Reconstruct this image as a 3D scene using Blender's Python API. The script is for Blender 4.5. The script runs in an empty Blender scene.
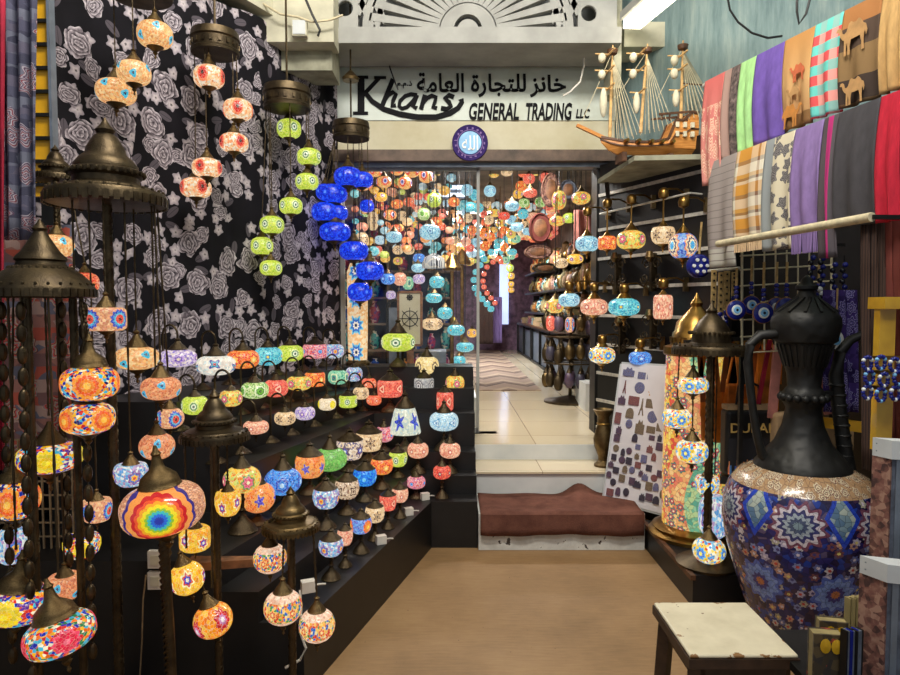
import bpy, math, random
from mathutils import Vector, Matrix
random.seed(7)
PI = math.pi
C = bpy.context.scene.collection
F = 650.0
PITCH = math.atan(32.5/F)
CAMZ = 1.5

# ------------------------------------------------------------------ camera geometry
def ray(px, py):
    a = (px-450)/F; b = (337.5-py)/F
    dy = b*math.sin(PITCH)+math.cos(PITCH)
    return a/dy, (b*math.cos(PITCH)-math.sin(PITCH))/dy, 1/dy      # X per Y, Z per Y, depth per Y
def P(px, py, Y):
    a, b, _ = ray(px, py)
    return Vector((a*Y, Y, CAMZ+b*Y))
def size(px, py, Y, n):                                           # n pixels -> metres at that distance
    return n*Y*ray(px, py)[2]/F
def on_line(px, py, c, m):                                        # where the view ray meets the plan line X = -c + m*Y
    a = ray(px, py)[0]
    return c/(m-a)
def seg_Y(px, py, A, B):                                          # the same for a plan segment A-B
    a = ray(px, py)[0]
    dx, dy = B[0]-A[0], B[1]-A[1]
    t = (A[1]*a-A[0])/(dx-dy*a)
    return A[1]+t*dy

# ------------------------------------------------------------------ node helpers
def lin(c):
    return tuple((v/255/12.92 if v/255 <= .04045 else ((v/255+.055)/1.055)**2.4) for v in c[:3])+(1,)
class N:
    def __init__(s, name):
        s.m = bpy.data.materials.new(name); s.m.use_nodes = True
        s.t = s.m.node_tree; s.t.nodes.clear()
        s.out = s.n('ShaderNodeOutputMaterial')
    def n(s, typ, **kw):
        x = s.t.nodes.new(typ)
        for k, v in kw.items(): setattr(x, k, v)
        return x
    def put(s, sock, v):
        if hasattr(v, 'is_linked'): s.t.links.new(v, sock)
        elif v is not None:
            if sock.type == 'RGBA' and len(v) == 3: v = tuple(v)+(1,)
            sock.default_value = v
    def math(s, op, a, b=None, c=None):
        x = s.n('ShaderNodeMath', operation=op)
        s.put(x.inputs[0], a)
        if b is not None: s.put(x.inputs[1], b)
        if c is not None: s.put(x.inputs[2], c)
        return x.outputs[0]
    def vmath(s, op, a, b=None):
        x = s.n('ShaderNodeVectorMath', operation=op)
        s.put(x.inputs[0], a)
        if b is not None: s.put(x.inputs[1], b)
        return x.outputs['Value'] if op in ('LENGTH', 'DOT_PRODUCT') else x.outputs[0]
    def xyz(s, v):
        x = s.n('ShaderNodeSeparateXYZ'); s.put(x.inputs[0], v); return x.outputs
    def comb(s, x_=0, y_=0, z_=0):
        x = s.n('ShaderNodeCombineXYZ')
        for i, v in enumerate((x_, y_, z_)): s.put(x.inputs[i], v)
        return x.outputs[0]
    def obj(s): return s.n('ShaderNodeTexCoord').outputs['Object']
    def uv(s): return s.n('ShaderNodeTexCoord').outputs['UV']
    def rnd(s): return s.n('ShaderNodeObjectInfo').outputs['Random']
    def noise(s, v, scale, detail=3, rough=.55, col=False):
        x = s.n('ShaderNodeTexNoise'); s.put(x.inputs['Vector'], v)
        x.inputs['Scale'].default_value = scale; x.inputs['Detail'].default_value = detail
        x.inputs['Roughness'].default_value = rough
        return x.outputs['Color' if col else 'Fac']
    def voro(s, v, scale, feat='F1', dim='3D', rand=1.0):
        x = s.n('ShaderNodeTexVoronoi', feature=feat, voronoi_dimensions=dim); s.put(x.inputs['Vector'], v)
        x.inputs['Scale'].default_value = scale
        x.inputs['Randomness'].default_value = rand
        return x.outputs
    def ramp(s, f, stops, const=True, deep=False):
        x = s.n('ShaderNodeValToRGB'); r = x.color_ramp
        r.interpolation = 'CONSTANT' if const else 'LINEAR'
        while len(r.elements) < len(stops): r.elements.new(.5)
        for e, (p, c) in zip(r.elements, stops):
            e.position = p
        for i, (p, c) in enumerate(stops):
            r.elements[i].position = p; r.elements[i].color = glass(c) if deep else lin(c)
        s.put(x.inputs[0], f)
        return x.outputs[0]
    def pal(s, f, cols, deep=False):
        k = len(cols)
        return s.ramp(f, [(i/k, c) for i, c in enumerate(cols)], True, deep)
    def mix(s, f, a, b, blend='MIX'):
        x = s.n('ShaderNodeMix', data_type='RGBA', blend_type=blend)
        s.put(x.inputs[0], f); s.put(x.inputs[6], a); s.put(x.inputs[7], b)
        return x.outputs[2]
    def bump(s, h, strength=.3, dist=.01):
        x = s.n('ShaderNodeBump'); x.inputs['Strength'].default_value = strength; x.inputs['Distance'].default_value = dist
        s.put(x.inputs['Height'], h); return x.outputs[0]
    def bsdf(s, col, rough=.6, metal=0, bump=None, emit=None, estr=0, coat=0, spec=None):
        x = s.n('ShaderNodeBsdfPrincipled')
        s.put(x.inputs['Base Color'], col); s.put(x.inputs['Roughness'], rough); s.put(x.inputs['Metallic'], metal)
        if bump is not None: s.put(x.inputs['Normal'], bump)
        if emit is not None:
            s.put(x.inputs['Emission Color'], emit); s.put(x.inputs['Emission Strength'], estr)
        if coat: x.inputs['Coat Weight'].default_value = coat
        if spec is not None: x.inputs['Specular IOR Level'].default_value = spec
        s.t.links.new(x.outputs[0], s.out.inputs[0])
        return s.m

def plain(name, c, rough=.6, metal=0, var=.18, scale=14, bump=.15, spec=None):
    s = N(name); o = s.obj(); f = s.noise(o, scale, 4)
    dark = tuple(v*(1-var) for v in c); lite = tuple(min(255, v*(1+var)) for v in c)
    col = s.ramp(f, [(.3, dark), (.7, lite)], False)
    return s.bsdf(col, rough, metal, s.bump(f, bump, .004) if bump else None, spec=spec)

LAMP = .86
def glass(c): return tuple(v**1.22 for v in lin(c)[:3])+(1,)
def mosaic(name, bg, med, n=5, R=.42, petals=8, amp=.12, scale=7, grout=(250, 235, 205), gw=.035, vs=.62, strength=1.0, stagger=.0, bands=None):
    """stained glass stuck on a lamp globe (unit mesh): loose tiles, and n medallions round the middle"""
    s = N(name); o = s.obj(); x, y, z = s.xyz(o)
    r = s.rnd()
    zz = s.math('MULTIPLY', z, vs)
    th = s.math('DIVIDE', s.math('ARCTAN2', y, x), 2*PI)
    a = s.math('MULTIPLY', s.math('ADD', th, r), float(n))
    u = s.math('MULTIPLY', s.math('SUBTRACT', s.math('FRACT', a), .5), 2*PI/n)
    v = zz
    if stagger:
        par = s.math('SUBTRACT', s.math('MODULO', s.math('FLOOR', s.math('ADD', a, 20.0)), 2.0), .5)
        v = s.math('ADD', zz, s.math('MULTIPLY', par, stagger))
    d = s.math('SQRT', s.math('ADD', s.math('MULTIPLY', u, u), s.math('MULTIPLY', v, v)))
    ph = s.math('ARCTAN2', v, u)
    d2 = s.math('MULTIPLY', d, s.math('ADD', 1.0, s.math('MULTIPLY', s.math('COSINE', s.math('MULTIPLY', ph, float(petals))), amp)))
    p = s.comb(x, y, zz)
    p = s.vmath('ADD', p, s.comb(s.math('MULTIPLY', r, 17.0), 0, s.math('MULTIPLY', r, 9.0)))
    vo = s.voro(p, scale)
    edge = s.voro(p, scale, 'DISTANCE_TO_EDGE')['Distance']
    cr = s.xyz(vo['Color'])[0]
    tiles = s.pal(cr, bg, True)
    if bands:
        tiles = s.mix(s.math('GREATER_THAN', s.math('ABSOLUTE', z), .62), tiles, s.pal(s.xyz(vo['Color'])[1], bands, True))
    k = len(med)
    rings = s.ramp(s.math('DIVIDE', d2, R), [(i/k, c) for i, c in enumerate(med)], True, True)
    col = s.mix(s.math('LESS_THAN', d2, R), tiles, rings)
    col = s.mix(s.math('LESS_THAN', edge, gw), col, s.mix(.42, col, lin(grout)))
    x_ = s.math('MULTIPLY', s.math('ADD', .8, s.math('MULTIPLY', s.xyz(vo['Color'])[2], .4)), strength*LAMP)
    return s.bsdf(s.mix(.78, col, (0, 0, 0, 1)), .15, 0, s.bump(edge, .25, .02), col, x_, coat=.3)

M = {}
W = (250, 240, 222)
def mk():
    Z = mosaic
    M['cream_teal'] = Z('cream_teal_mosaic', [(244, 196, 128), (236, 168, 104), (248, 214, 160), (240, 180, 120)], [(30, 40, 90), (60, 190, 220), (60, 200, 226)], 6, .2, 3, .16, 9, stagger=.5)
    M['salmon_teal'] = Z('salmon_teal_mosaic', [(226, 140, 92), (236, 160, 110), (214, 128, 92), (240, 180, 130)], [(40, 60, 120), (50, 180, 220), (60, 190, 220)], 6, .2, 3, .15, 10, stagger=.5)
    M['rainbow'] = Z('rainbow_mosaic', [(222, 50, 48), (250, 196, 40), (36, 60, 170), (70, 190, 220), (246, 130, 40), (248, 236, 200), (24, 30, 110), (250, 170, 50)], [(250, 200, 90), (244, 150, 50), (240, 110, 50), (250, 170, 60)], 4, .5, 12, .06, 9, gw=.022)
    M['rainbow_yellow'] = Z('rainbow_yellow_mosaic', [(40, 60, 180), (250, 200, 50), (226, 60, 50), (80, 190, 215), (246, 140, 40), (250, 240, 210), (120, 60, 160)], [(250, 230, 60), (244, 206, 30), (230, 210, 60), (250, 220, 40)], 4, .48, 14, .07, 9, gw=.022)
    M['rainbow_pink'] = Z('rainbow_pink_mosaic', [(40, 60, 180), (250, 190, 50), (220, 50, 50), (90, 190, 215), (246, 130, 40), (250, 240, 210), (60, 140, 90)], [(250, 130, 150), (232, 50, 90), (226, 40, 80), (240, 90, 120)], 4, .38, 9, .1, 9, gw=.022)
    M['yellow'] = Z('yellow_flower_mosaic', [(250, 192, 44), (252, 214, 80), (246, 170, 40), (250, 204, 60)], [(250, 240, 220), (60, 80, 200), (220, 70, 60), (250, 240, 190)], 5, .33, 6, .18, 6, stagger=.2)
    M['orange_flower'] = Z('orange_flower_mosaic', [(250, 160, 36), (250, 186, 60), (244, 140, 30), (248, 200, 90)], [(250, 240, 240), (210, 150, 190), (220, 50, 70), (200, 40, 60)], 4, .4, 8, .14, 6, stagger=.2)
    M['orange'] = Z('orange_mosaic', [(248, 140, 40), (244, 120, 36), (250, 176, 70), (236, 96, 36)], [(250, 230, 160), (250, 190, 70), (226, 70, 40)], 5, .36, 6, .2, 8)
    M['redorange'] = Z('red_orange_mosaic', [(240, 90, 56), (244, 120, 76), (232, 76, 50), (250, 150, 90)], [(250, 220, 190), (226, 50, 50), (250, 170, 120)], 5, .33, 6, .12, 8)
    M['coral'] = Z('coral_mosaic', [(240, 100, 84), (232, 84, 76), (250, 140, 110), (244, 120, 100)], [(210, 40, 50), (250, 200, 170), (230, 80, 70)], 4, .36, 3, .2, 8)
    M['red'] = Z('red_mosaic', [(226, 50, 50), (240, 80, 60), (206, 36, 44), (250, 130, 90)], [(250, 220, 170), (60, 40, 110), (240, 80, 60)], 5, .26, 6, .15, 9)
    M['creamred'] = Z('cream_red_mosaic', [(250, 214, 170), (248, 236, 214), (244, 170, 120), (250, 200, 150)], [(70, 20, 30), (206, 40, 40), (226, 60, 44), (250, 150, 110)], 4, .42, 2, .12, 8)
    M['lime'] = Z('lime_mosaic', [(200, 220, 60), (180, 210, 50), (220, 230, 100), (210, 226, 80)], [(70, 110, 90), (240, 246, 220), (90, 150, 100), (226, 236, 160)], 5, .36, 8, .05, 9)
    M['green'] = Z('green_mosaic', [(150, 200, 100), (210, 226, 160), (120, 180, 80), (226, 236, 190)], [(60, 120, 40), (120, 190, 60), (90, 160, 50), (230, 240, 200)], 4, .42, 8, .06, 9)
    M['greenstripe'] = Z('green_stripe_mosaic', [(90, 180, 80), (110, 200, 90), (70, 160, 70)], [(120, 210, 100), (90, 180, 80)], 9, .2, 2, .3, 12, grout=(240, 240, 170), gw=.07)
    M['teal'] = Z('teal_green_mosaic', [(110, 200, 170), (80, 180, 150), (150, 214, 170), (170, 220, 190)], [(30, 90, 120), (60, 170, 150), (220, 230, 190)], 4, .4, 4, .1, 9)
    M['turq'] = Z('turquoise_mosaic', [(60, 190, 210), (90, 210, 220), (40, 170, 200), (140, 224, 226)], [(250, 220, 80), (40, 150, 190), (120, 224, 230)], 5, .26, 4, .12, 9)
    M['sky'] = Z('sky_blue_mosaic', [(150, 210, 230), (120, 190, 220), (180, 226, 236), (200, 234, 240)], [(60, 110, 170), (180, 224, 236), (90, 150, 190)], 5, .28, 5, .2, 10)
    M['azure'] = Z('azure_mosaic', [(40, 140, 226), (60, 160, 240), (30, 120, 210), (90, 180, 246)], [(200, 230, 250), (60, 150, 230), (30, 90, 190)], 5, .34, 6, .12, 9)
    M['blue'] = Z('cobalt_mosaic', [(24, 60, 226), (34, 84, 240), (20, 44, 200), (60, 110, 250)], [(110, 160, 255), (40, 90, 240), (20, 50, 210)], 5, .3, 6, .2, 9, grout=(60, 100, 240), strength=.95)
    M['blue2'] = Z('blue_mosaic', [(40, 120, 230), (60, 160, 236), (30, 100, 220), (90, 190, 240)], [(140, 220, 250), (50, 140, 236)], 5, .3, 6, .2, 9, grout=(90, 170, 240))
    M['whiteblue'] = Z('white_blue_mosaic', [(222, 226, 208), (236, 236, 220), (210, 220, 206), (200, 216, 214)], [(40, 60, 150), (60, 90, 220), (50, 70, 200)], 5, .26, 5, .4, 9, grout=(190, 196, 180))
    M['bluemulti'] = Z('blue_multicolour_mosaic', [(150, 200, 226), (230, 234, 230), (110, 170, 220), (190, 160, 200)], [(226, 90, 60), (250, 196, 60), (90, 140, 210), (150, 80, 170)], 4, .36, 6, .15, 8)
    M['purplewhite'] = Z('lilac_mosaic', [(190, 170, 220), (226, 214, 230), (160, 140, 210), (240, 226, 220)], [(240, 220, 200), (120, 90, 190), (200, 170, 220)], 5, .3, 6, .15, 9)
    M['white'] = Z('white_multicolour_mosaic', [(244, 236, 224), (236, 226, 214), (250, 244, 230), (220, 230, 226)], [(210, 60, 60), (70, 190, 210), (90, 80, 170)], 5, .24, 4, .35, 8, stagger=.3)
    M['beige'] = Z('beige_mosaic', [(236, 206, 160), (226, 190, 144), (244, 220, 184)], [(60, 44, 44), (220, 190, 150), (110, 70, 60)], 5, .28, 6, .35, 9, grout=(250, 236, 210))
    M['beigepattern'] = Z('beige_line_mosaic', [(230, 206, 176), (216, 190, 160), (150, 116, 96), (240, 220, 196)], [(120, 90, 80), (236, 214, 186), (100, 76, 70), (230, 206, 176)], 5, .36, 4, .3, 8, grout=(120, 92, 80), gw=.05)
    M['beigeblue'] = Z('beige_blue_mosaic', [(230, 206, 180), (220, 196, 170), (120, 110, 150), (240, 226, 210)], [(250, 250, 240), (60, 90, 200), (110, 80, 120), (90, 70, 110)], 5, .34, 6, .25, 10)
    M['pinkmulti'] = Z('pink_multicolour_mosaic', [(226, 140, 160), (240, 190, 180), (190, 110, 160), (230, 90, 100)], [(60, 120, 220), (120, 190, 230), (220, 60, 90), (240, 170, 190)], 4, .36, 9, .12, 9)
    M['pink'] = Z('rose_mosaic', [(236, 160, 130), (244, 190, 160), (226, 140, 120), (250, 214, 180)], [(250, 230, 210), (210, 110, 100), (240, 180, 150)], 5, .3, 6, .15, 9)
    M['eye'] = Z('medallion_mosaic', [(236, 180, 130), (226, 160, 120), (244, 206, 160), (220, 150, 120)], [(60, 30, 40), (226, 60, 50), (230, 70, 60), (90, 200, 220), (60, 130, 210), (40, 70, 190)], 4, .5, 12, .08, 9)
    M['goldband'] = Z('gold_colourband_mosaic', [(248, 206, 120), (226, 70, 60), (60, 120, 200), (250, 226, 170), (90, 160, 90), (250, 190, 80), (236, 130, 60)], [(250, 220, 150), (226, 80, 60), (250, 200, 110)], 6, .2, 6, .2, 9, bands=[(244, 206, 176), (236, 186, 160), (250, 224, 200)])
    M['orangeeye'] = Z('orange_eye_mosaic', [(246, 170, 80), (250, 196, 110), (240, 150, 70), (250, 210, 140)], [(40, 40, 120), (120, 130, 220), (250, 230, 220), (230, 60, 50), (240, 90, 50)], 4, .5, 8, .06, 9)
    M['yelloworange'] = Z('yellow_patch_mosaic', [(250, 196, 60), (244, 214, 110), (236, 150, 60), (214, 220, 120)], [(250, 240, 200), (226, 90, 120), (230, 120, 150), (120, 160, 90)], 4, .36, 7, .14, 7)
    M['orangeblue'] = Z('orange_blue_mosaic', [(244, 150, 70), (246, 170, 90), (236, 130, 60)], [(90, 80, 200), (110, 100, 210), (244, 180, 90)], 5, .3, 5, .35, 8)
    M['dusk'] = Z('orange_sky_mosaic', [(90, 150, 226), (130, 180, 236), (110, 120, 210)], [(250, 220, 80), (250, 170, 40), (246, 140, 40), (240, 120, 60)], 3, .52, 10, .06, 8)
    M['yellowdot'] = Z('cream_yellow_mosaic', [(244, 226, 196), (236, 216, 180), (250, 236, 210)], [(250, 236, 60), (244, 220, 30), (246, 226, 40)], 3, .42, 10, .06, 8)
    M['flowerwhite'] = Z('white_ring_mosaic', [(190, 190, 190), (214, 212, 206), (170, 172, 176)], [(90, 90, 100), (226, 226, 224), (110, 110, 120), (214, 214, 210), (120, 120, 130)], 4, .5, 10, .06, 9, strength=.8)
    M['cream_ring'] = Z('cream_ring_mosaic', [(244, 222, 160), (236, 206, 140), (250, 234, 190)], [(90, 70, 60), (246, 226, 170), (110, 84, 70), (240, 214, 150)], 4, .42, 8, .08, 9)
    M['bluemed'] = Z('blue_medallion_mosaic', [(70, 130, 216), (110, 170, 226), (50, 100, 200), (150, 190, 230)], [(50, 170, 226), (60, 190, 236), (250, 236, 200), (40, 50, 120), (250, 226, 190), (236, 150, 100)], 4, .58, 10, .1, 9)
    M['bluewhite'] = Z('ice_mosaic', [(190, 224, 236), (220, 240, 244), (160, 206, 230)], [(80, 150, 200), (226, 242, 246), (100, 170, 210)], 5, .24, 3, .35, 12)
    M['yblue'] = Z('yellow_blue_mosaic', [(250, 226, 120), (250, 240, 210), (90, 170, 226), (236, 90, 60), (250, 206, 60), (140, 200, 230), (250, 244, 226)], [(250, 240, 120), (60, 130, 220), (90, 180, 236), (250, 220, 60)], 4, .42, 8, .12, 7)
    # ------------- other materials
    s = N('antique_brass'); o = s.obj()
    w = s.voro(o, 240)['Distance']
    f = s.noise(o, 20, 3)
    M['brass'] = s.bsdf(s.ramp(f, [(.3, (82, 66, 42)), (.75, (130, 108, 72))], False), .38, .9, s.bump(w, .3, .002))
    s = N('dark_bronze'); o = s.obj()
    f = s.noise(o, 16, 3)
    M['bronze'] = s.bsdf(s.ramp(f, [(.3, (54, 45, 34)), (.75, (96, 82, 60))], False), .42, .85, s.bump(s.voro(o, 220)['Distance'], .3, .002))
    s = N('polished_brass'); f = s.noise(s.obj(), 12, 2)
    M['gold'] = s.bsdf(s.ramp(f, [(.3, (120, 88, 40)), (.75, (186, 146, 80))], False), .28, .95)
    M['black'] = plain('black_paint', (17, 16, 17), .45, 0, .3, 9, .1)
    M['blackmetal'] = plain('black_metal', (30, 29, 28), .4, .4, .2, 20, .1)
    M['white_cable'] = plain('white_plastic', (214, 210, 200), .4, 0, .05, 20, 0)
    M['blackcable'] = plain('black_cable', (22, 22, 24), .5, 0, .1, 20, 0)
    M['wood'] = plain('worn_wood', (120, 80, 52), .6, 0, .3, 18, .3)
    M['rail'] = plain('aluminium_rail', (206, 202, 192), .4, .3, .1, 30, .1)
    M['concrete'] = plain('cream_plaster', (196, 192, 170), .85, 0, .12, 4, .25)
    M['cornice'] = plain('painted_cornice', (158, 158, 154), .8, 0, .08, 5, .2)
    M['beamwood'] = plain('brown_timber_beam', (92, 74, 62), .6, 0, .25, 9, .3)
    M['steel'] = plain('grey_steel', (120, 130, 144), .4, .4, .12, 12, .1)
    M['darkrecess'] = plain('shade_grey_recess', (96, 98, 100), .9, 0, .25, 3, .3)  # shade of the recess put into the wall colour
    M['tile'] = None
def flower(s, vx, vy, scale, thr, R, npet, amp, rings, wob=.05, rand=.85, seed=0.0):
    """flowers scattered on a surface: returns (mask, ring value 0-1, cell colour channels)"""
    v = s.comb(s.math('ADD', vx, seed), s.math('ADD', vy, seed*.7), 0)
    vo = s.voro(v, scale, 'F1', '2D', rand)
    dv = s.vmath('SUBTRACT', v, vo['Position'])
    dx, dy, _ = s.xyz(dv)
    r = s.math('MULTIPLY', s.math('SQRT', s.math('ADD', s.math('MULTIPLY', dx, dx), s.math('MULTIPLY', dy, dy))), scale)
    ph = s.math('ARCTAN2', dy, dx)
    cc = s.xyz(vo['Color'])
    ph2 = s.math('ADD', s.math('MULTIPLY', ph, float(npet)), s.math('MULTIPLY', cc[1], 6.28))
    nz = s.noise(v, scale*3, 2)
    r2 = s.math('ADD', s.math('MULTIPLY', r, s.math('ADD', 1.0, s.math('MULTIPLY', s.math('COSINE', ph2), amp))), s.math('MULTIPLY', s.math('SUBTRACT', nz, .5), wob*2))
    mask = s.math('MULTIPLY', s.math('LESS_THAN', r2, R), s.math('GREATER_THAN', cc[0], thr))
    ring = s.math('FRACT', s.math('MULTIPLY', s.math('ADD', r2, s.math('MULTIPLY', ph, rings and .02 or 0)), rings/R))
    return mask, ring, cc, s.math('DIVIDE', r2, R)

def mk2():
    # curtain: grey roses, leaves and blossoms on black
    s = N('rose_print_cloth'); o = s.obj(); x, _, z = s.xyz(o)
    base = s.ramp(s.noise(o, 5, 2), [(.3, (12, 11, 16)), (.7, (22, 20, 27))], False)
    v = s.comb(x, z, 0)
    vo = s.voro(v, 8.5, 'F1', '2D', 1.0)
    dx, dy, _ = s.xyz(s.vmath('SUBTRACT', v, vo['Position'])); cc = s.xyz(vo['Color'])
    an = s.math('MULTIPLY', cc[1], 6.28); ca = s.math('COSINE', an); sa = s.math('SINE', an)
    lx = s.math('ADD', s.math('MULTIPLY', dx, ca), s.math('MULTIPLY', dy, sa)); ly = s.math('SUBTRACT', s.math('MULTIPLY', dy, ca), s.math('MULTIPLY', dx, sa))
    le = s.math('SQRT', s.math('ADD', s.math('POWER', s.math('MULTIPLY', lx, 22.0), 2.0), s.math('POWER', s.math('MULTIPLY', ly, 46.0), 2.0)))
    lm = s.math('MULTIPLY', s.math('LESS_THAN', le, 1.0), s.math('GREATER_THAN', cc[0], .45))
    leaf = s.mix(s.math('LESS_THAN', s.math('ABSOLUTE', ly), .0016), lin((84, 78, 86)), lin((58, 53, 60)))
    col = s.mix(lm, base, leaf)
    m2, r2, c2, q2 = flower(s, x, z, 10.5, .42, .34, 5, .2, 2, .09, .95, 3.3)
    col = s.mix(m2, col, s.ramp(q2, [(0, (60, 52, 56)), (.25, (196, 186, 190)), (1, (138, 130, 140))], False))
    wx, wy, _ = s.xyz(s.noise(v, 9, 2, col=True))
    v2 = s.comb(s.math('ADD', x, s.math('MULTIPLY', s.math('SUBTRACT', wx, .5), .09)), s.math('ADD', z, s.math('MULTIPLY', s.math('SUBTRACT', wy, .5), .09)), 0)
    for sc_, thr_, sd_, R_ in ((6.4, .52, 7.7, .33), (4.6, .42, 0.0, .36)):
        v3 = s.vmath('ADD', v2, s.comb(sd_, sd_*.6, 0))
        vo = s.voro(v3, sc_, 'F1', '2D', .8); cc = s.xyz(vo['Color'])
        dx, dy, _ = s.xyz(s.vmath('SUBTRACT', v3, vo['Position']))
        r = s.math('MULTIPLY', s.math('SQRT', s.math('ADD', s.math('MULTIPLY', dx, dx), s.math('MULTIPLY', dy, dy))), sc_/R_)
        ph = s.math('ADD', s.math('DIVIDE', s.math('ARCTAN2', dy, dx), 2*PI), cc[1])
        rr = s.math('MULTIPLY', r, 4.0); idx = s.math('FLOOR', rr); rf = s.math('FRACT', rr)
        pa = s.math('FRACT', s.math('ADD', s.math('MULTIPLY', ph, 5.0), s.math('MULTIPLY', idx, .47)))
        pp = s.math('MULTIPLY', s.math('MULTIPLY', pa, s.math('SUBTRACT', 1.0, pa)), 4.0)
        lim = s.math('ADD', .82, s.math('MULTIPLY', s.math('SQRT', pp), .18))
        m1 = s.math('MULTIPLY', s.math('LESS_THAN', r, lim), s.math('GREATER_THAN', cc[0], thr_))
        val = s.math('ADD', s.math('MULTIPLY', rf, .5), s.math('MULTIPLY', s.math('SQRT', pp), .3))
        val = s.math('ADD', val, s.math('MULTIPLY', s.math('SUBTRACT', s.noise(v, 60, 3), .5), .7))
        petal = s.ramp(val, [(.1, (36, 32, 38)), (.36, (92, 84, 92)), (.66, (168, 159, 167)), (.92, (236, 228, 236))], False)
        col = s.mix(m1, col, petal)
    M['roses'] = s.bsdf(col, .85, 0, s.bump(s.noise(o, 120, 2), .15, .003), spec=.2)
    # tan board floor
    s = N('tan_floor_board'); o = s.obj(); x, y, z = s.xyz(o)
    f = s.noise(o, 2.2, 5, .65); g = s.noise(s.comb(s.math('MULTIPLY', x, 3.0), s.math('MULTIPLY', y, 26.0), 0), 3, 4)
    col = s.ramp(s.math('ADD', s.math('MULTIPLY', f, .7), s.math('MULTIPLY', g, .3)), [(.3, (124, 96, 62)), (.5, (146, 114, 76)), (.7, (162, 130, 90))], False)
    st = s.noise(o, 60, 2)
    col = s.mix(s.math('GREATER_THAN', st, .74), col, lin((104, 76, 50)))
    M['floor'] = s.bsdf(col, .62, 0, s.bump(g, .12, .004))
    s = N('cream_floor_tile'); o = s.obj()
    br = s.n('ShaderNodeTexBrick'); s.put(br.inputs['Vector'], o); br.offset = 0
    br.inputs['Scale'].default_value = 1; br.inputs['Brick Width'].default_value = .62; br.inputs['Row Height'].default_value = .62
    br.inputs['Mortar Size'].default_value = .003
    br.inputs['Color1'].default_value = lin((206, 190, 160)); br.inputs['Color2'].default_value = lin((214, 199, 170)); br.inputs['Mortar'].default_value = lin((140, 120, 96))
    M['tile'] = s.bsdf(br.outputs['Color'], .12, 0)
    s = N('white_riser_tile'); o = s.obj(); f = s.noise(o, 4, 3)
    M['riser'] = s.bsdf(s.ramp(f, [(.3, (196, 200, 200)), (.7, (220, 222, 220))], False), .35)
    s = N('chipped_white_board'); o = s.obj(); f = s.noise(o, 16, 5, .7)
    M['chipped'] = s.bsdf(s.mix(s.math('GREATER_THAN', f, .64), s.ramp(f, [(.3, (190, 190, 184)), (.6, (212, 212, 206))], False), lin((70, 62, 56))), .6)
    s = N('brown_step_carpet'); o = s.obj(); f = s.noise(o, 8, 5); g = s.noise(o, 200, 2)
    M['stepcarpet'] = s.bsdf(s.ramp(s.math('ADD', s.math('MULTIPLY', f, .7), s.math('MULTIPLY', g, .3)), [(.35, (84, 54, 46)), (.65, (120, 80, 68))], False), .95, 0, s.bump(g, .4, .006), spec=.1)
    # blue grey streaked wall
    s = N('blue_grey_wall'); o = s.obj(); x, y, z = s.xyz(o)
    f = s.noise(s.comb(s.math('MULTIPLY', x, 5.0), s.math('MULTIPLY', y, 5.0), s.math('MULTIPLY', z, .7)), 2.4, 6, .7)
    M['teal_wall'] = s.bsdf(s.ramp(f, [(.25, (84, 106, 110)), (.5, (122, 144, 146)), (.75, (158, 172, 168))], False), .9, 0, s.bump(f, .3, .02))
    s = N('weathered_sign_board'); o = s.obj(); f = s.noise(o, 1.6, 5, .7)
    M['sign'] = s.bsdf(s.ramp(f, [(.3, (190, 194, 176)), (.5, (212, 220, 210)), (.75, (222, 230, 224))], False), .6)
    s = N('yellowed_plaster'); o = s.obj(); f = s.noise(o, 1.8, 5, .7)
    M['lowsign'] = s.bsdf(s.ramp(f, [(.3, (190, 180, 146)), (.7, (212, 206, 182))], False), .7)
    # shop window
    s = N('window_glass')
    tr = s.n('ShaderNodeBsdfTransparent'); gl = s.n('ShaderNodeBsdfGlossy'); gl.inputs['Roughness'].default_value = .03
    fr = s.n('ShaderNodeFresnel'); fr.inputs[0].default_value = 1.45
    mx = s.n('ShaderNodeMixShader'); s.put(mx.inputs[0], fr.outputs[0]); s.put(mx.inputs[1], tr.outputs[0]); s.put(mx.inputs[2], gl.outputs[0])
    s.t.links.new(mx.outputs[0], s.out.inputs[0]); M['glass'] = s.m
    # ewer mosaic
    s = N('painted_ewer_mosaic'); o = s.obj(); x, y, z = s.xyz(o)
    th = s.math('MULTIPLY', s.math('ARCTAN2', y, x), .27)
    p = s.comb(th, z, 0)
    vo = s.voro(p, 46, 'F1', '2D'); ed = s.voro(p, 46, 'DISTANCE_TO_EDGE', '2D')['Distance']
    col = s.pal(s.xyz(vo['Color'])[0], [(30, 34, 96), (44, 40, 104), (36, 28, 66), (34, 60, 150), (60, 40, 72), (26, 30, 84), (88, 76, 110)])
    m, r, c, q = flower(s, th, z, 24, .3, .36, 6, .16, 2, .02, .9, 1.7)
    fc = s.mix(s.math('LESS_THAN', q, .4), s.pal(c[2], [(190, 180, 206), (130, 140, 190), (120, 70, 76), (176, 170, 150), (100, 110, 170), (196, 150, 130), (206, 200, 206)]), s.pal(c[1], [(226, 206, 120), (200, 70, 60), (220, 210, 220), (70, 60, 120)]))
    col = s.mix(m, col, fc)
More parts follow.
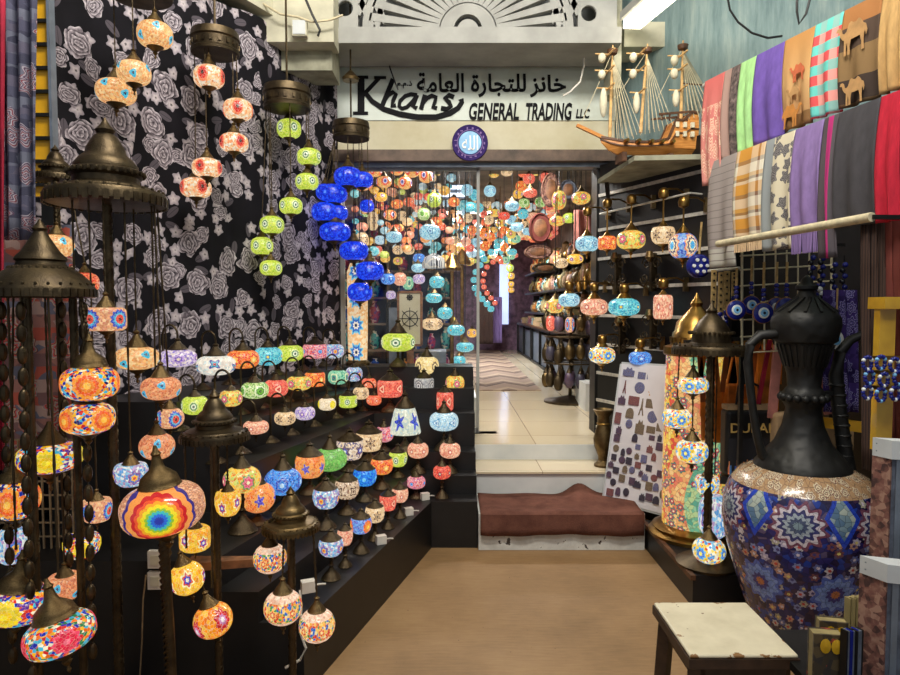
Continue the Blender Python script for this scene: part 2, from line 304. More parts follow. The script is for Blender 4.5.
    # broad medallions set on a regular 7 x 3 lattice round the belly
    for k, (zc, ph, rad, pet, cols) in enumerate([(.62, .5, .088, 12, [(120, 140, 150), (70, 80, 110), (160, 170, 180), (60, 60, 110), (206, 196, 206), (120, 70, 90)]),
                                                 (.34, .0, .085, 10, [(190, 120, 80), (60, 60, 140), (110, 140, 210), (130, 160, 226), (84, 110, 200)])]):
        n = 6
        a = s.math('ADD', s.math('MULTIPLY', s.math('DIVIDE', s.math('ARCTAN2', y, x), 2*PI), float(n)), ph)
        u = s.math('MULTIPLY', s.math('SUBTRACT', s.math('FRACT', a), .5), 1.70/n); v = s.math('SUBTRACT', z, zc)
        d = s.math('SQRT', s.math('ADD', s.math('MULTIPLY', u, u), s.math('MULTIPLY', v, v)))
        d = s.math('MULTIPLY', d, s.math('ADD', 1.0, s.math('MULTIPLY', s.math('COSINE', s.math('MULTIPLY', s.math('ARCTAN2', v, u), float(pet))), .13)))
        q_ = s.math('DIVIDE', d, rad)
        col = s.mix(s.math('LESS_THAN', q_, 1.0), col, s.ramp(q_, [(i/len(cols), cc_) for i, cc_ in enumerate(cols)]))
    # blue-edged diamonds between the upper medallions
    a = s.math('MULTIPLY', s.math('DIVIDE', s.math('ARCTAN2', y, x), 2*PI), 6.0)
    u = s.math('MULTIPLY', s.math('ABSOLUTE', s.math('SUBTRACT', s.math('FRACT', a), .5)), 1.70/6); v = s.math('ABSOLUTE', s.math('SUBTRACT', z, .66))
    q_ = s.math('ADD', s.math('DIVIDE', u, .062), s.math('DIVIDE', v, .12))
    col = s.mix(s.math('LESS_THAN', q_, 1.0), col, s.mix(s.math('LESS_THAN', q_, .72), lin((40, 70, 190)), s.pal(s.xyz(vo['Color'])[1], [(150, 170, 176), (120, 146, 160), (180, 190, 180), (90, 120, 150)])))
    # pale flowered shoulder
    m, r, c, q = flower(s, th, z, 26, .05, .42, 6, .12, 2, .02, .9, .4)
    sh = s.mix(m, lin((176, 140, 104)), s.pal(r, [(206, 190, 160), (120, 60, 50), (214, 200, 170)]))
    col = s.mix(s.math('GREATER_THAN', z, .725), col, sh)
    col = s.mix(s.math('GREATER_THAN', z, .80), col, lin((110, 40, 46)))
    col = s.mix(s.math('LESS_THAN', ed, .05), col, s.mix(.5, col, lin((20, 18, 40))))
    M['ewer'] = s.bsdf(col, .22, 0, s.bump(ed, .3, .004), coat=.4)
    s = N('engraved_black_metal'); o = s.obj(); x, y, z = s.xyz(o)
    f = s.voro(o, 22, 'SMOOTH_F1')['Distance']
    M['ewerneck'] = s.bsdf(s.ramp(s.noise(o, 9, 3), [(.3, (18, 18, 18)), (.7, (34, 33, 31))], False), .5, .2, s.bump(f, .5, .012))
    # kilim / paisley cloths (UV in metres)
    def woven(name, cols, motif, sc, fsc, thr=.4):
        s = N(name); u, v, _ = s.xyz(s.uv())
        p = s.comb(u, v, 0)
        st = s.math('FRACT', s.math('MULTIPLY', v, sc))
        vo = s.voro(s.comb(s.math('MULTIPLY', u, 1.0), v, 0), fsc*3.2, 'F1', '2D')
        c = s.pal(s.math('FRACT', s.math('ADD', s.math('MULTIPLY', s.math('FLOOR', s.math('MULTIPLY', v, sc)), .37), s.math('MULTIPLY', s.xyz(vo['Color'])[0], .35))), cols)
        m, r, cc, q = flower(s, u, v, fsc, thr, .42, 6, .2, 2.5, .03, .8, .3)
        c = s.mix(m, c, s.pal(r, motif))
        return s.bsdf(c, .9, 0, s.bump(s.noise(p, 200, 1), .3, .003), spec=.15)
    M['paisley'] = woven('navy_paisley_cloth', [(84, 84, 104), (98, 94, 112), (108, 110, 126), (70, 70, 88)], [(150, 140, 150), (90, 70, 90), (170, 164, 174), (130, 70, 80)], 24, 11)
    M['kilim'] = woven('red_kilim_cloth', [(120, 90, 90), (150, 106, 98), (166, 138, 130), (100, 100, 116), (170, 84, 70)], [(190, 156, 130), (110, 64, 66), (196, 80, 70), (130, 130, 140)], 18, 9)
    M['redcloth'] = plain('red_cloth', (150, 24, 50), .9, 0, .15, 9, .2)
    # wood / misc
    s = N('honey_wood'); o = s.obj(); x, y, z = s.xyz(o)
    f = s.noise(s.comb(s.math('MULTIPLY', x, 3.0), s.math('MULTIPLY', y, 3.0), s.math('MULTIPLY', z, 40.0)), 4, 3)
    M['honey'] = s.bsdf(s.ramp(f, [(.3, (186, 112, 44)), (.7, (224, 158, 84))], False), .45)
    M['stoolwood'] = plain('dark_stool_wood', (54, 38, 28), .5, 0, .3, 20, .2)
    M['darkwood'] = plain('dark_brown_wood', (84, 54, 34), .5, 0, .3, 20, .2)
    M['sail'] = plain('off_white_canvas', (214, 206, 180), .85, 0, .08, 18, .2)
    M['string'] = plain('pale_string', (200, 188, 156), .8, 0, .1, 40, 0)
    M['canopy'] = plain('weathered_grey_board', (150, 148, 128), .8, 0, .2, 7, .3)
    M['stooltop'] = None
    s = N('chipped_cream_laminate'); o = s.obj(); f = s.noise(o, 11, 6, .6); e = s.noise(o, 26, 3)
    x, y, z = s.xyz(o)
    edge = s.math('MAXIMUM', s.math('ABSOLUTE', x), s.math('ABSOLUTE', y))
    chip = s.math('GREATER_THAN', s.math('ADD', s.math('MULTIPLY', edge, 4.2), s.math('MULTIPLY', e, .55)), 1.0)
    col = s.ramp(f, [(.3, (206, 196, 168)), (.7, (226, 217, 190))], False)
    col = s.mix(s.math('GREATER_THAN', e, .735), col, lin((120, 92, 60)))
    M['stooltop'] = s.bsdf(s.mix(chip, col, lin((140, 100, 56))), .4, 0, s.bump(e, .1, .003))
    M['navy'] = plain('navy_glass', (26, 34, 120), .15, 0, .2, 20, 0)
    M['eyewhite'] = plain('white_enamel', (226, 230, 230), .25, 0, .04, 20, 0)
    M['eyeblue'] = plain('light_blue_enamel', (120, 180, 226), .25, 0, .08, 20, 0)
    M['pupil'] = plain('black_enamel', (16, 18, 30), .25, 0, .1, 20, 0)
    M['tanbead'] = plain('tan_leather_strip', (176, 146, 92), .7, 0, .2, 40, .3)
    M['orangeleather'] = plain('orange_leather', (206, 116, 32), .5, 0, .22, 8, .25)
    M['yellowplastic'] = plain('yellow_plastic', (230, 172, 24), .35, 0, .06, 12, .05)
    s = N('amber_acrylic'); M['amber'] = s.bsdf(s.ramp(s.noise(s.obj(), 7, 3), [(.3, (170, 126, 22)), (.7, (220, 176, 40))], False), .2, 0, coat=.4)
    M['tan_bag'] = plain('tan_cloth', (170, 140, 104), .85, 0, .12, 10, .3)
    M['pinkcloth'] = plain('dusty_pink_cloth', (186, 120, 110), .9, 0, .16, 10, .3)
    M['whitecard'] = plain('white_card', (196, 200, 202), .5, 0, .04, 10, 0)
    M['greypage'] = plain('grey_cloth_edge', (92, 98, 112), .8, 0, .2, 30, .2)
    M['gridwhite'] = plain('cream_wire', (206, 196, 164), .5, .1, .08, 30, 0)
    M['gridrust'] = plain('dull_brass_wire', (160, 138, 108), .5, .5, .15, 30, 0)
    M['lettering'] = plain('black_sign_lettering', (22, 22, 25), .8, 0, .1, 10, 0, .2)
    M['goldtext'] = plain('gold_print', (206, 170, 96), .5, 0, .1, 20, 0)
    M['purplecloth'] = woven('purple_eye_cloth', [(60, 44, 104), (70, 52, 120), (48, 36, 88)], [(160, 150, 200), (90, 80, 150), (40, 40, 90)], 14, 14)
    M['darkstripe'] = None
    s = N('brown_stripe_cloth'); u, v, _ = s.xyz(s.uv())
    M['darkstripe'] = s.bsdf(s.ramp(s.math('FRACT', s.math('MULTIPLY', u, 18.0)), [(0, (70, 50, 42)), (.45, (96, 70, 58)), (.6, (44, 32, 30))]), .9)
    s = N('maroon_cloth'); M['maroon'] = s.bsdf(s.ramp(s.noise(s.obj(), 6, 3), [(.3, (92, 40, 36)), (.7, (120, 56, 48))], False), .9)
    s = N('skyline_print'); u, v, _ = s.xyz(s.uv()); vo = s.voro(s.comb(s.math('MULTIPLY', u, 26.0), 0, 0), 1, 'F1', '2D')
    h = s.math('LESS_THAN', v, s.math('MULTIPLY', s.xyz(vo['Color'])[0], .42))
    colr = s.pal(s.xyz(vo['Color'])[1], [(60, 90, 170), (200, 90, 60), (90, 60, 130), (220, 140, 90), (70, 120, 180)])
    M['skyline'] = s.bsdf(s.mix(h, lin((26, 25, 30)), colr), .7)
    s = N('patterned_print_panel'); o = s.obj(); vo = s.voro(o, 60); m_ = s.noise(o, 26, 4)
    M['brownprint'] = s.bsdf(s.ramp(s.math('ADD', s.math('MULTIPLY', m_, .7), s.math('MULTIPLY', s.xyz(vo['Color'])[0], .3)), [(.35, (70, 46, 44)), (.5, (128, 84, 74)), (.62, (166, 128, 110))], False), .7)
    s = N('embroidered_cover'); o = s.obj(); vo = s.voro(o, 42); m_ = s.noise(o, 20, 4)
    M['embroider'] = s.bsdf(s.mix(s.math('GREATER_THAN', m_, .6), s.pal(s.xyz(vo['Color'])[0], [(60, 50, 36), (84, 70, 46), (50, 44, 40)]), s.pal(s.xyz(vo['Color'])[1], [(200, 150, 50), (150, 60, 50), (120, 110, 80)])), .6)
    M['kraft'] = plain('khaki_cover', (140, 126, 84), .8, 0, .15, 16, .2)
    s = N('interior_carpet'); o = s.obj(); x, y, z = s.xyz(o)
    zg = s.math('FRACT', s.math('ADD', s.math('MULTIPLY', y, 1.3), s.math('PINGPONG', s.math('MULTIPLY', x, 2.0), .5)))
    M['carpet'] = s.bsdf(s.ramp(zg, [(0, (140, 118, 100)), (.5, (84, 66, 58)), (.62, (116, 94, 80)), (.8, (160, 138, 116))]), .95)
    M['inwall'] = plain('dark_shop_wall', (120, 108, 100), .8, 0, .2, 3, .1)
    M['backcloth'] = plain('plum_back_cloth', (104, 80, 96), .9, 0, .3, 9, .2)
    M['palewall'] = plain('pale_plinth', (214, 216, 214), .5, 0, .05, 4, 0)
    s = N('daylight_panel'); M['lightpanel'] = s.bsdf(lin((230, 236, 240)), .5, emit=lin((225, 235, 250)), estr=2.2)
    s = N('tube_diffuser'); M['tube'] = s.bsdf(lin((250, 246, 230)), .5, emit=lin((255, 246, 220)), estr=6)
    s = N('doorway_glow'); M['blueglow'] = s.bsdf(lin((180, 200, 240)), .5, emit=lin((190, 205, 245)), estr=1.3)  # emission stands in for light coming through the far doorway
    s = N('white_magnet_board'); M['board'] = s.bsdf(s.ramp(s.noise(s.obj(), 4, 3), [(.3, (206, 204, 212)), (.7, (224, 222, 228))], False), .5)
    for k, cs in {'mag_a': [(70, 56, 76), (96, 70, 88), (60, 64, 110), (110, 80, 70)], 'mag_b': [(60, 84, 150), (110, 130, 180), (80, 60, 90), (140, 120, 110)], 'mag_c': [(110, 96, 80), (140, 124, 100), (84, 72, 66)], 'mag_d': [(120, 56, 60), (90, 60, 90), (150, 110, 90)], 'mag_y': [(210, 160, 60), (190, 130, 50)], 'mag_k': [(40, 44, 66), (60, 56, 70), (80, 70, 80)]}.items():
        s = N('magnet_paint_'+{'mag_a': 'plum', 'mag_b': 'blue', 'mag_c': 'stone', 'mag_d': 'red', 'mag_y': 'amber', 'mag_k': 'dark'}[k]); vo = s.voro(s.obj(), 70)
        M[k] = s.bsdf(s.pal(s.xyz(vo['Color'])[0], cs), .4)
    # scarves, UV 0-1 across and down
    def scarf(key, fn):
        s = N(key+'_scarf_cloth'); u, v, _ = s.xyz(s.uv()); col = fn(s, u, v)
        w = s.noise(s.comb(s.math('MULTIPLY', u, 60.0), s.math('MULTIPLY', v, 4.0), 0), 3, 2)
        M[key] = s.bsdf(col, .85, 0, s.bump(w, .15, .004), spec=.2)
    flat = lambda c: (lambda s, u, v: s.ramp(s.noise(s.comb(u, v, 0), 6, 3), [(.3, tuple(x*.92 for x in c)), (.7, tuple(min(255, x*1.07) for x in c))], False))
    def pinkpat(s, u, v):
        m, r, c, q = flower(s, u, v, 5, .1, .46, 5, .2, 3, .1)
        return s.mix(s.math('MULTIPLY', m, s.math('GREATER_THAN', v, .25)), s.ramp(v, [(0, (206, 108, 104)), (1, (222, 150, 140))], False), s.pal(r, [(240, 206, 180), (214, 130, 120)]))
    scarf('pink_pattern', pinkpat)
    def brownpat(s, u, v):
        n_ = s.noise(s.comb(s.math('MULTIPLY', u, 2.0), s.math('MULTIPLY', v, 5.0), 0), 3, 5)
        return s.mix(s.math('GREATER_THAN', u, .45), lin((170, 140, 130)), s.ramp(n_, [(.35, (60, 54, 54)), (.6, (120, 104, 100)), (.7, (160, 146, 140))], False))
    scarf('brown_pattern', brownpat)
    scarf('lime_green', flat((164, 212, 142))); scarf('violet', flat((112, 88, 168))); scarf('lilac', flat((142, 118, 172)))
    scarf('charcoal', flat((74, 72, 76))); scarf('scarlet', flat((190, 40, 60))); scarf('tan_weave', flat((196, 158, 104)))
    def camelb(s, u, v): return s.mix(s.math('GREATER_THAN', v, .85), s.ramp(v, [(0, (190, 138, 82)), (.5, (206, 164, 112)), (1, (190, 146, 100))], False), lin((140, 104, 66)))
    scarf('brown_camel', camelb)
    def camel2(s, u, v): return s.ramp(v, [(0, (170, 116, 70)), (.18, (84, 68, 58)), (.42, (140, 112, 76)), (.72, (70, 58, 52)), (.96, (120, 96, 70))])
    scarf('dark_camel', camel2)
    def check(s, u, v):
        a = s.ramp(s.math('FRACT', s.math('MULTIPLY', v, 4.6)), [(0, (110, 206, 196)), (.5, (226, 90, 92))])
        b = s.ramp(s.math('FRACT', s.math('MULTIPLY', v, 4.6)), [(0, (80, 170, 166)), (.5, (236, 120, 116))])
        return s.mix(s.math('GREATER_THAN', s.math('FRACT', s.math('MULTIPLY', u, 2.2)), .5), a, s.mix(.25, b, lin((240, 236, 220))))
    scarf('red_teal_check', check)
    def grey(s, u, v): return s.mix(s.math('GREATER_THAN', s.math('FRACT', s.math('MULTIPLY', v, 15.0)), .86), s.mix(s.math('GREATER_THAN', v, .82), lin((158, 148, 144)), lin((188, 184, 174))), lin((134, 124, 122)))
    scarf('grey_rib', grey)
    def plaid(s, u, v):
        a = s.ramp(s.math('FRACT', s.math('MULTIPLY', u, 1.0)), [(0, (226, 220, 200)), (.12, (206, 150, 70)), (.55, (226, 214, 190)), (.78, (150, 110, 80)), (.85, (232, 226, 206))])
        b = s.ramp(s.math('FRACT', s.math('MULTIPLY', v, 2.6)), [(0, (214, 150, 60)), (.3, (120, 92, 84)), (.42, (230, 222, 204)), (.7, (206, 156, 84)), (.82, (96, 76, 76)), (.9, (230, 222, 204))])
        return s.mix(.5, a, b)
    scarf('orange_plaid', plaid)
    def wfl(s, u, v):
        m, r, c, q = flower(s, u, s.math('MULTIPLY', v, 2.6), 3.4, .35, .45, 5, .2, 3, .12)
        return s.mix(s.math('MULTIPLY', m, s.math('GREATER_THAN', u, .3)), s.mix(s.math('GREATER_THAN', u, .32), lin((150, 156, 158)), lin((216, 206, 180))), s.pal(r, [(80, 76, 80), (150, 146, 144), (110, 106, 108)]))
    scarf('white_floral', wfl)
    def pkst(s, u, v): return s.mix(s.math('GREATER_THAN', u, .3), lin((84, 76, 80)), s.mix(s.math('GREATER_THAN', u, .68), lin((190, 56, 124)), lin((92, 86, 92))))
    scarf('magenta_stripe', pkst)
    M['backblue'] = plain('slate_blue_back', (70, 84, 112), .8, 0, .2, 5, 0)
    for k, cs in {'pot_a': [(60, 100, 190), (230, 230, 226), (90, 150, 210)], 'pot_b': [(226, 140, 60), (240, 206, 140), (190, 70, 50)], 'pot_c': [(70, 170, 170), (226, 230, 210), (40, 90, 120)], 'pot_d': [(180, 60, 110), (236, 190, 200), (120, 60, 140)]}.items():
        s = N('pottery_glaze_'+{'pot_a': 'blue', 'pot_b': 'orange', 'pot_c': 'teal', 'pot_d': 'pink'}[k]); M[k] = s.bsdf(s.pal(s.xyz(s.voro(s.obj(), 26)['Color'])[0], cs), .25)
    M['darkleather'] = plain('brown_leather', (150, 78, 30), .5, 0, .22, 8, .25)
    M['palewood'] = plain('pale_mast_wood', (206, 166, 108), .6, 0, .15, 30, 0)
mk(); mk2()
# ------------------------------------------------------------------ mesh helpers
class MB:
    def __init__(s): s.v = []; s.f = []; s.uvs = {}
    def add(s, vs, fs, mat=None):
        k = len(s.v)
        s.v += [tuple(mat @ Vector(p)) if mat else tuple(p) for p in vs]
        s.f += [tuple(k+i for i in f) for f in fs]
        return s
    def box(s, c, d, mat=None, rz=0):
        x, y, z = (q/2 for q in d)
        vs = [(-x, -y, -z), (x, -y, -z), (x, y, -z), (-x, y, -z), (-x, -y, z), (x, -y, z), (x, y, z), (-x, y, z)]
        T = Matrix.Translation(c) @ Matrix.Rotation(rz, 4, 'Z')
        if mat: T = mat @ T
        return s.add(vs, [(0, 3, 2, 1), (4, 5, 6, 7), (0, 1, 5, 4), (1, 2, 6, 5), (2, 3, 7, 6), (3, 0, 4, 7)], T)
    def bar(s, a, b, w, h=None):                                  # square bar from a to b
        a = Vector(a); b = Vector(b); h = h or w
        q = (b-a).to_track_quat('X', 'Z').to_matrix().to_4x4()
        return s.box((0, 0, 0), ((b-a).length, w, h), Matrix.Translation((a+b)/2) @ q)
    def lathe(s, prof, n=20, mat=None, cap=True):
        vs = []; fs = []
        for r, z in prof:
            for i in range(n): vs.append((r*math.cos(2*PI*i/n), r*math.sin(2*PI*i/n), z))
        for j in range(len(prof)-1):
            for i in range(n):
                k = (i+1) % n
                fs.append((j*n+i, j*n+k, (j+1)*n+k, (j+1)*n+i))
        if cap:
            if prof[0][0] > 1e-5: fs.append(tuple(reversed(range(n))))
            if prof[-1][0] > 1e-5: fs.append(tuple((len(prof)-1)*n+i for i in range(n)))
        return s.add(vs, fs, mat)
    def tube(s, pts, r, n=8, closed=False):
        pts = [Vector(p) for p in pts]; vs = []; fs = []; m = len(pts)
        up = Vector((.13, .31, .94)).normalized()
        for i, p in enumerate(pts):
            a = pts[(i-1) % m] if (i or closed) else p; b = pts[(i+1) % m] if (i < m-1 or closed) else p
            t = (b-a).normalized()
            u = t.cross(up)
            if u.length < 1e-4: u = t.cross(Vector((1, 0, 0)))
            u.normalize(); w = t.cross(u)
            rr = r[i] if isinstance(r, (list, tuple)) else r
            for k in range(n): vs.append(p+u*math.cos(2*PI*k/n)*rr+w*math.sin(2*PI*k/n)*rr)
        for i in range(m if closed else m-1):
            j = (i+1) % m
            for k in range(n):
                l = (k+1) % n
                fs.append((i*n+k, i*n+l, j*n+l, j*n+k))
        if not closed: fs += [tuple(reversed(range(n))), tuple((m-1)*n+k for k in range(n))]
        return s.add(vs, fs)
    def prism(s, poly, z0, z1, mat=None):
        n = len(poly)
        vs = [(x, y, z0) for x, y in poly]+[(x, y, z1) for x, y in poly]
        fs = [tuple(reversed(range(n))), tuple(range(n, 2*n))]+[(i, (i+1) % n, n+(i+1) % n, n+i) for i in range(n)]
        return s.add(vs, fs, mat)
    def sphere(s, c, r, n=10, m=6, sz=1):
        return s.lathe([(max(1e-6, r*math.sin(PI*j/m)), -r*sz*math.cos(PI*j/m)) for j in range(m+1)], n, Matrix.Translation(c), cap=False)
    def grid(s, fn, nu, nv):                                      # fn(u,v) -> point; UVs kept
        k = len(s.v)
        for j in range(nv+1):
            for i in range(nu+1):
                u, v = i/nu, j/nv
                s.uvs[len(s.v)] = (u, v); s.v.append(tuple(fn(u, v)))
        for j in range(nv):
            for i in range(nu):
                a = k+j*(nu+1)+i
                s.f.append((a, a+1, a+nu+2, a+nu+1))
        return s
    def mesh(s, name, smooth=True, uvscale=(1, 1)):
        me = bpy.data.meshes.new(name); me.from_pydata(s.v, [], s.f); me.update()
        if s.uvs:
            l = me.uv_layers.new(name='UVMap')
            for lp in me.loops:
                u = s.uvs.get(lp.vertex_index, (0, 0)); l.data[lp.index].uv = (u[0]*uvscale[0], u[1]*uvscale[1])
        if smooth:
            me.polygons.foreach_set('use_smooth', [True]*len(me.polygons))
            me.set_sharp_from_angle(angle=math.radians(40))
        return me
    def build(s, name, mat, parent=None, loc=None, smooth=True, uvscale=(1, 1)):
        return put(name, s.mesh(name, smooth, uvscale), mat, parent, loc)

def put(name, me, mat=None, parent=None, loc=None, scale=None, rot=None):
    if mat is not None and not me.materials: me.materials.append(M[mat] if isinstance(mat, str) else mat)
    o = bpy.data.objects.new(name, me); C.objects.link(o)
    if parent is not None: o.parent = parent
    if loc is not None: o.location = loc
    if scale is not None: o.scale = scale
    if rot is not None: o.rotation_euler = rot
    if mat is not None:
        mm = M[mat] if isinstance(mat, str) else mat
        if me.materials[0] != mm:
            o.material_slots[0].link = 'OBJECT'; o.material_slots[0].material = mm
    return o
def tag(o, label, cat, group=None, kind=None):
    o['label'] = label; o['category'] = cat
    if group: o['group'] = group
    if kind: o['kind'] = kind
    return o
def thing(name, label, cat, loc=(0, 0, 0), rz=0, group=None):
    o = bpy.data.objects.new(name, None); C.objects.link(o); o.empty_display_size = .05
    o.location = loc; o.rotation_euler = (0, 0, rz)
    return tag(o, label, cat, group)
def struct(o, label=None, cat=None):
    o['kind'] = 'structure'
    if label: o['label'] = label
    if cat: o['category'] = cat
    return o
def solid(o, t):
    m = o.modifiers.new('thickness', 'SOLIDIFY'); m.thickness = t; m.offset = 0
    return o
def textmesh(name, body, h, mat, parent=None, extrude=.004, font_shear=0, bold=0, sx=1.0, width=None):
    """letters standing in the XZ plane, lower left at the origin, h = height of the inked letters"""
    c = bpy.data.curves.new(name, 'FONT'); c.body = body; c.extrude = extrude; c.shear = font_shear; c.offset = bold; c.resolution_u = 3
    o = bpy.data.objects.new(name, c); C.objects.link(o)
    bpy.context.view_layer.update()
    me = bpy.data.meshes.new_from_object(o.evaluated_get(bpy.context.evaluated_depsgraph_get()))
    bpy.data.objects.remove(o); bpy.data.curves.remove(c)
    xs = [v.co.x for v in me.vertices]; ys = [v.co.y for v in me.vertices]
    k = h/(max(ys)-min(ys)); kx = k*sx if width is None else width/(max(xs)-min(xs))
    x0, y0 = min(xs), min(ys)
    zz = [v.co.z for v in me.vertices]; zr = max(zz)-min(zz) or 1
    for v in me.vertices:
        v.co = ((v.co.x-x0)*kx, -(v.co.z-min(zz))/zr*extrude, (v.co.y-y0)*k)
    return put(name, me, mat, parent)

# ------------------------------------------------------------------ lamp kit (shared unit meshes)
def superprof(p, top=.4, n=12, bot=None):
    out = []
    bot = top if bot is None else bot
    zt = (1-top**p)**(1/p); zb = (1-bot**p)**(1/p)
    for i in range(n+1):
        z = -zb+(zb+zt)*i/n
        out.append((max(.02, (1-min(.9999, abs(z))**p)**(1/p)), z))
    zm = max(abs(out[0][1]), abs(out[-1][1]))
    return [(r, z/zm) for r, z in out]
SH = {}
def globe_mesh(key, prof, n=28): SH[key] = MB().lathe(prof, n).mesh('mosaic_'+key)
globe_mesh('oval', superprof(2.6, .5)); globe_mesh('round', superprof(2.1, .45)); globe_mesh('drum', superprof(6, .8)); globe_mesh('small', superprof(2.3, .45, 7), 14)
globe_mesh('cone', [(.98, -1), (1.0, -.9), (.93, -.5), (.82, .1), (.7, .7), (.62, .93), (.5, 1)])
globe_mesh('cup', [(.35, -1), (.62, -.9), (.86, -.55), (.98, 0), (.98, .5), (.88, .9), (.8, 1)])
globe_mesh('fez', [(.7, -1), (.8, -.9), (.95, -.3), (1, .3), (.98, .8), (.9, 1)])
cap_prof = [(1.0, 0), (1.04, .05), (.94, .12), (.8, .3), (.7, .44), (.52, .6), (.36, .78), (.28, .95), (.2, 1.02), (.3, 1.1), (.32, 1.18), (.2, 1.27), (.08, 1.34), (.06, 1.5), (.01, 1.6)]
SH['cap'] = MB().lathe(cap_prof, 18).mesh('lamp_cap')
SH['caplow'] = MB().lathe([(1.0, 0), (1.05, .08), (.9, .2), (.62, .5), (.34, .8), (.2, 1.0), (.12, 1.2)], 14).mesh('lamp_cap_low')
bell = [(1.0, 0), (1.05, .06), (.98, .12), (.93, .3), (.86, .5), (.6, .72), (.36, .9), (.27, 1.15), (.2, 1.5), (.26, 1.6), (.14, 1.75), (.08, 2.0)]
SH['bell'] = MB().lathe(bell, 20).mesh('lamp_bell_cap')
SH['finial'] = MB().lathe([(.01, -1.25), (.06, -1.2), (.14, -1.08), (.1, -.95), (.08, -.85), (.22, -.74), (.3, -.6), (.2, -.5), (.4, -.38), (.72, -.2), (.96, -.05), (1, 0)], 16).mesh('lamp_finial')
SH['foot'] = MB().lathe([(1, 0), (1, .08), (.9, .16), (.82, .34), (.6, .56), (.34, .8), (.24, 1)], 18).mesh('lamp_foot')
SH['stem'] = MB().lathe([(.8, 0), (.55, .1), (.5, .2), (.9, .28), (.5, .36), (.55, .6), (.85, .68), (.5, .76), (.6, .9), (1.6, 1)], 12).mesh('lamp_stem')
SH['collar'] = MB().lathe([(.3, -1), (.5, -.7), (.8, -.35), (1, 0)], 16).mesh('lamp_collar')
SH['chain'] = MB().lathe([(1, 0), (.6, .05), (1, .1), (.6, .15), (1, .2), (.6, .25), (1, .3), (.6, .35), (1, .4), (.6, .45), (1, .5), (.6, .55), (1, .6), (.6, .65), (1, .7), (.6, .75), (1, .8), (.6, .85), (1, .9), (.6, .95), (1, 1)], 6).mesh('lamp_chain')

def chain_between(parent, a, b, r, mat='bronze', name='chain'):
    a = Vector(a); b = Vector(b); d = b-a
    o = put(name, SH['chain'], mat, parent, a, (r, r, d.length))
    o.rotation_euler = d.to_track_quat('Z', 'Y').to_euler()
    return o
def globe(parent, shape, mat, loc, r, hz, capk='cap', caph=None, fin=True, tilt=None, name='glass_globe', capr=None, metal='brass', capm=None):
    """a glass globe with its brass cap above and finial below as its sub-parts"""
    g = put(name, SH[shape], mat, parent, loc, (r, r, hz))
    if tilt: g.rotation_euler = tilt
    top = {'oval': .5, 'round': .45, 'drum': .8, 'cone': .6, 'cup': .8, 'fez': .9, 'small': .45}[shape]
    cr = capr or top*r*1.06
    ch = caph if caph is not None else cr*1.25
    if capk:
        c = put('lamp_cap', SH[capk], capm or metal, g, (0, 0, .97), (cr/r, cr/r, ch/hz))
    if fin:
        fr = min(cr, .5*r)
        put('lamp_finial', SH['finial'], metal, g, (0, 0, -.97), (fr/r, fr/r, fr*1.15/hz))
    return g
def pxglobe(px, py, w, h, Y):
    p = P(px, py, Y)
    return p, size(px, py, Y, w)/2, size(px, py, Y, h)/2

def table_lamp(px, py, w, h, Y, zs, shape, mat, label, group=None, foot=None):
    p, r, hz = pxglobe(px, py, w, h, Y)
    t = thing('mosaic_table_lamp', label, 'lamp', (p.x, p.y, zs), random.uniform(-.5, .5), group)
    gz = p.z-zs; bot = gz-hz*.97
    fr = foot or min(.07, max(.034, r*.8))
    fh = min(fr*1.1, bot*.55)
    put('lamp_base', SH['foot'], 'bronze', t, (0, 0, 0), (fr, fr, fh))
    put('stem', SH['stem'], 'bronze', t, (0, 0, fh*.9), (.016, .016, max(.01, bot-fh*.9)))
    globe(t, shape, mat, (0, 0, gz), r, hz, 'cap', r*.62 if shape != 'cone' else r*.7, fin=False, metal='bronze')
    return t
def swan_lamp(px, py, w, h, Y, zs, shape, mat, label, group=None, side=1):
    p, r, hz = pxglobe(px, py, w, h, Y)
    off = Vector((-.085*side, .03, 0))
    t = thing('swan_neck_lamp', label, 'lamp', (p.x+off.x, p.y+off.y, zs), 0, group)
    gz = p.z-zs; ctop = gz+hz*.97+r*.75
    gx, gy = -off.x, -off.y
    put('lamp_base', SH['foot'], 'bronze', t, (0, 0, 0), (.05, .05, .035))
    pts = [(0, 0, .02), (0, 0, (ctop)*.5), (0, 0, ctop+.005)]
    for k in range(1, 9):
        a = PI*k/8; f_ = (1-math.cos(a))/2
        pts.append((gx*f_, gy*f_, ctop+.005+.05*math.sin(a)))
    pts.append((gx, gy, ctop-.012))
    MB().tube(pts, .0055, 6).build('swan_neck', 'bronze', t)
    globe(t, shape, mat, (gx, gy, gz), r, hz, 'cap', r*.5, fin=hz < .04, metal='bronze')
    return t
def YZ(px, py, z): return (z-CAMZ)/ray(px, py)[1]
FY = 5.06                                                         # the shop front
def Xat(px, Y): return ray(px, 337)[0]*Y
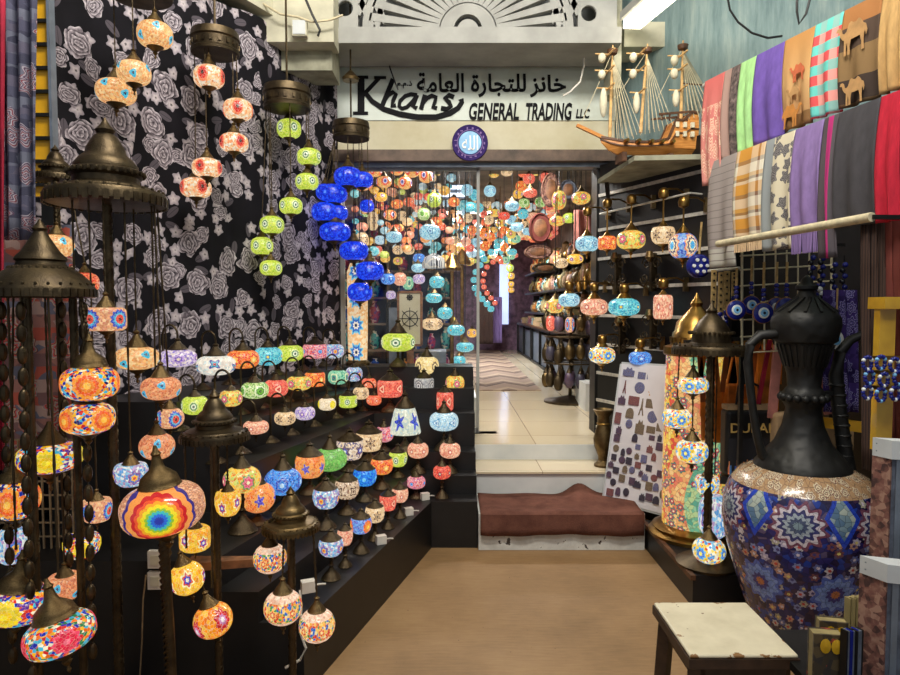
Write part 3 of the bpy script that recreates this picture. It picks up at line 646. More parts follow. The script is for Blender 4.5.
# ------------------------------------------------------------------ the setting
struct(MB().box((0, 1.6, -.05), (7, 7.0, .1)).build('floor', 'floor', smooth=False), 'tan board floor in front of the shop', 'floor')
CW = lambda Y: -3.35+.49*Y                                        # plan line of the curtained wall
w = MB().prism([(CW(1.2)-.06, 1.2), (CW(5.1)-.06, 5.1), (CW(5.1)-.25, 5.3), (CW(1.2)-.25, 1.2)], 0, 3.36)
struct(w.build('wall_left', 'black', smooth=False), 'black wall behind the rose curtain', 'wall')
w = MB().prism([(CW(1.2)+.1, 1.2), (CW(4.3)+.1, 4.3), (CW(4.3)-.25, 4.3), (CW(1.2)-.25, 1.2)], 3.37, 4.6)
struct(w.build('wall_left_upper', 'concrete', smooth=False), 'cream plaster wall over the curtain', 'wall')
w = MB().prism([(1.60, 4.43), (2.0, 3.74), (2.3, 2.99), (2.36, 1.0), (2.39, 1.0), (2.33, 3.0), (2.02, 3.76), (1.62, 4.44)], 0, 2.5)
struct(w.build('wall_right_lower', 'black', smooth=False), 'black panelling behind the goods under the scarves', 'wall')
# upper shop front
zs0 = P(450, 150, FY).z; zb0 = P(450, 166, FY).z
struct(MB().box((.2, FY+.12, (zb0+4.6)/2), (4.2, .12, 4.6-zb0)).build('wall_front', 'darkrecess', smooth=False), 'shade-toned wall over the shop window', 'wall')
struct(MB().prism([(1.13, FY-.01), (2.3, FY+.02), (2.3, FY+.18), (1.13, FY+.18)], 0, zb0).build('wall_front_right', 'black', smooth=False), 'black wall right of the shop entrance', 'wall')
struct(MB().prism([(-1.9, FY+.02), (-.86, FY+.02), (-.86, FY+.18), (-1.9, FY+.18)], 0, zb0).build('wall_front_left', 'black', smooth=False), 'black wall left of the shop window', 'wall')
w = MB().prism([(1.2, FY+.1), (2.04, 3.75), (2.34, 3.0), (2.4, 1.0), (2.6, 1.0), (2.6, FY+.1)], 0, 4.6)
struct(w.build('wall_right', 'teal_wall', smooth=False), 'blue grey streaked wall above the scarves', 'wall')
struct(MB().box((.1, 3.2, 4.66), (5, 4.2, .12)).build('ceiling', 'concrete', smooth=False), 'plaster ceiling of the arcade', 'ceiling')
xl, xr = Xat(338, FY-.05), Xat(612, FY-.05)
za, zb, zc = P(450, 150, FY-.04).z, P(450, 121, FY-.04).z, P(450, 68, FY-.04).z
t = MB().box(((xl+xr)/2, FY-.0, (za+zb)/2), (xr-xl, .1, zb-za)).build('trim_1', 'lowsign', smooth=False); struct(t, 'yellowed plaster band under the shop sign', 'trim')
t = MB().box(((xl+xr)/2, FY-.03, (zb0+za)/2), (xr-xl+.1, .18, za-zb0-.03)).build('trim_2', 'beamwood', smooth=False); struct(t, 'brown timber beam over the shop window', 'trim')
t = MB().box(((xl+xr)/2, FY-.0, zb0), (xr-xl+.1, .1, .035)).build('trim_3', 'steel', smooth=False); struct(t, 'grey steel channel under the timber beam', 'trim')
# sign with raised lettering
SY = FY-.07
sg = thing('shop_sign', 'long pale shop sign with black Arabic and English lettering over the window', 'sign', (0, SY, 0))
MB().box(((xl+xr)/2, .03, (zb+zc)/2), (xr-xl, .04, zc-zb)).build('board', 'sign', sg, smooth=False)
def letters(body, x0, y0, x1, h, shear=0, bold=0, mat='lettering', nm='lettering', ex=.012):
    a = P(x0, y0, SY); b = P(x1, y0, SY)
    o = textmesh(nm, body, size(450, y0, SY, h), mat, sg, ex, shear, bold, width=b.x-a.x)
    o.location = (a.x, .012, a.z); return o
letters('GENERAL', 469, 120, 519, 17, .18, .025); letters('TRADING', 526, 120, 572, 17, .18, .025)
letters('LLC', 576, 118, 590, 9, .2, .02)
AR = {'general': '\ufe94\ufee3\ufe8e\ufecc\ufedf\ufe8d', 'trading': '\u0629\u0631\ufe8e\ufea0\ufe98\ufee0\ufedf', 'khans': '\ufeb0\ufee7\ufe8e\ufea7'}
letters(AR['general'], 417, 92, 464, 19, 0, .02); letters(AR['trading'], 471, 97, 526, 23, 0, .02); letters(AR['khans'], 530, 97, 566, 22, 0, .02)
letters('\u0645.\u0645.\u0630', 397, 88, 412, 7, 0, .015)
# the big italic name: stroked letters with a swash under them
SK = [0]
def stroke(pts, r, nm='lettering'):
    SK[0] += 1; f0 = -.0006*SK[0]
    q = [P(x, y, SY) for x, y in pts]; vs = []; 
    mb = MB(); n = len(q)
    L = []; R = []
    for i, p in enumerate(q):
        a = q[max(0, i-1)]; b = q[min(n-1, i+1)]; t_ = (b-a); t_.y = 0; t_.normalize()
        nn = Vector((-t_.z, 0, t_.x)); rr = size(450, 90, SY, r[i] if isinstance(r, (list, tuple)) else r)
        L.append(p+nn*rr); R.append(p-nn*rr)
    vs = [(v.x, .012, v.z) for v in L]+[(v.x, .012, v.z) for v in R]+[(v.x, f0, v.z) for v in L]+[(v.x, f0, v.z) for v in R]
    fs = []
    for i in range(n-1):
        fs += [(i, i+1, n+i+1, n+i), (2*n+i+1, 2*n+i, 3*n+i, 3*n+i+1), (i+1, i, 2*n+i, 2*n+i+1), (n+i, n+i+1, 3*n+i+1, 3*n+i)]
    fs += [(0, n, 3*n, 2*n), (n-1, 3*n-1, 4*n-1, 2*n-1)]
    return mb.add(vs, fs)
def strokes(lst, nm):
    m = MB()
    for pts, r in lst:
        s_ = stroke(pts, r); m.add(s_.v, s_.f)
    m.build(nm, 'lettering', sg, smooth=False)
def arc(cx, cy, rx, ry, a0, a1, n=10): return [(cx+rx*math.cos(math.radians(a0+(a1-a0)*i/n)), cy+ry*math.sin(math.radians(a0+(a1-a0)*i/n))) for i in range(n+1)]
swash = [(365, 92), (372, 101), (384, 109), (400, 114), (418, 117), (436, 117), (450, 113), (458, 108), (462, 102), (461, 99)]
strokes([([(361, 77), (361, 113)], 3.4), ([(353, 77), (368, 77)], 1.4), ([(353, 113), (368, 113)], 1.4), ([(379, 78), (363, 95)], 1.8), ([(374, 77.5), (386, 77.5)], 1.3), (swash, [2, 2.2, 2.4, 2.5, 2.6, 2.6, 2.6, 2.4, 2.2, 2.6])], 'lettering')
strokes([([(393, 79), (382, 106)], 2.2), ([(384, 101), (388, 95), (393, 92), (396, 94), (393, 101), (392, 106), (396, 105)], 1.9)], 'lettering')
strokes([([(417, 95), (411, 94), (405, 96), (400, 101), (399, 106), (402, 108.5), (407, 107), (412, 102), (416, 97)], 1.7), ([(417, 95), (413, 106), (417, 108)], 2.0)], 'lettering')
strokes([([(425, 95), (421, 109)], 2.1), ([(422, 104), (427, 98), (432, 95.5), (436, 97), (435, 102), (433, 107), (437, 108)], 1.8)], 'lettering')
strokes([([(454, 97), (449, 95), (445, 98), (449, 102), (451, 106), (447, 109), (441, 108)], 2.0)], 'lettering')
# round blue plate with calligraphy
p = P(470, 143, FY-.12)
r_ = size(470, 143, p.y, 18)
pl = thing('hanging_plate', 'round blue plate with white calligraphy hung under the shop sign', 'plate', p)
RX = Matrix.Rotation(PI/2, 4, 'X')
MB().lathe([(r_*.5, -.012), (r_*.95, -.005), (r_, .008), (r_*.97, .014), (r_*.86, .006), (.001, .004)], 36, RX).build('rim', 'purplecloth', pl)
MB().lathe([(r_*.64, .006), (r_*.62, .011), (.001, .011)], 32, RX).build('face', 'eyeblue', pl)
q = textmesh('lettering', '\u0627\u0644\u0644\u0647'[::-1].replace('\u0647', '\ufeea').replace('\u0644\u0644', '\ufee0\ufedf'), r_*.8, 'eyewhite', pl, .004, 0, .01, width=r_*.9)
q.location = (-r_*.45, -.0125, -r_*.42)
m = MB()
for k in range(17):
    a = 2*PI*k/17+random.uniform(-.1, .1)
    h_ = random.uniform(.06, .16)
    m.box((r_*.8*math.cos(a), -.0085, r_*.8*math.sin(a)), (r_*h_, .006, r_*(.2-h_)), Matrix.Rotation(0, 4, 'Y'))
m.lathe([(r_*.73, .006), (r_*.72, .010), (r_*.69, .010), (r_*.68, .006)], 36, RX, cap=False); m.build('border_pattern', 'lilac', pl, smooth=False)
# fretwork arch, its cornice and the gear under it
AY = 4.5
x0, x1 = Xat(320, AY), Xat(617, AY)
z0, z1 = P(450, 44, AY).z, P(450, 28, AY).z
struct(MB().box(((x0+x1)/2, AY+.2, (z0+z1)/2), (x1-x0, .44, z1-z0)).build('trim_4', 'cornice', smooth=False), 'white cornice under the fretwork arch', 'trim')
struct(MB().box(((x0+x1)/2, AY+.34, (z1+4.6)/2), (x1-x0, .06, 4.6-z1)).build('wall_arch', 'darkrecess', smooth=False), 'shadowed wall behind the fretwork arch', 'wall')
ar = thing('fretwork_arch', 'white fretwork fan panel with radiating slots above the sign', 'arch panel', (0, AY, 0))
def pg(pts, nm, mb=None, dy=.05):
    q = [P(x, y, AY) for x, y in pts]; m_ = mb or MB()
    n = len(q); vs = [(v.x, 0, v.z) for v in q]+[(v.x, dy, v.z) for v in q]
    return m_.add(vs, [tuple(range(n)), tuple(reversed(range(n, 2*n)))]+[((i+1) % n, i, n+i, n+(i+1) % n) for i in range(n)])
cx, cy = 468, 31
fan = MB(); NS = 19
for i in range(NS+1):
    a = PI*i/NS; g = PI/NS*.5
    lo, hi = max(0, a-g), min(PI, a+g); w2 = g*.56
    lo2, hi2 = max(0, a-w2), min(PI, a+w2)
    pts = [(cx+28*math.cos(lo), cy-28*math.sin(lo)), (cx+100*math.cos(lo2), cy-88*math.sin(lo2)), (cx+100*math.cos(hi2), cy-88*math.sin(hi2)), (cx+28*math.cos(hi), cy-28*math.sin(hi))]
    pg(pts, '', fan)
for i in range(24):                                               # hub ring round the half-moon hole, and outer band
    a0, a1 = PI*i/24, PI*(i+1)/24
    pg([(cx+14.5*math.cos(a0), cy-17*math.sin(a0)), (cx+29*math.cos(a0), cy-29*math.sin(a0)), (cx+29*math.cos(a1), cy-29*math.sin(a1)), (cx+14.5*math.cos(a1), cy-17*math.sin(a1))], '', fan)
    pg([(cx+98*math.cos(a0), cy-86*math.sin(a0)), (cx+106*math.cos(a0), cy-94*math.sin(a0)), (cx+106*math.cos(a1), cy-94*math.sin(a1)), (cx+98*math.cos(a1), cy-86*math.sin(a1))], '', fan)
fan.build('fan', 'cornice', ar, smooth=False)
pg([(cx+11*math.cos(PI*i/16), cy-12*math.sin(PI*i/16)) for i in range(17)], '').build('half_moon', 'cornice', ar, smooth=False)
for s_, pxh, pyh in ((-1, 345, 8), (1, 589, 13)):
    e = [(320, 31), (358, 31), (358, -40), (320, -40)] if s_ < 0 else [(578, 31), (617, 31), (617, -40), (578, -40)]
    o = pg(e, '').build('side_panel', 'cornice', ar, smooth=False)
    hp = P(pxh, pyh, AY)
    cut = MB().lathe([(size(pxh, pyh, AY, 8), -.2), (size(pxh, pyh, AY, 8), .2)], 24, Matrix.Translation((hp.x, 0, hp.z)) @ RX)
    import bmesh
    cm = cut.mesh('hole_cutter'); co = bpy.data.objects.new('hole_cutter', cm); C.objects.link(co); co.parent = ar
    b = o.modifiers.new('hole', 'BOOLEAN'); b.operation = 'DIFFERENCE'; b.object = co; b.solver = 'EXACT'
    bpy.context.view_layer.update()
    me = bpy.data.meshes.new_from_object(o.evaluated_get(bpy.context.evaluated_depsgraph_get()))
    o.modifiers.clear(); o.data = me; bpy.data.objects.remove(co)
for s_ in (-1, 1):
    m = MB()
    for (a, b) in (((360, 0), (374, 31)), ((368, -10), (386, 24)), ((386, -6), (376, 31)), ((358, 16), (372, -14))):
        f_ = (lambda q: q) if s_ < 0 else (lambda q: (2*cx-q[0], q[1]))
        A = P(*f_(a), AY+.03); B = P(*f_(b), AY+.03); m.bar((A.x, .02, A.z), (B.x, .02, B.z), .035, .04)
    m.build('lattice', 'cornice', ar, smooth=False)
# shaded soffit, small boxes, conduits
g_ = thing('floodlight', 'dark grey floodlight tucked under the left end of the cornice', 'floodlight', P(379, 52, 4.85))
MB().box((0, 0, 0), (.17, .07, .075)).build('housing', 'blackmetal', g_, smooth=False); MB().box((-.05, .0, .05), (.02, .05, .1)).build('bracket', 'concrete', g_, smooth=False)
g_ = thing('security_box', 'small grey box lamp under the right end of the cornice', 'lamp', P(547, 52, 4.85))
MB().box((0, 0, 0), (.13, .08, .06)).build('housing', 'steel', g_, smooth=False); MB().box((0, .0, .05), (.05, .05, .08)).build('bracket', 'blackmetal', g_, smooth=False)
p = P(300, 29, 4.25)
g_ = thing('junction_box', 'white electrical junction box on the plaster beside the arch', 'junction box', p)
MB().box((0, 0, 0), (.092, .05, .1)).build('box', 'concrete', g_, smooth=False)
MB().box((0, -.028, 0), (.08, .008, .085)).build('cover', 'whitecard', g_, smooth=False)
struct(MB().box((Xat(302, 4.4), 4.4, P(300, 20, 4.4).z), (.5, .2, P(300, -20, 4.4).z-P(300, 36, 4.4).z)).build('trim_5', 'concrete', smooth=False), 'cream plaster pier left of the arch', 'trim')
struct(MB().box((Xat(300, 4.55), 4.6, P(300, 57, 4.55).z), (.52, .3, .25)).build('trim_6', 'canopy', smooth=False), 'grimy beam end under the plaster pier', 'trim')
struct(MB().box((Xat(615, 4.55), 4.72, P(618, 20, 4.55).z), (.05, .3, .9)).build('trim_7', 'canopy', smooth=False), 'narrow pale pilaster right of the arch', 'trim')
struct(MB().box((Xat(640, 4.75), 4.8, P(640, 40, 4.75).z), (.34, .3, .17)).build('trim_8', 'concrete', smooth=False), 'plaster beam stub between pilaster and blue wall', 'trim')
tag(MB().tube([P(x, y, 4.2) for x, y in [(306, 0), (312, 14), (320, 30), (318, 36)]], .008, 6).build('conduit', 'blackcable'), 'dark bent conduit beside the junction box', 'conduit')
tag(MB().tube([P(x, y, 4.22) for x, y in [(262, 3), (280, 14), (298, 17), (312, 22), (330, 20), (343, 15)]], .007, 6).build('hanging_wire', 'string'), 'thin wire running from the pier to the left round hole', 'wire')
tag(MB().tube([P(x, y, 4.75) for x, y in [(584, 52), (584, 66), (580, 82), (570, 92), (563, 96)]], .007, 6).build('hanging_wire', 'white_cable'), 'white wire looping down over the right end of the sign', 'wire')
tag(MB().tube([P(x, y, 4.9) for x, y in [(388, 55), (390, 68), (395, 82), (398, 90)]], .005, 6).build('hanging_wire', 'blackcable'), 'thin dark wire hanging over the big first letters', 'wire')
tag(MB().tube([P(x, y, 3.55) for x, y in [(727, -5), (730, 10), (738, 22), (752, 33), (768, 38), (782, 36)]], .006, 6).build('hanging_wire', 'blackcable'), 'black cable looping down the blue grey wall', 'wire')
tag(MB().tube([P(x, y, 3.3) for x, y in [(797, -5), (797, 12), (799, 24), (806, 14), (811, -5)]], .006, 6).build('hanging_wire', 'blackcable'), 'black cable hanging over the top scarf rail', 'wire')
# fluorescent tube on the blue wall
a = P(632, 24, 4.5); b = P(700, -35, 3.5)
g_ = thing('fluorescent_light', 'bright white fluorescent batten under the ceiling right of the arch', 'light', (a+b)/2)
A, B = a-(a+b)/2, b-(a+b)/2
MB().bar(A+Vector((0, 0, .05)), B+Vector((0, 0, .05)), .17, .05).build('housing', 'cornice', g_, smooth=False)
MB().bar(A, B, .12, .06).build('diffuser', 'tube', g_, smooth=False)
MB().bar((0, 0, .05), (0, 0, 4.6-g_.location.z), .03).build('hanger', 'cornice', g_, smooth=False)

# steps
YS1 = YZ(480, 551, 0); s1 = P(480, 514, YS1).z; YS2 = YZ(480, 494, s1); z2 = CAMZ+ray(480, 473)[1]*YS2; Y3 = YZ(480, 461, z2); z3 = CAMZ+ray(480, 444)[1]*Y3
XL, XR = .175, 1.19
struct(MB().box(((XL+XR)/2, (YS1+YS2)/2+.01, s1/2), (XR-XL, YS2-YS1-.0, s1-.004)).build('step_1', 'chipped', smooth=False), 'lowest step with a chipped white riser', 'step')
struct(MB().box(((XL+XR)/2, (YS2+Y3)/2, z2/2), (XR-XL, Y3-YS2, z2)).build('step_2', 'riser', smooth=False), 'middle white tiled step', 'step')
struct(MB().box(((XL+XR)/2, (YS2+Y3)/2-.01, z2+.006), (XR-XL, Y3-YS2+.02, .012)).build('trim_9', 'tile', smooth=False), 'cream tread of the middle step', 'trim')
struct(MB().box(((XL+XR)/2, Y3+.05, z3/2), (XR-XL, .1, z3-.01)).build('step_3', 'riser', smooth=False), 'top white tiled riser', 'step')
def mat_fn(u, v):
    x = XL+.01+(XR-XL-.02)*u
    if v < .12:
        k = v/.12; return (x, YS1-.018-.006*math.sin(u*31)*(1-k), s1-.125+.13*k-.006*math.sin(u*9)*(1-k))
    k = (v-.12)/.88
    y = YS1-.018+(YS2-YS1+.005)*k
    z = s1+.006+.004*math.sin(u*14+k*3)+.006*math.sin(k*9+u*3)
    z += .075*math.exp(-((u-.68)/.09)**2)*max(0, k-.55)/.45
    return (x, y, z)
tag(solid(MB().grid(mat_fn, 40, 26).build('step_mat', 'stepcarpet'), .008), 'brown carpet mat lying over the lowest step', 'mat')
# shop interior shell
IZ = z3; IC = 3.05; BY = 14.5
struct(MB().box((.2, (Y3+BY)/2, IZ/2), (4.2, BY-Y3-.02, IZ)).build('floor_shop', 'tile', smooth=False), 'glossy cream tiled floor inside the shop', 'floor')
struct(MB().box((-1.8, (FY+BY)/2+.1, 1.8), (.1, BY-FY, 2.8)).build('wall_shop_left', 'inwall', smooth=False), 'dark wall along the inside of the shop', 'wall')
struct(MB().box((2.2, (FY+BY)/2+.1, 1.8), (.1, BY-FY, 2.8)).build('wall_shop_right', 'inwall', smooth=False), 'dark wall behind the shop shelves', 'wall')
struct(MB().box((.2, BY, 1.8), (4.2, .1, 2.8)).build('wall_back', 'backcloth', smooth=False), 'plum coloured rear wall of the shop', 'wall')
struct(MB().box((.2, (FY+BY)/2+.15, IC+.05), (4.2, BY-FY, .1)).build('ceiling_shop', 'inwall', smooth=False), 'ceiling inside the shop', 'ceiling')
yc0, yc1 = YZ(520, 391, IZ), YZ(520, 346, IZ)
cp = MB().box((0, 0, 0), (.75, min(BY-.2, yc1)-yc0, .012)).build('carpet_runner', 'carpet', None, ((Xat(478, yc0)+Xat(541, yc0))/2, (yc0+min(BY-.2, yc1))/2, IZ+.007), smooth=False)
tag(cp, 'zigzag patterned carpet runner on the shop floor', 'carpet')
# window
gx0, gx1 = Xat(343, FY), Xat(478, FY)
gw = struct(MB().box(((gx0+gx1)/2, FY+.02, (IZ+zb0)/2), (gx1-gx0, .008, zb0-IZ)).build('window_1', 'glass', smooth=False), 'large glass pane left of the shop entrance', 'window')
m = MB()
m.box((gx1, FY+.02, (IZ+zb0)/2), (.022, .04, zb0-IZ)); m.box((gx0, FY+.02, (IZ+zb0)/2), (.03, .04, zb0-IZ)); m.box(((gx0+gx1)/2, FY+.02, IZ+.02), (gx1-gx0, .04, .04)); m.box(((gx0+gx1)/2, FY+.02, zb0-.02), (gx1-gx0, .04, .03))
o = m.build('window_frame', 'cornice', gw, smooth=False)
struct(MB().box(((gx0+gx1)/2, FY+.02, IZ/2), (gx1-gx0+.3, .1, IZ)).build('trim_10', 'black', smooth=False), 'black sill wall under the shop window', 'trim')
# curtain
def cur(u, v):
    Y = 5.0-(5.0-2.7)*u; top = 3.31+.02*math.sin(u*23); s_ = (5.0-Y)*1.113
    return (-s_, .010*math.sin(s_*13)+.004*math.sin(s_*41+v*2), .55+(top-.55)*v)
cu = MB().grid(cur, 150, 8).build('rose_curtain', 'roses')
cu.location = (CW(5.0)+.05, 5.0, 0); ang = math.atan2(1, .49); cu.rotation_euler = (0, 0, ang)
solid(cu, .004)
tag(cu, 'black hanging cloth printed with grey roses along the wall', 'curtain')
# ------------------------------------------------------------------ stepped stand
TC = [1.26, 1.43, 1.60, 1.80, 1.98, 2.14]; TZ = [.29, .41, .53, .76, .91, 1.05]; TY = [3.95, 4.10, 4.25, 4.42, 4.58, 4.72]
st = thing('stepped_stand', 'black stepped display stand turning the corner under the table lamps', 'display stand', (0, 0, 0))
YN0 = YN = 2.42
for k in range(6):
    YN = YN0 if k < 3 else 3.0
    z0 = 0 if k == 0 else TZ[k-1]
    MB().prism([(-TC[k]+.29*YN, YN), (-TC[k]+.29*TY[k], TY[k]), (.17, TY[k]), (.17, 5.0), (CW(5.0)+.12, 5.0), (CW(YN)+.1, YN)], z0, TZ[k]).build('tier', 'black', st, smooth=False)
YN = YN0
MB().prism([(-TC[2]+.29*2.3-.05, 2.34), (-TC[0]+.29*2.40-.1, 2.40), (-TC[0]+.29*2.41-.1, YN), (-TC[2]-.08+.29*YN, YN)], .52, .55).build('shelf_board', 'wood', st, smooth=False)
# ------------------------------------------------------------------ lamps on the stepped stand
ORD = ['first', 'second', 'third', 'fourth', 'fifth', 'sixth', 'seventh', 'eighth', 'ninth', 'tenth', 'eleventh', 'twelfth', 'thirteenth']
rows = [
 (5, 'swan', 'top', 'swan neck lamps on the top tier', [
  (178, 358, 36, 17, 'oval', 'purplewhite', 'lilac blue globe'), (216, 365, 38, 19, 'oval', 'white', 'white globe with red and teal flowers'),
  (243, 359, 32, 18, 'oval', 'orange', 'orange globe'), (268, 356, 28, 18, 'oval', 'turq', 'pale turquoise globe'), (290, 353, 27, 16, 'oval', 'lime', 'lime yellow globe'),
  (315, 351, 24, 14, 'drum', 'pinkmulti', 'pink drum globe with a blue eye'), (334, 351, 20, 14, 'oval', 'bluemulti', 'light blue globe')]),
 (4, 'swan', 'second highest', 'swan neck lamps on the second tier', [
  (195, 405, 26, 18, 'oval', 'lime', 'green and white globe'), (255, 390, 27, 16, 'oval', 'green', 'white globe with green medallions'), (276, 388, 24, 17, 'oval', 'coral', 'coral red globe'),
  (299, 383, 25, 14, 'oval', 'yelloworange', 'pale globe with an orange flower'), (315, 379, 20, 14, 'drum', 'orange', 'amber orange globe'), (338, 377, 20, 14, 'oval', 'teal', 'teal green globe'), (354, 374, 17, 14, 'oval', 'bluemulti', 'blue and white globe'), (369, 384, 15, 12, 'oval', 'redorange', 'red orange globe')]),
 (3, 'swan', 'third highest', 'swan neck lamps on the third tier', [
  (231, 398, 22, 16, 'oval', 'yelloworange', 'beige yellow globe'), (256, 427, 25, 13, 'oval', 'pink', 'cream rose globe'), (285, 418, 21, 13, 'oval', 'beige', 'beige globe with dark flecks'),
  (305, 413, 20, 13, 'oval', 'purplewhite', 'white globe with lilac flecks'), (327, 404, 18, 12, 'oval', 'yellowdot', 'cream globe with a bright yellow spot'), (348, 401, 18, 12, 'drum', 'lime', 'lime green globe'), (361, 393, 16, 12, 'oval', 'beige', 'small beige globe'), (374, 400, 15, 10, 'oval', 'redorange', 'small red orange globe')]),
 (2, 'table', 'third lowest', 'table lamps on the fourth tier', [
  (242, 479, 37, 25, 'round', 'yelloworange', 'orange and yellow globe'), (258, 497, 34, 28, 'round', 'orangeblue', 'orange and blue globe'), (283, 481, 37, 25, 'round', 'azure', 'bright blue globe'), (310, 466, 30, 23, 'cup', 'orangeblue', 'orange globe with a purple zigzag'), (330, 459, 34, 22, 'round', 'greenstripe', 'green globe with yellow stripes'),
  (350, 449, 27, 19, 'fez', 'beigeblue', 'beige globe with blue flowers'), (369, 441, 27, 18, 'fez', 'beige', 'plain cream globe'), (384, 434, 19, 15, 'oval', 'pinkmulti', 'pink and turquoise globe')]),
 (1, 'table', 'second lowest', 'table lamps on the fifth tier', [
  (326, 498, 27, 20, 'cup', 'bluemulti', 'blue globe with yellow flowers'), (347, 489, 25, 19, 'cup', 'beigepattern', 'beige globe with dark line pattern'), (365, 477, 24, 17, 'cup', 'blue2', 'blue globe'), (382, 466, 23, 16, 'cup', 'orange', 'orange globe'), (398, 459, 19, 15, 'cup', 'lime', 'white globe with a lime spot')]),
 (0, 'table', 'lowest', 'table lamps on the lowest tier', [
  (331, 547, 25, 17, 'cup', 'bluemulti', 'sky blue globe with flecks'), (345, 537, 16, 16, 'cup', 'pink', 'small rose globe'), (361, 525, 22, 16, 'cup', 'dusk', 'blue globe with an orange sun'), (375, 514, 20, 16, 'cup', 'beige', 'pale beige globe'), (388, 502, 17, 15, 'fez', 'coral', 'red striped globe'), (400, 495, 17, 14, 'cup', 'pink', 'cream and rose globe')]),
]
for k, typ, where, grp, lst in rows:
    for i, (px, py, w, h, sh, mt, look) in enumerate(lst):
        gap = (TC[k+1]-TC[k] if k < 5 else .3)
        r0 = size(px, py, on_line(px, py, TC[k]+.085, .29), w)/2
        off = max(.03, min(.085, gap-(r0+.006)*1.05))
        Y = min(on_line(px, py, TC[k]+off, .29), TY[k]+off)
        nm = 'swan neck lamp' if typ == 'swan' else 'table lamp'
        lab = f'{ORD[i]} {nm} from left on {where} tier, {look}'.replace('swan neck lamp', 'swan-neck lamp')
        (swan_lamp if typ == 'swan' else table_lamp)(px, py, w, h, Y, TZ[k], sh, mt, lab, grp)
corner = [
 (398, 342, 34, 18, 4.78, 5, 'oval', 'lime', 'lime oval mosaic lamp with a white ring medallion before the window glass'),
 (390, 388, 25, 17, 4.55, 3, 'drum', 'coral', 'red drum mosaic lamp standing at the inner corner of the stand'),
 (405, 420, 32, 26, 4.36, 2, 'cone', 'whiteblue', 'white cone shaped mosaic lamp with blue flowers'),
 (427, 366, 24, 19, 4.76, 5, 'oval', 'cream_ring', 'cream mosaic lamp with ring medallions before the glass'),
 (424, 385, 20, 15, 4.62, 4, 'drum', 'flowerwhite', 'grey and white ring patterned mosaic lamp below the cream one'),
 (455, 383, 19, 15, 4.62, 4, 'oval', 'yelloworange', 'orange yellow mosaic lamp at the right end of the upper tiers'),
 (445, 401, 17, 19, 4.47, 3, 'drum', 'coral', 'narrow red drum mosaic lamp behind the pale blue oval'),
 (444, 421, 29, 18, 4.34, 2, 'oval', 'bluewhite', 'pale blue oval mosaic lamp on the corner stand'),
 (418, 450, 21, 15, 4.2, 1, 'oval', 'pink', 'rose mosaic lamp below the white cone lamp'),
 (450, 450, 21, 15, 4.2, 1, 'oval', 'pink', 'rose mosaic lamp with a gold swirl below the pale blue oval'),
 (442, 472, 18, 13, 4.05, 0, 'oval', 'red', 'small red orange mosaic lamp on the lowest corner tier'),
 (416, 482, 19, 12, 4.05, 0, 'oval', 'pinkmulti', 'small multicolour mosaic lamp with teal spots on the lowest corner tier'),
]
for px, py, w, h, Y, k, sh, mt, lab in corner: table_lamp(px, py, w, h, TY[k]+max(.03, min(.085, .155-size(px, py, TY[k], w)/2)), TZ[k], sh, mt, lab, 'table lamps on the corner of the stand')
# tall flowered cylinder lamp at the window corner
s = N('cream_flower_column_mosaic'); o = s.obj(); x, y, z = s.xyz(o)
th = s.math('MULTIPLY', s.math('ARCTAN2', y, x), .1)
vo = s.voro(o, 60); c = s.pal(s.xyz(vo['Color'])[0], [(240, 200, 150), (236, 180, 120), (246, 220, 180)])
zf = s.math('MULTIPLY', s.math('SUBTRACT', s.math('FRACT', s.math('DIVIDE', z, .2)), .5), .2)
uf = s.math('SUBTRACT', s.math('ABSOLUTE', s.math('ADD', th, .16)), .0)
d = s.math('SQRT', s.math('ADD', s.math('MULTIPLY', zf, zf), s.math('MULTIPLY', uf, uf)))
d = s.math('MULTIPLY', d, s.math('ADD', 1.0, s.math('MULTIPLY', s.math('COSINE', s.math('MULTIPLY', s.math('ARCTAN2', zf, uf), 9.0)), .2)))
c = s.mix(s.math('LESS_THAN', d, .065), c, s.ramp(s.math('DIVIDE', d, .065), [(0, (40, 50, 90)), (.2, (240, 230, 210)), (.42, (60, 110, 190)), (.75, (110, 190, 220))]))
M['column'] = s.bsdf(s.mix(.6, c, (0, 0, 0, 1)), .2, emit=c, estr=.75)
p0 = P(358, 372, 4.87)
g_ = thing('mosaic_column_lamp', 'tall cream mosaic column lamp with blue flower medallions beside the window', 'lamp', (p0.x, 4.87, TZ[5]))
zt = P(358, 262, 4.87).z-TZ[5]
MB().lathe([(.09, 0), (.09, .02), (.06, .05)], 20).build('lamp_base', 'brass', g_)
MB().lathe([(.07, .04), (.075, .2), (.078, zt*.9), (.05, zt)], 24).build('glass_column', 'column', g_)
MB().lathe([(.055, zt-.01), (.03, zt+.06), (.01, zt+.1)], 14).build('lamp_cap', 'brass', g_)

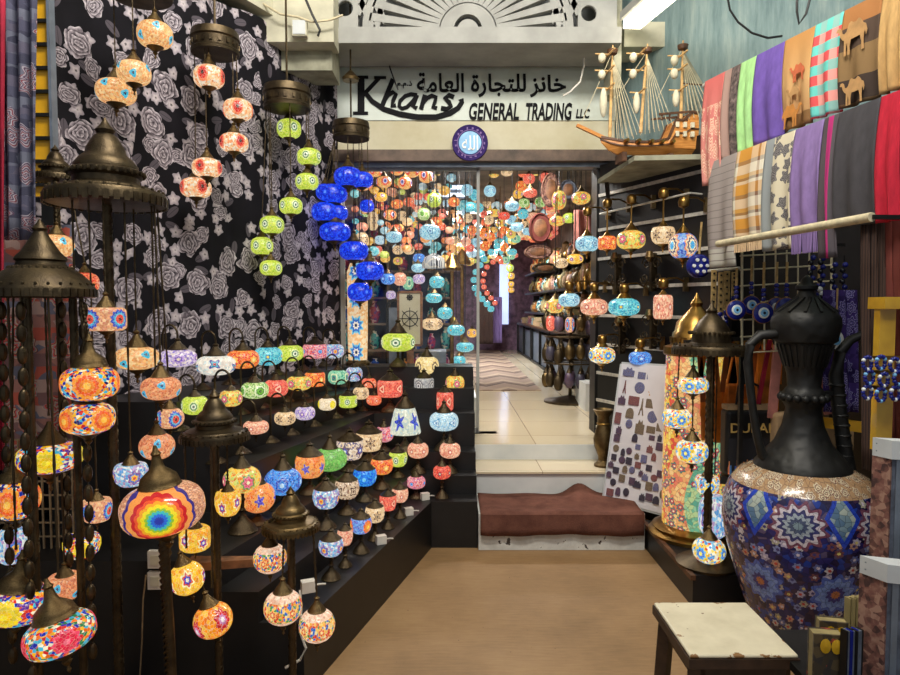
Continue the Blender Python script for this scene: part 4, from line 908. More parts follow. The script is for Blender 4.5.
# ------------------------------------------------------------------ floor lamps with globes hung on chains
crown_brim = [(.93, -.16), (1.0, -.14), (1.0, .0), (.97, .06), (.84, .1), (.82, .13), (.62, .18), (.55, .22), (.55, .32), (.6, .36), (.6, .44), (.53, .48), (.53, .54), (.44, .66), (.34, .74), (.32, .84), (.26, .95), (.2, 1.05), (.14, 1.1), (.17, 1.17), (.09, 1.26), (.04, 1.34), (.01, 1.4)]
crown_dome = [(.95, -.2), (1.0, -.18), (1.0, -.02), (.97, .03), (.9, .14), (.74, .3), (.55, .42), (.46, .47), (.44, .54), (.48, .58), (.46, .64), (.36, .74), (.26, .9), (.17, 1.05), (.12, 1.16), (.15, 1.22), (.07, 1.32), (.01, 1.42)]
crown_prof = [(.9, -.2), (.97, -.19), (1.0, -.1), (1.0, .0), (.96, .06), (.8, .2), (.6, .36), (.55, .4), (.57, .47), (.5, .6), (.38, .82), (.22, .96), (.13, 1.06), (.17, 1.13), (.09, 1.22), (.05, 1.35), (.01, 1.45)]
def floor_lamp(px, Y, wpx, yrim, label, globes, zf=0, pole_r=.013, posts=1, hk=1.0, beads=False, group='crowned floor lamps', metal='bronze', dome='bronze', prof=None):
    top = P(px, yrim, Y); R = size(px, yrim, Y, wpx)/2
    t = thing('mosaic_floor_lamp', label, 'floor lamp', (top.x, Y, zf), 0, group)
    H = top.z-zf
    MB().lathe([(.15, 0), (.155, .015), (.13, .03), (.08, .045), (.03, .08), (.02, .12)], 24).build('base', metal, t)
    rr = MB().lathe([(r*R, z*R*hk) for r, z in (prof or crown_brim)], 32, Matrix.Translation((0, 0, H+.12*R)))
    m = 40
    for k in range(m):                                           # pierced rim
        a = 2*PI*k/m; rr.box((R*1.0*math.cos(a), R*math.sin(a), H+.02*R), (.006, R*.09, R*.16), None, a)
    for k in range(28):                                          # bead row and pierced lozenges on the dome
        a = 2*PI*k/28; q = .62 if prof is None else .56
        rr.sphere((R*q*math.cos(a), R*q*math.sin(a), H+.12*R+R*hk*(.4 if prof is None else .4)), R*.05, 6, 4)
        rr.sphere((R*.94*math.cos(a), R*.94*math.sin(a), H+.12*R+R*hk*.08), R*.035, 6, 4)
    rr.build('crown', dome, t)
    for k in range(posts):
        a = 2*PI*k/posts+.6; q = 0 if posts == 1 else R*.55
        mb = MB()
        x_, y_ = q*math.cos(a), q*math.sin(a)
        n = max(8, int(H/.05))
        mb.tube([(x_, y_, .03+(H-.03)*j/n) for j in range(n+1)], pole_r, 10)
        for q3 in range(4 if posts == 1 else 2):
            mb.tube([(x_+pole_r*.86*math.cos(j*.5+q3*PI/2), y_+pole_r*.86*math.sin(j*.5+q3*PI/2), .04+(H-.06)*j/(n*4)) for j in range(n*4+1)], pole_r*.3, 4)
        mb.build('pole', metal, t)
    if beads:
        for k in range(4):
            a = k*1.57+.1; mb = MB(); z = H-.02
            while z > H-1.1:
                mb.sphere((R*.8*math.cos(a), R*.8*math.sin(a), z-.03), .014, 8, 6, 2.0); z -= .062
            mb.tube([(R*.8*math.cos(a), R*.8*math.sin(a), H), (R*.8*math.cos(a), R*.8*math.sin(a), H-1.12)], .003, 4)
            mb.build('bead_string', metal, t)
    for (gx, gy, w, h, dy, sh, mt, *opt) in globes:
        p, r, hz = pxglobe(gx, gy, w, h, Y+dy)
        l = Vector((p.x-top.x, p.y-Y, p.z-zf))
        capk = opt[0] if opt else 'cap'
        cr = r*(.62 if capk == 'bell' else .5); ch = cr*(1.0 if capk == 'bell' else 1.25)
        tilt = opt[1] if len(opt) > 1 else None
        g = globe(t, sh, mt, l, r, hz, capk, ch, capr=cr, tilt=tilt)
        hgt = hz*.97+ch*(2.0 if capk == 'bell' else 1.5)
        d_ = Vector((l.x, l.y, 0)); L_ = d_.length
        e = d_*(min(1, R*.85/L_) if L_ > 1e-4 else 1)
        a_ = Vector((l.x, l.y, l.z+hgt)); b_ = Vector((e.x, e.y, H))
        if b_.z-a_.z > .03:
            c = chain_between(t, a_, b_, .0045)
        else:                                                    # out beyond the crown: an arm from the pole
            MB().tube([a_-Vector((0, 0, .01)), a_+Vector((0, 0, .03)), Vector((l.x*.5, l.y*.5, a_.z+.05)), Vector((0, 0, a_.z+.02))], .006, 6).build('arm', metal, t)
    return t
floor_lamp(107, 2.3, 111, 203, 'tall floor lamp with a wide pierced brass crown standing before the rose curtain', [
  (106, 319, 38, 23, -.12, 'drum', 'eye'), (137, 358, 42, 22, .1, 'oval', 'cream_teal'), (161, 388, 38, 22, .0, 'oval', 'salmon_teal'), (170, 418, 27, 20, .12, 'round', 'eye'), (157, 446, 34, 25, .02, 'round', 'salmon_teal'),
  (131, 475, 33, 22, -.06, 'cup', 'bluemulti'), (97, 510, 28, 21, -.1, 'fez', 'eye'), (82, 546, 35, 22, -.1, 'cup', 'rainbow_yellow')], pole_r=.016)
floor_lamp(56, 2.62, 46, 180, 'floor lamp with an orange and a red globe behind the nearest brass crown', [
  (57, 246, 32, 22, -.05, 'round', 'cream_teal'), (85, 283, 26, 20, -.08, 'oval', 'redorange')], pole_r=.012)
floor_lamp(42, 1.95, 97, 294, 'nearest floor lamp with beaded strings and a broad brass crown at the left edge', [
  (90, 383, 54, 33, -.02, 'oval', 'rainbow', 'bell'), (88, 418, 50, 30, -.02, 'oval', 'rainbow', 'caplow'), (50, 457, 60, 28, .06, 'oval', 'rainbow_yellow', 'caplow'), (15, 499, 46, 38, 0, 'round', 'rainbow', 'bell'),
  (12, 545, 32, 36, .06, 'round', 'bluemulti', 'cap'), (65, 587, 34, 24, .1, 'cup', 'salmon_teal'), (18, 603, 62, 33, -.08, 'oval', 'rainbow_yellow', 'bell', (.0, .12, 0)), (60, 634, 66, 35, -.12, 'oval', 'rainbow_pink', 'bell', (.0, -.22, 0))], pole_r=.012, posts=3, beads=True, prof=crown_dome)
floor_lamp(215, 2.25, 66, 438, 'short floor lamp with a domed dark crown and yellow globes', [
  (228, 503, 26, 25, .0, 'cup', 'yellow'), (187, 578, 34, 30, -.05, 'round', 'yellow', 'cap', (0, -.25, 0)), (213, 620, 38, 31, -.12, 'round', 'orange_flower', 'cap', (0, -.25, 0)), (195, 538, 30, 22, .05, 'drum', 'yellow')], pole_r=.013)
floor_lamp(291, 2.2, 56, 528, 'shortest floor lamp with a gilt edged crown and cream globes in a colour band', [
  (270, 558, 33, 27, -.02, 'round', 'goldband'), (283, 607, 38, 31, -.1, 'round', 'goldband'), (317, 625, 36, 30, -.02, 'round', 'goldband')], pole_r=.013, dome='brass')
# big single globe lamp with a rainbow sunburst
s = N('sunburst_mosaic'); o = s.obj(); x, y, z = s.xyz(o)
ax = s.math('MULTIPLY', s.math('ADD', x, .08), .92); vz = s.math('MULTIPLY', s.math('ADD', z, .02), .58)
d = s.math('SQRT', s.math('ADD', s.math('MULTIPLY', ax, ax), s.math('MULTIPLY', vz, vz))); ph = s.math('ARCTAN2', vz, ax)
pet = s.math('ADD', d, s.math('MULTIPLY', s.math('ABSOLUTE', s.math('SINE', s.math('MULTIPLY', ph, 7.0))), -.035))
vo = s.voro(o, 22); ed = s.voro(o, 22, 'DISTANCE_TO_EDGE')['Distance']
c = s.pal(s.xyz(vo['Color'])[0], [(226, 160, 120), (206, 140, 104), (240, 190, 150), (180, 120, 100)])
sun = s.ramp(s.math('DIVIDE', pet, .72), [(0, (40, 60, 170)), (.1, (40, 110, 220)), (.2, (60, 190, 190)), (.29, (150, 200, 60)), (.37, (250, 226, 40)), (.48, (250, 170, 40)), (.57, (244, 90, 50)), (.66, (206, 36, 44)), (.76, (250, 160, 80)), (.92, (60, 50, 130))])
front = s.math('LESS_THAN', y, 0.0)
c = s.mix(s.math('MULTIPLY', s.math('LESS_THAN', pet, .72), front), c, sun)
c = s.mix(s.math('LESS_THAN', ed, .03), c, s.mix(.5, c, lin((90, 50, 40))))
M['sunburst'] = s.bsdf(s.mix(.6, c, (0, 0, 0, 1)), .15, emit=c, estr=.78, coat=.3)
Yb = 1.95; p, r, hz = pxglobe(163, 508, 80, 46, Yb)
g_ = thing('mosaic_floor_lamp', 'floor lamp with one large tilted globe bearing a rainbow sunburst', 'floor lamp', (p.x+.02, Yb, 0))
MB().lathe([(.15, 0), (.155, .015), (.12, .03), (.05, .05), (.02, .1)], 24).build('base', 'bronze', g_)
zb_ = p.z-hz*.9
tw = MB().tube([(0, 0, .03), (-.005, 0, zb_*.5), (-.02, 0, zb_)], .015, 10)
for q3 in range(4): tw.tube([(-.02*(j/120)+.013*math.cos(j*.5+q3*PI/2), .013*math.sin(j*.5+q3*PI/2), .05+(zb_-.1)*j/120) for j in range(121)], .005, 4)
tw.build('pole', 'bronze', g_)
globe(g_, 'oval', 'sunburst', (-.02, 0, p.z), r, hz, 'bell', r*.52, capr=r*.5, tilt=(0, -.1, .41), metal='brass')

# ------------------------------------------------------------------ chandeliers
def chandelier(px, py, w, Y, label, globes, mat, shape='oval', canopy=None):
    c = P(px, py, Y); R = size(px, py, Y, w)/2
    t = thing('mosaic_chandelier', label, 'chandelier', c, 0, 'spiral chandeliers by the rose curtain')
    hh = R*.62
    m = MB().lathe([(R*.9, -hh), (R*1.0, -hh), (R*1.02, -hh*.8), (R*.96, -hh*.7), (R*.98, -.1*hh), (R*1.04, 0), (R*.98, hh*.5), (R*.6, hh*.62), (R*.2, hh*.8), (.01, hh*.9)], 32)
    for k in range(18):
        a = 2*PI*k/18; m.box((R*math.cos(a), R*math.sin(a), -hh*.4), (.006, R*.12, hh*.3), None, a)
    m.build('drum_canopy', 'bronze', t)
    ht = 4.6-c.z
    MB().tube([(0, 0, hh*.7), (0, 0, ht)], .007, 6).build('rod', 'bronze', t)
    if canopy:
        q = P(canopy[0], canopy[1], Y)
        MB().lathe([(.055, -.02), (.06, 0), (.03, .03), (.01, .05)], 16, Matrix.Translation((0, 0, q.z-c.z))).build('ceiling_cup', 'brass', t)
    for (gx, gy, gw_, gh) in globes:
        mt = mat
        p, r, hz = pxglobe(gx, gy, gw_, gh, Y)
        l = p-c; 
        l.y = math.sqrt(max(0, (R*.8)**2-l.x**2))*(1 if random.random() < .4 else -1) if abs(l.x) < R*.8 else 0
        p2, r, hz = pxglobe(gx, gy, gw_, gh, Y+l.y); l = p2-c
        globe(t, shape, mt, l, r, hz, 'cap', r*.62, capr=r*.5)
        chain_between(t, (l.x, l.y, l.z+hz+r*.9), (max(-R*.9, min(R*.9, l.x)), l.y, -hh*.9), .004)
    return t
chandelier(140, -22, 60, 2.9, 'chandelier of cream globes with teal flowers hanging out of the top left corner', [(155, 35, 34, 24), (134, 73, 32, 22), (116, 92, 38, 23)], 'cream_teal')
chandelier(215, 40, 46, 3.5, 'chandelier of orange and white globes under a dark drum before the curtain', [(209, 77, 30, 21), (238, 110, 29, 20), (234, 143, 28, 18), (207, 168, 29, 18), (196, 188, 30, 19)], 'creamred')
chandelier(287, 95, 46, 4.05, 'chandelier of lime green globes under a dark drum', [(289, 129, 24, 18), (309, 157, 24, 16), (307, 182, 23, 16), (291, 206, 23, 16), (272, 225, 24, 17), (262, 246, 22, 17), (271, 268, 22, 15)], 'lime')
chandelier(351, 128, 36, 4.6, 'chandelier of cobalt blue globes before the shop window', [(348, 177, 28, 18), (333, 194, 29, 18), (325, 212, 27, 18), (335, 232, 31, 18), (354, 251, 29, 18), (370, 271, 28, 18), (360, 292, 25, 18), (362, 180, 22, 15), (325, 192, 18, 15), (338, 213, 20, 14)], 'blue', canopy=(346, 78))
# red-glazed cloth strips, wire grid and yellow slats at the left edge
def hang(nm, x0, x1, y0, y1, Y, mat, label, cat, sc=(1, 1), fold=.012, Y1=None):
    Y1 = Y1 or Y
    def fn(u, v):
        Yc = Y+(Y1-Y)*u
        a = P(x0+(x1-x0)*u, y1+(y0-y1)*v, Yc)
        return (a.x, a.y+fold*math.sin(u*17+v*2), a.z)
    o = MB().grid(fn, 24, 10).build(nm, mat, uvscale=sc)
    solid(o, .005)
    return tag(o, label, cat)
hang('scarf', -14, 5, -10, 470, 2.4, 'redcloth', 'narrow red cloth hanging at the left edge', 'scarf')
hang('scarf', 3, 37, -10, 240, 2.42, 'paisley', 'navy paisley scarf hanging beside the yellow slats', 'scarf', (.15, .95))
hang('kilim', -10, 74, 225, 470, 2.72, 'kilim', 'dark red woven kilim hanging behind the nearest floor lamp', 'kilim', (.4, 1.05))
a = P(40, 90, 2.78)
g_ = thing('slat_panel', 'yellow slatted wall panel between the paisley scarf and curtain', 'wall panel', (P(33, 0, 2.78).x, 2.78, 0))
zt, zb_ = P(38, -15, 2.78).z, P(38, 196, 2.78).z
MB().box((0, .02, (zt+zb_)/2), (.12, .02, zt-zb_)).build('board', 'yellowplastic', g_, smooth=False)
for k in range(9):
    MB().box((0, .005, zb_+(zt-zb_)*(k+.5)/9), (.125, .02, .014)).build('slat', 'blackmetal', g_, smooth=False)
MB().box((.065, .01, (zt+zb_)/2), (.012, .04, zt-zb_)).build('edge_strip', 'steel', g_, smooth=False)
MB().box((.02, .03, zb_/2), (.05, .02, zb_)).build('post', 'blackmetal', g_, smooth=False)
m = MB()
Yg = 2.55
gx0_, gx1_ = P(-8, 560, Yg).x, P(82, 560, Yg).x; gz0, gz1 = .02, P(40, 440, Yg).z
for k in range(13): x_ = gx0_+(gx1_-gx0_)*k/12; m.bar((x_, Yg, gz0), (x_, Yg, gz1), .006)
for k in range(18): z_ = gz0+(gz1-gz0)*k/17; m.bar((gx0_, Yg+.006, z_), (gx1_, Yg+.006, z_), .006)
tag(m.build('wire_grid', 'gridrust', smooth=False), 'rusty wire grid panel standing behind the lowest left globes', 'grid panel')
# sockets and cords
for (py, txt) in ((559, 'upper'), (580, 'lower')):
    p = P(156, py, YN-.012)
    g_ = thing('wall_socket', f'{txt} of two white sockets on the black end of the stand', 'socket', p, 0, 'sockets on the stand')
    MB().box((0, 0, 0), (.055, .02, .066)).build('plate', 'white_cable', g_, smooth=False)
    MB().box((0, -.012, 0), (.03, .006, .035)).build('outlet', 'concrete', g_, smooth=False)
def cord(pts, label, mat='white_cable', r=.005):
    tag(MB().tube(pts, r, 6).build('power_cord', mat), label, 'cord')
def ptsY(l): return [P(x, y, Y) for x, y, Y in l]
cord(ptsY([(300, 590, 2.38), (301, 610, 2.36), (300, 632, 2.36), (306, 648, 2.35), (300, 660, 2.33), (285, 668, 2.3)]), 'white power cord dangling by the shortest floor lamp')
cord(ptsY([(146, 575, 2.38), (143, 600, 2.38), (142, 640, 2.38), (139, 690, 2.38)]), 'thin grey cord running down under the sockets', 'gridrust', .003)
for (x, y, lab) in ((308, 586, 'white plug adapter behind the shortest floor lamp'), (412, 511, 'white plug on the edge of the lowest tier'), (425, 495, 'small white plug beside the lowest corner lamps'), (381, 527, 'white plug at the foot of the lowest tier lamps')):
    Yp = on_line(x, y, TC[0]+.03, .29) if x > 320 else 2.40
    p = P(x, y, Yp)
    if x > 400: p = Vector((P(x, 500, 3.99).x, 3.99, TZ[0]+.022)) if x > 420 else Vector((p.x-.02, p.y, TZ[0]+.022))
    elif x > 320: p.z = TZ[0]+.022
    o = thing('plug', lab, 'plug', p, .4)
    MB().box((0, 0, 0), (.05, .035, .042)).build('body', 'white_cable', o, smooth=False); MB().tube([(.02, 0, 0), (.05, .01, -.005), (.07, .02, -.012)], .004, 5).build('lead', 'white_cable', o)
# ------------------------------------------------------------------ black slat wall with wall lamps
SA, SB = (1.14, 5.0), (1.66, 3.9)
def Swall(px, py, off=0):
    n = Vector((-.904, -.427)) * off
    return seg_Y(px, py, (SA[0]+n.x, SA[1]+n.y), (SB[0]+n.x, SB[1]+n.y))
sw = thing('slat_wall_panel', 'black slat wall panel with pale metal rails behind the wall lamps', 'wall panel', (0, 0, 0))
zt = P(600, 172, 5.0).z
tn = Vector((SB[0]-SA[0], SB[1]-SA[1], 0)).normalized(); nn = Vector((-.904, -.427, 0))
A3, B3 = Vector((*SA, 0)), Vector((*SB, 0))
MB().prism([(SA[0], SA[1]), (SB[0], SB[1]), (SB[0]+.04, SB[1]+.02), (SA[0]+.04, SA[1]+.02)], 0, zt+.05).build('board', 'black', sw, smooth=False)
for z in (2.33, 2.07, 1.85, 1.63, 1.42, 1.2, .98, .77, .56):
    MB().bar(A3+nn*.006+Vector((0, 0, z)), B3+nn*.006+Vector((0, 0, z)), .012, .022).build('rail', 'rail', sw, smooth=False)
def wall_lamp(px, py, w, h, sh, mt, ytop, label, off=.2, fin=True):
    Y = Swall(px, py, off); p, r, hz = pxglobe(px, py, w, h, Y)
    zt_ = P(px, ytop, Y).z
    wp = p-nn*(off-.012)
    t = thing('wall_lamp', label, 'wall lamp', (wp.x, wp.y, zt_), 0, 'wall lamps on the black slat wall')
    d = Vector((p.x-wp.x, p.y-wp.y, 0))
    g = globe(t, sh, mt, (d.x, d.y, p.z-zt_), r, hz, 'caplow', r*.6, fin=fin, capr=r*.5, metal='gold')
    gt = p.z-zt_+hz+r*.5
    MB().tube([(0, 0, .012), (d.x*.4, d.y*.4, .04), (d.x*.8, d.y*.8, .035), (d.x, d.y, .0), (d.x, d.y, gt)], .006, 6).build('arm', 'gold', t)
    MB().lathe([(.012, -.03), (.03, -.02), (.034, .01), (.026, .03), (.012, .04)], 14, Matrix.Translation((d.x, d.y, 0))).build('cup', 'gold', t)
    MB().box((0, 0, 0), (.03, .03, .09)).build('wall_plate', 'brass', t, smooth=False)
wall_lamp(587, 244, 23, 15, 'oval', 'sky', 212, 'pale blue oval wall lamp nearest the shop entrance in the upper row')
wall_lamp(607, 243, 18, 13, 'drum', 'orange', 204, 'orange drum wall lamp beside the pale blue one in the upper row')
wall_lamp(631, 240, 28, 18, 'oval', 'yelloworange', 200, 'gold and orange flowered oval wall lamp in the upper row')
wall_lamp(663, 236, 24, 17, 'cup', 'beige', 194, 'beige bowl wall lamp with dark flecks in the upper row')
wall_lamp(683, 246, 28, 25, 'round', 'bluemed', 203, 'round blue wall lamp with a flower medallion')
wall_lamp(594, 307, 27, 16, 'oval', 'pink', 288, 'lilac and rose oval wall lamp in the middle row')
wall_lamp(624, 307, 31, 17, 'oval', 'turq', 289, 'turquoise oval wall lamp in the middle row', .2)
wall_lamp(663, 307, 19, 24, 'drum', 'pink', 284, 'tall salmon drum wall lamp with a red medallion')
wall_lamp(602, 355, 26, 16, 'oval', 'yblue', 340, 'white and turquoise flowered wall lamp above the magnet board')
wall_lamp(640, 358, 22, 13, 'oval', 'azure', 344, 'small bright blue wall lamp at the top of the magnet board')
wall_lamp(569, 300, 21, 13, 'oval', 'sky', 286, 'small pale blue wall lamp reaching over the entrance', .34)
# unlit scroll sconces
def scroll(px, py, label):
    Y = Swall(px, py, .08); p = P(px, py, Y); wp = p-nn*.07
    t = thing('scroll_sconce', label, 'sconce', (wp.x, wp.y, p.z), math.atan2(tn.y, tn.x), 'unlit scroll sconces')
    for s_ in (-1, 1):
        for (cx_, cz, r0, tu) in ((.05, .06, .045, 1), (.07, -.04, .04, -1), (.03, -.09, .03, 1)):
            m = MB().tube([(s_*(cx_+r0*(1-j/26)*math.cos(tu*j*.42)), -.04, cz+r0*(1-j/26)*math.sin(tu*j*.42)) for j in range(24)], .005, 5); m.build('scroll', 'bronze', t)
    MB().box((0, -.025, 0), (.02, .05, .26)).build('back_plate', 'bronze', t, smooth=False)
    MB().lathe([(.01, -.03), (.03, 0), (.02, .04)], 12, Matrix.Translation((0, -.06, .1))).build('lamp_cup', 'brass', t)
scroll(613, 272, 'unlit bronze scroll sconce under the orange drum wall lamp'); scroll(648, 272, 'unlit bronze scroll sconce under the beige bowl wall lamp')
scroll(617, 336, 'unlit bronze scroll sconce under the turquoise wall lamp'); scroll(648, 330, 'unlit bronze scroll sconce left of the gilded column lamp')
# horizontal bracket rod
a, b = P(600, 214, Swall(600, 214, .1)), P(690, 193, Swall(690, 193, .1))
g_ = thing('hanging_rod', 'thin metal display rod above the upper row of wall lamps', 'rod', (a+b)/2)
MB().tube([a-(a+b)/2, b-(a+b)/2], .007, 8).build('rod', 'rail', g_)
for e in (a, b): MB().tube([e-(a+b)/2, e-(a+b)/2-nn*.1], .006, 6).build('bracket', 'rail', g_)
# ------------------------------------------------------------------ magnet board
def foot_pt(px, py, z): Y = YZ(px, py, z); return P(px, py, Y)
BL = P(604, 498, 4.24); BR = P(664, 514, 3.99)
dz = 0
TLp = P(622, 364, 4.34); TRp = P(677, 367, 4.09)
bo = thing('magnet_board', 'white display board of souvenir magnets leaning against the slat wall', 'board', BL)
def bfn(u, v): return (BL.lerp(BR, u)).lerp(TLp.lerp(TRp, u), v)-BL
o = MB().grid(bfn, 4, 4).build('panel', 'board', bo, smooth=False); solid(o, .02)
bu = (BR-BL).normalized(); bv = (TLp-BL).normalized(); bn = bu.cross(bv).normalized()
if bn.y > 0: bn = -bn
e_ = MB()
for q0, q1 in ((BL, BR), (BR, TRp), (TRp, TLp), (TLp, BL)): e_.bar(q0-BL, q1-BL, .012, .026)
e_.build('edge', 'whitecard', bo, smooth=False)
def onboard(px, py):
    a, b, _ = ray(px, py); d = Vector((a, 1, b)); o_ = Vector((0, 0, CAMZ))
    return o_+d*((BL-o_).dot(bn)/d.dot(bn))
Rb = Matrix((bu, (bn.cross(bu)), bn)).transposed().to_4x4()
def magshape(kind):
    m = MB()
    if kind == 'round': m.lathe([(1, 0), (1, .7), (.85, 1)], 20)
    elif kind == 'tower': m.prism([(-.9, -1), (-.5, -1), (-.25, -.4), (.25, -.4), (.5, -1), (.9, -1), (.35, -.1), (.15, 1), (-.15, 1), (-.35, -.1)], 0, 1)
    elif kind == 'sun': m.prism([((1 if i % 2 else .72)*math.cos(PI*i/9), (1 if i % 2 else .72)*math.sin(PI*i/9)) for i in range(18)], 0, 1)
    elif kind == 'house': m.prism([(-.9, -1), (.9, -1), (.9, .4), (.5, .4), (.4, 1), (.1, .6), (-.3, 1), (-.5, .4), (-.9, .4)], 0, 1)
    elif kind == 'dome': m.prism([(-.8, -1), (.8, -1), (.8, -.1)]+[(.8*math.cos(PI*i/8), -.1+1.1*math.sin(PI*i/8)) for i in range(1, 8)]+[(-.8, -.1)], 0, 1)
    else: m.prism([(-1, -.9), (-.9, -1), (.9, -1), (1, -.9), (1, .9), (.9, 1), (-.9, 1), (-1, .9)], 0, 1)
    return m.mesh('magnet_'+kind, False)
MG = {k: magshape(k) for k in ('round', 'tower', 'sun', 'house', 'dome', 'plate')}
def magnet(px, py, w, h, kind, mat, label, group):
    p = onboard(px, py)+bn*.0102
    wm, hm = size(px, py, p.y, w)*.5, size(px, py, p.y, h)*.5
    o = put('souvenir_magnet', MG[kind], mat)
    o.matrix_world = Matrix.Translation(p) @ Rb @ Matrix.Diagonal((wm, hm, .012, 1))
    tag(o, label, 'magnet', group)
G_ = 'souvenir magnets on the white board'
for px, py, w, h, k, mt, lab in [
  (630, 372, 13, 9, 'house', 'mag_b', 'wide blue magnet in the top left corner of the magnet board'), (643, 376, 8, 7, 'plate', 'mag_b', 'small blue magnet at the top middle of the board'), (652, 375, 9, 10, 'dome', 'mag_b', 'blue domed magnet at the top of the board'), (663, 379, 10, 13, 'round', 'mag_a', 'large plum magnet in the top right corner of the board'),
  (626, 387, 4, 13, 'tower', 'mag_d', 'narrow upright magnet on the left of the board'), (641, 388, 11, 12, 'round', 'mag_b', 'round landscape magnet with a dark rim'), (655, 393, 12, 11, 'sun', 'mag_y', 'amber sun shaped magnet'), (668, 392, 6, 10, 'plate', 'mag_a', 'plum magnet right of the amber sun'),
  (623, 400, 8, 9, 'house', 'mag_a', 'plum house shaped magnet left of the red picture magnet'), (635, 401, 11, 9, 'plate', 'mag_d', 'wide red picture magnet'), (643, 407, 6, 17, 'tower', 'mag_c', 'grey tower shaped magnet'), (652, 404, 10, 9, 'plate', 'mag_c', 'grey stone square magnet beside the tower'), (663, 405, 10, 13, 'round', 'mag_a', 'round plum magnet under the top right corner'),
  (631, 413, 10, 10, 'dome', 'mag_c', 'grey domed magnet left of the tower'), (619, 418, 6, 11, 'plate', 'mag_d', 'red upright magnet by the left edge of the board'), (654, 417, 12, 14, 'round', 'mag_b', 'largest round blue magnet in the middle of the board'), (630, 424, 7, 9, 'round', 'mag_b', 'small round blue magnet below the grey dome'), (641, 427, 10, 14, 'house', 'mag_c', 'grey castle shaped magnet'),
  (652, 430, 9, 7, 'plate', 'mag_c', 'grey oblong magnet under the largest round one'), (662, 428, 9, 8, 'plate', 'mag_c', 'grey oblong magnet at the right edge of the board'), (620, 430, 6, 8, 'house', 'mag_a', 'plum magnet under the red upright one')]:
    magnet(px, py, w, h, k, mt, lab, G_)
small = [(653, 438, 6, 5), (661, 438, 5, 8), (618, 438, 6, 7), (636, 438, 7, 8), (617, 448, 6, 7), (639, 447, 5, 5), (651, 449, 7, 8), (661, 447, 8, 8), (624, 452, 5, 7), (630, 451, 6, 7), (615, 457, 5, 6), (638, 456, 5, 6), (645, 459, 6, 8), (655, 457, 6, 8), (623, 460, 7, 7), (630, 461, 6, 7), (612, 464, 6, 6), (617, 470, 6, 6), (626, 469, 6, 7), (633, 470, 6, 7), (639, 465, 6, 6), (642, 473, 5, 6), (650, 468, 6, 6), (610, 474, 6, 6), (614, 482, 6, 7), (623, 478, 6, 7), (646, 477, 7, 7), (611, 492, 7, 7), (619, 491, 6, 8), (627, 492, 6, 8), (633, 481, 6, 7), (638, 484, 9, 7), (650, 486, 7, 8), (657, 487, 7, 8), (655, 478, 7, 7), (661, 474, 6, 7), (643, 497, 6, 7), (650, 497, 7, 7), (657, 500, 8, 8), (663, 494, 5, 9)]
for i, (px, py, w, h) in enumerate(small):
    magnet(px, py, w, h, ['plate', 'dome', 'house', 'round', 'plate'][i*7 % 5], ['mag_a', 'mag_k', 'mag_d', 'mag_a', 'mag_b', 'mag_k', 'mag_c'][i*5 % 7], 'small dark souvenir magnet on the lower half of the white board', 'small magnets on the lower half of the board')
# ------------------------------------------------------------------ brass vase on the step
vz = z2+.012; Yv = YZ(603, 466, vz); p = P(603, 466, Yv)
g_ = thing('brass_vase', 'tall tarnished brass vase on the middle step beside the slat wall', 'vase', (min(p.x, 1.11), Yv, vz))
k = size(603, 440, Yv, 1)
MB().lathe([(9*k, 0), (9*k, 2*k), (5*k, 6*k), (5*k, 10*k), (9*k, 20*k), (10*k, 27*k), (8*k, 36*k), (6*k, 42*k), (6*k, 50*k), (10*k, 56*k), (10.5*k, 57*k), (9*k, 57.5*k), (5*k, 52*k), (.001, 50*k)], 24).build('vase_body', 'brass', g_)
MB().lathe([(6.2*k, 42*k), (7*k, 43*k), (6.2*k, 44*k)], 20, cap=False).build('neck_ring', 'gold', g_)
# ------------------------------------------------------------------ low platform, column lamp, lamp with crown
PZ = .16
pf = thing('display_platform', 'low black platform under the lamps beside the big ewer', 'platform', (0, 0, 0))
MB().prism([(1.205, 3.16), (1.86, 3.16), (1.72, 3.78), (1.60, 3.99), (1.205, 3.99)], 0, PZ).build('deck', 'black', pf, smooth=False)
MB().prism([(1.19, 3.15), (1.215, 3.15), (1.215, 4.0), (1.19, 4.0)], PZ-.02, PZ+.005).build('edge_strip', 'darkwood', pf, smooth=False)
YK = YZ(690, 534, PZ)
pb = P(689, 530, YK)
s = N('painted_column_mosaic'); o = s.obj(); x, y, z = s.xyz(o)
th = s.math('ARCTAN2', y, x); wv = s.math('ADD', th, s.math('MULTIPLY', s.math('SINE', s.math('MULTIPLY', z, 7.0)), .35))
vo = s.voro(o, 46); ed = s.voro(o, 46, 'DISTANCE_TO_EDGE')['Distance']; cr = s.xyz(vo['Color'])
sal = s.pal(cr[0], [(240, 170, 110), (244, 190, 120), (232, 130, 100), (250, 206, 140)])
tea = s.pal(cr[0], [(120, 190, 150), (150, 206, 160), (96, 170, 140), (190, 214, 150)])
yel = s.pal(cr[0], [(246, 200, 80), (250, 220, 120), (240, 160, 80), (226, 90, 70)])
c = s.mix(s.math('GREATER_THAN', wv, -1.85), sal, tea); c = s.mix(s.math('GREATER_THAN', wv, -1.15), c, yel); c = s.mix(s.math('LESS_THAN', wv, -2.7), c, yel)
m_, r__, c__, q__ = flower(s, s.math('MULTIPLY', th, .15), z, 19, .5, .38, 6, .2, 3, .06, .9, .9)
c = s.mix(m_, c, s.ramp(q__, [(0, (250, 240, 200)), (.3, (206, 50, 50)), (.62, (60, 130, 150)), (.85, (80, 130, 60))]))
c = s.mix(s.math('LESS_THAN', ed, .04), c, s.mix(.5, c, lin((120, 90, 60))))
M['paintcol'] = s.bsdf(s.mix(.6, c, (0, 0, 0, 1)), .15, emit=c, estr=.7)
g_ = thing('mosaic_column_lamp', 'tall glowing mosaic column lamp with a gold dome beside the magnet board', 'lamp', (pb.x+.02, YK, PZ))
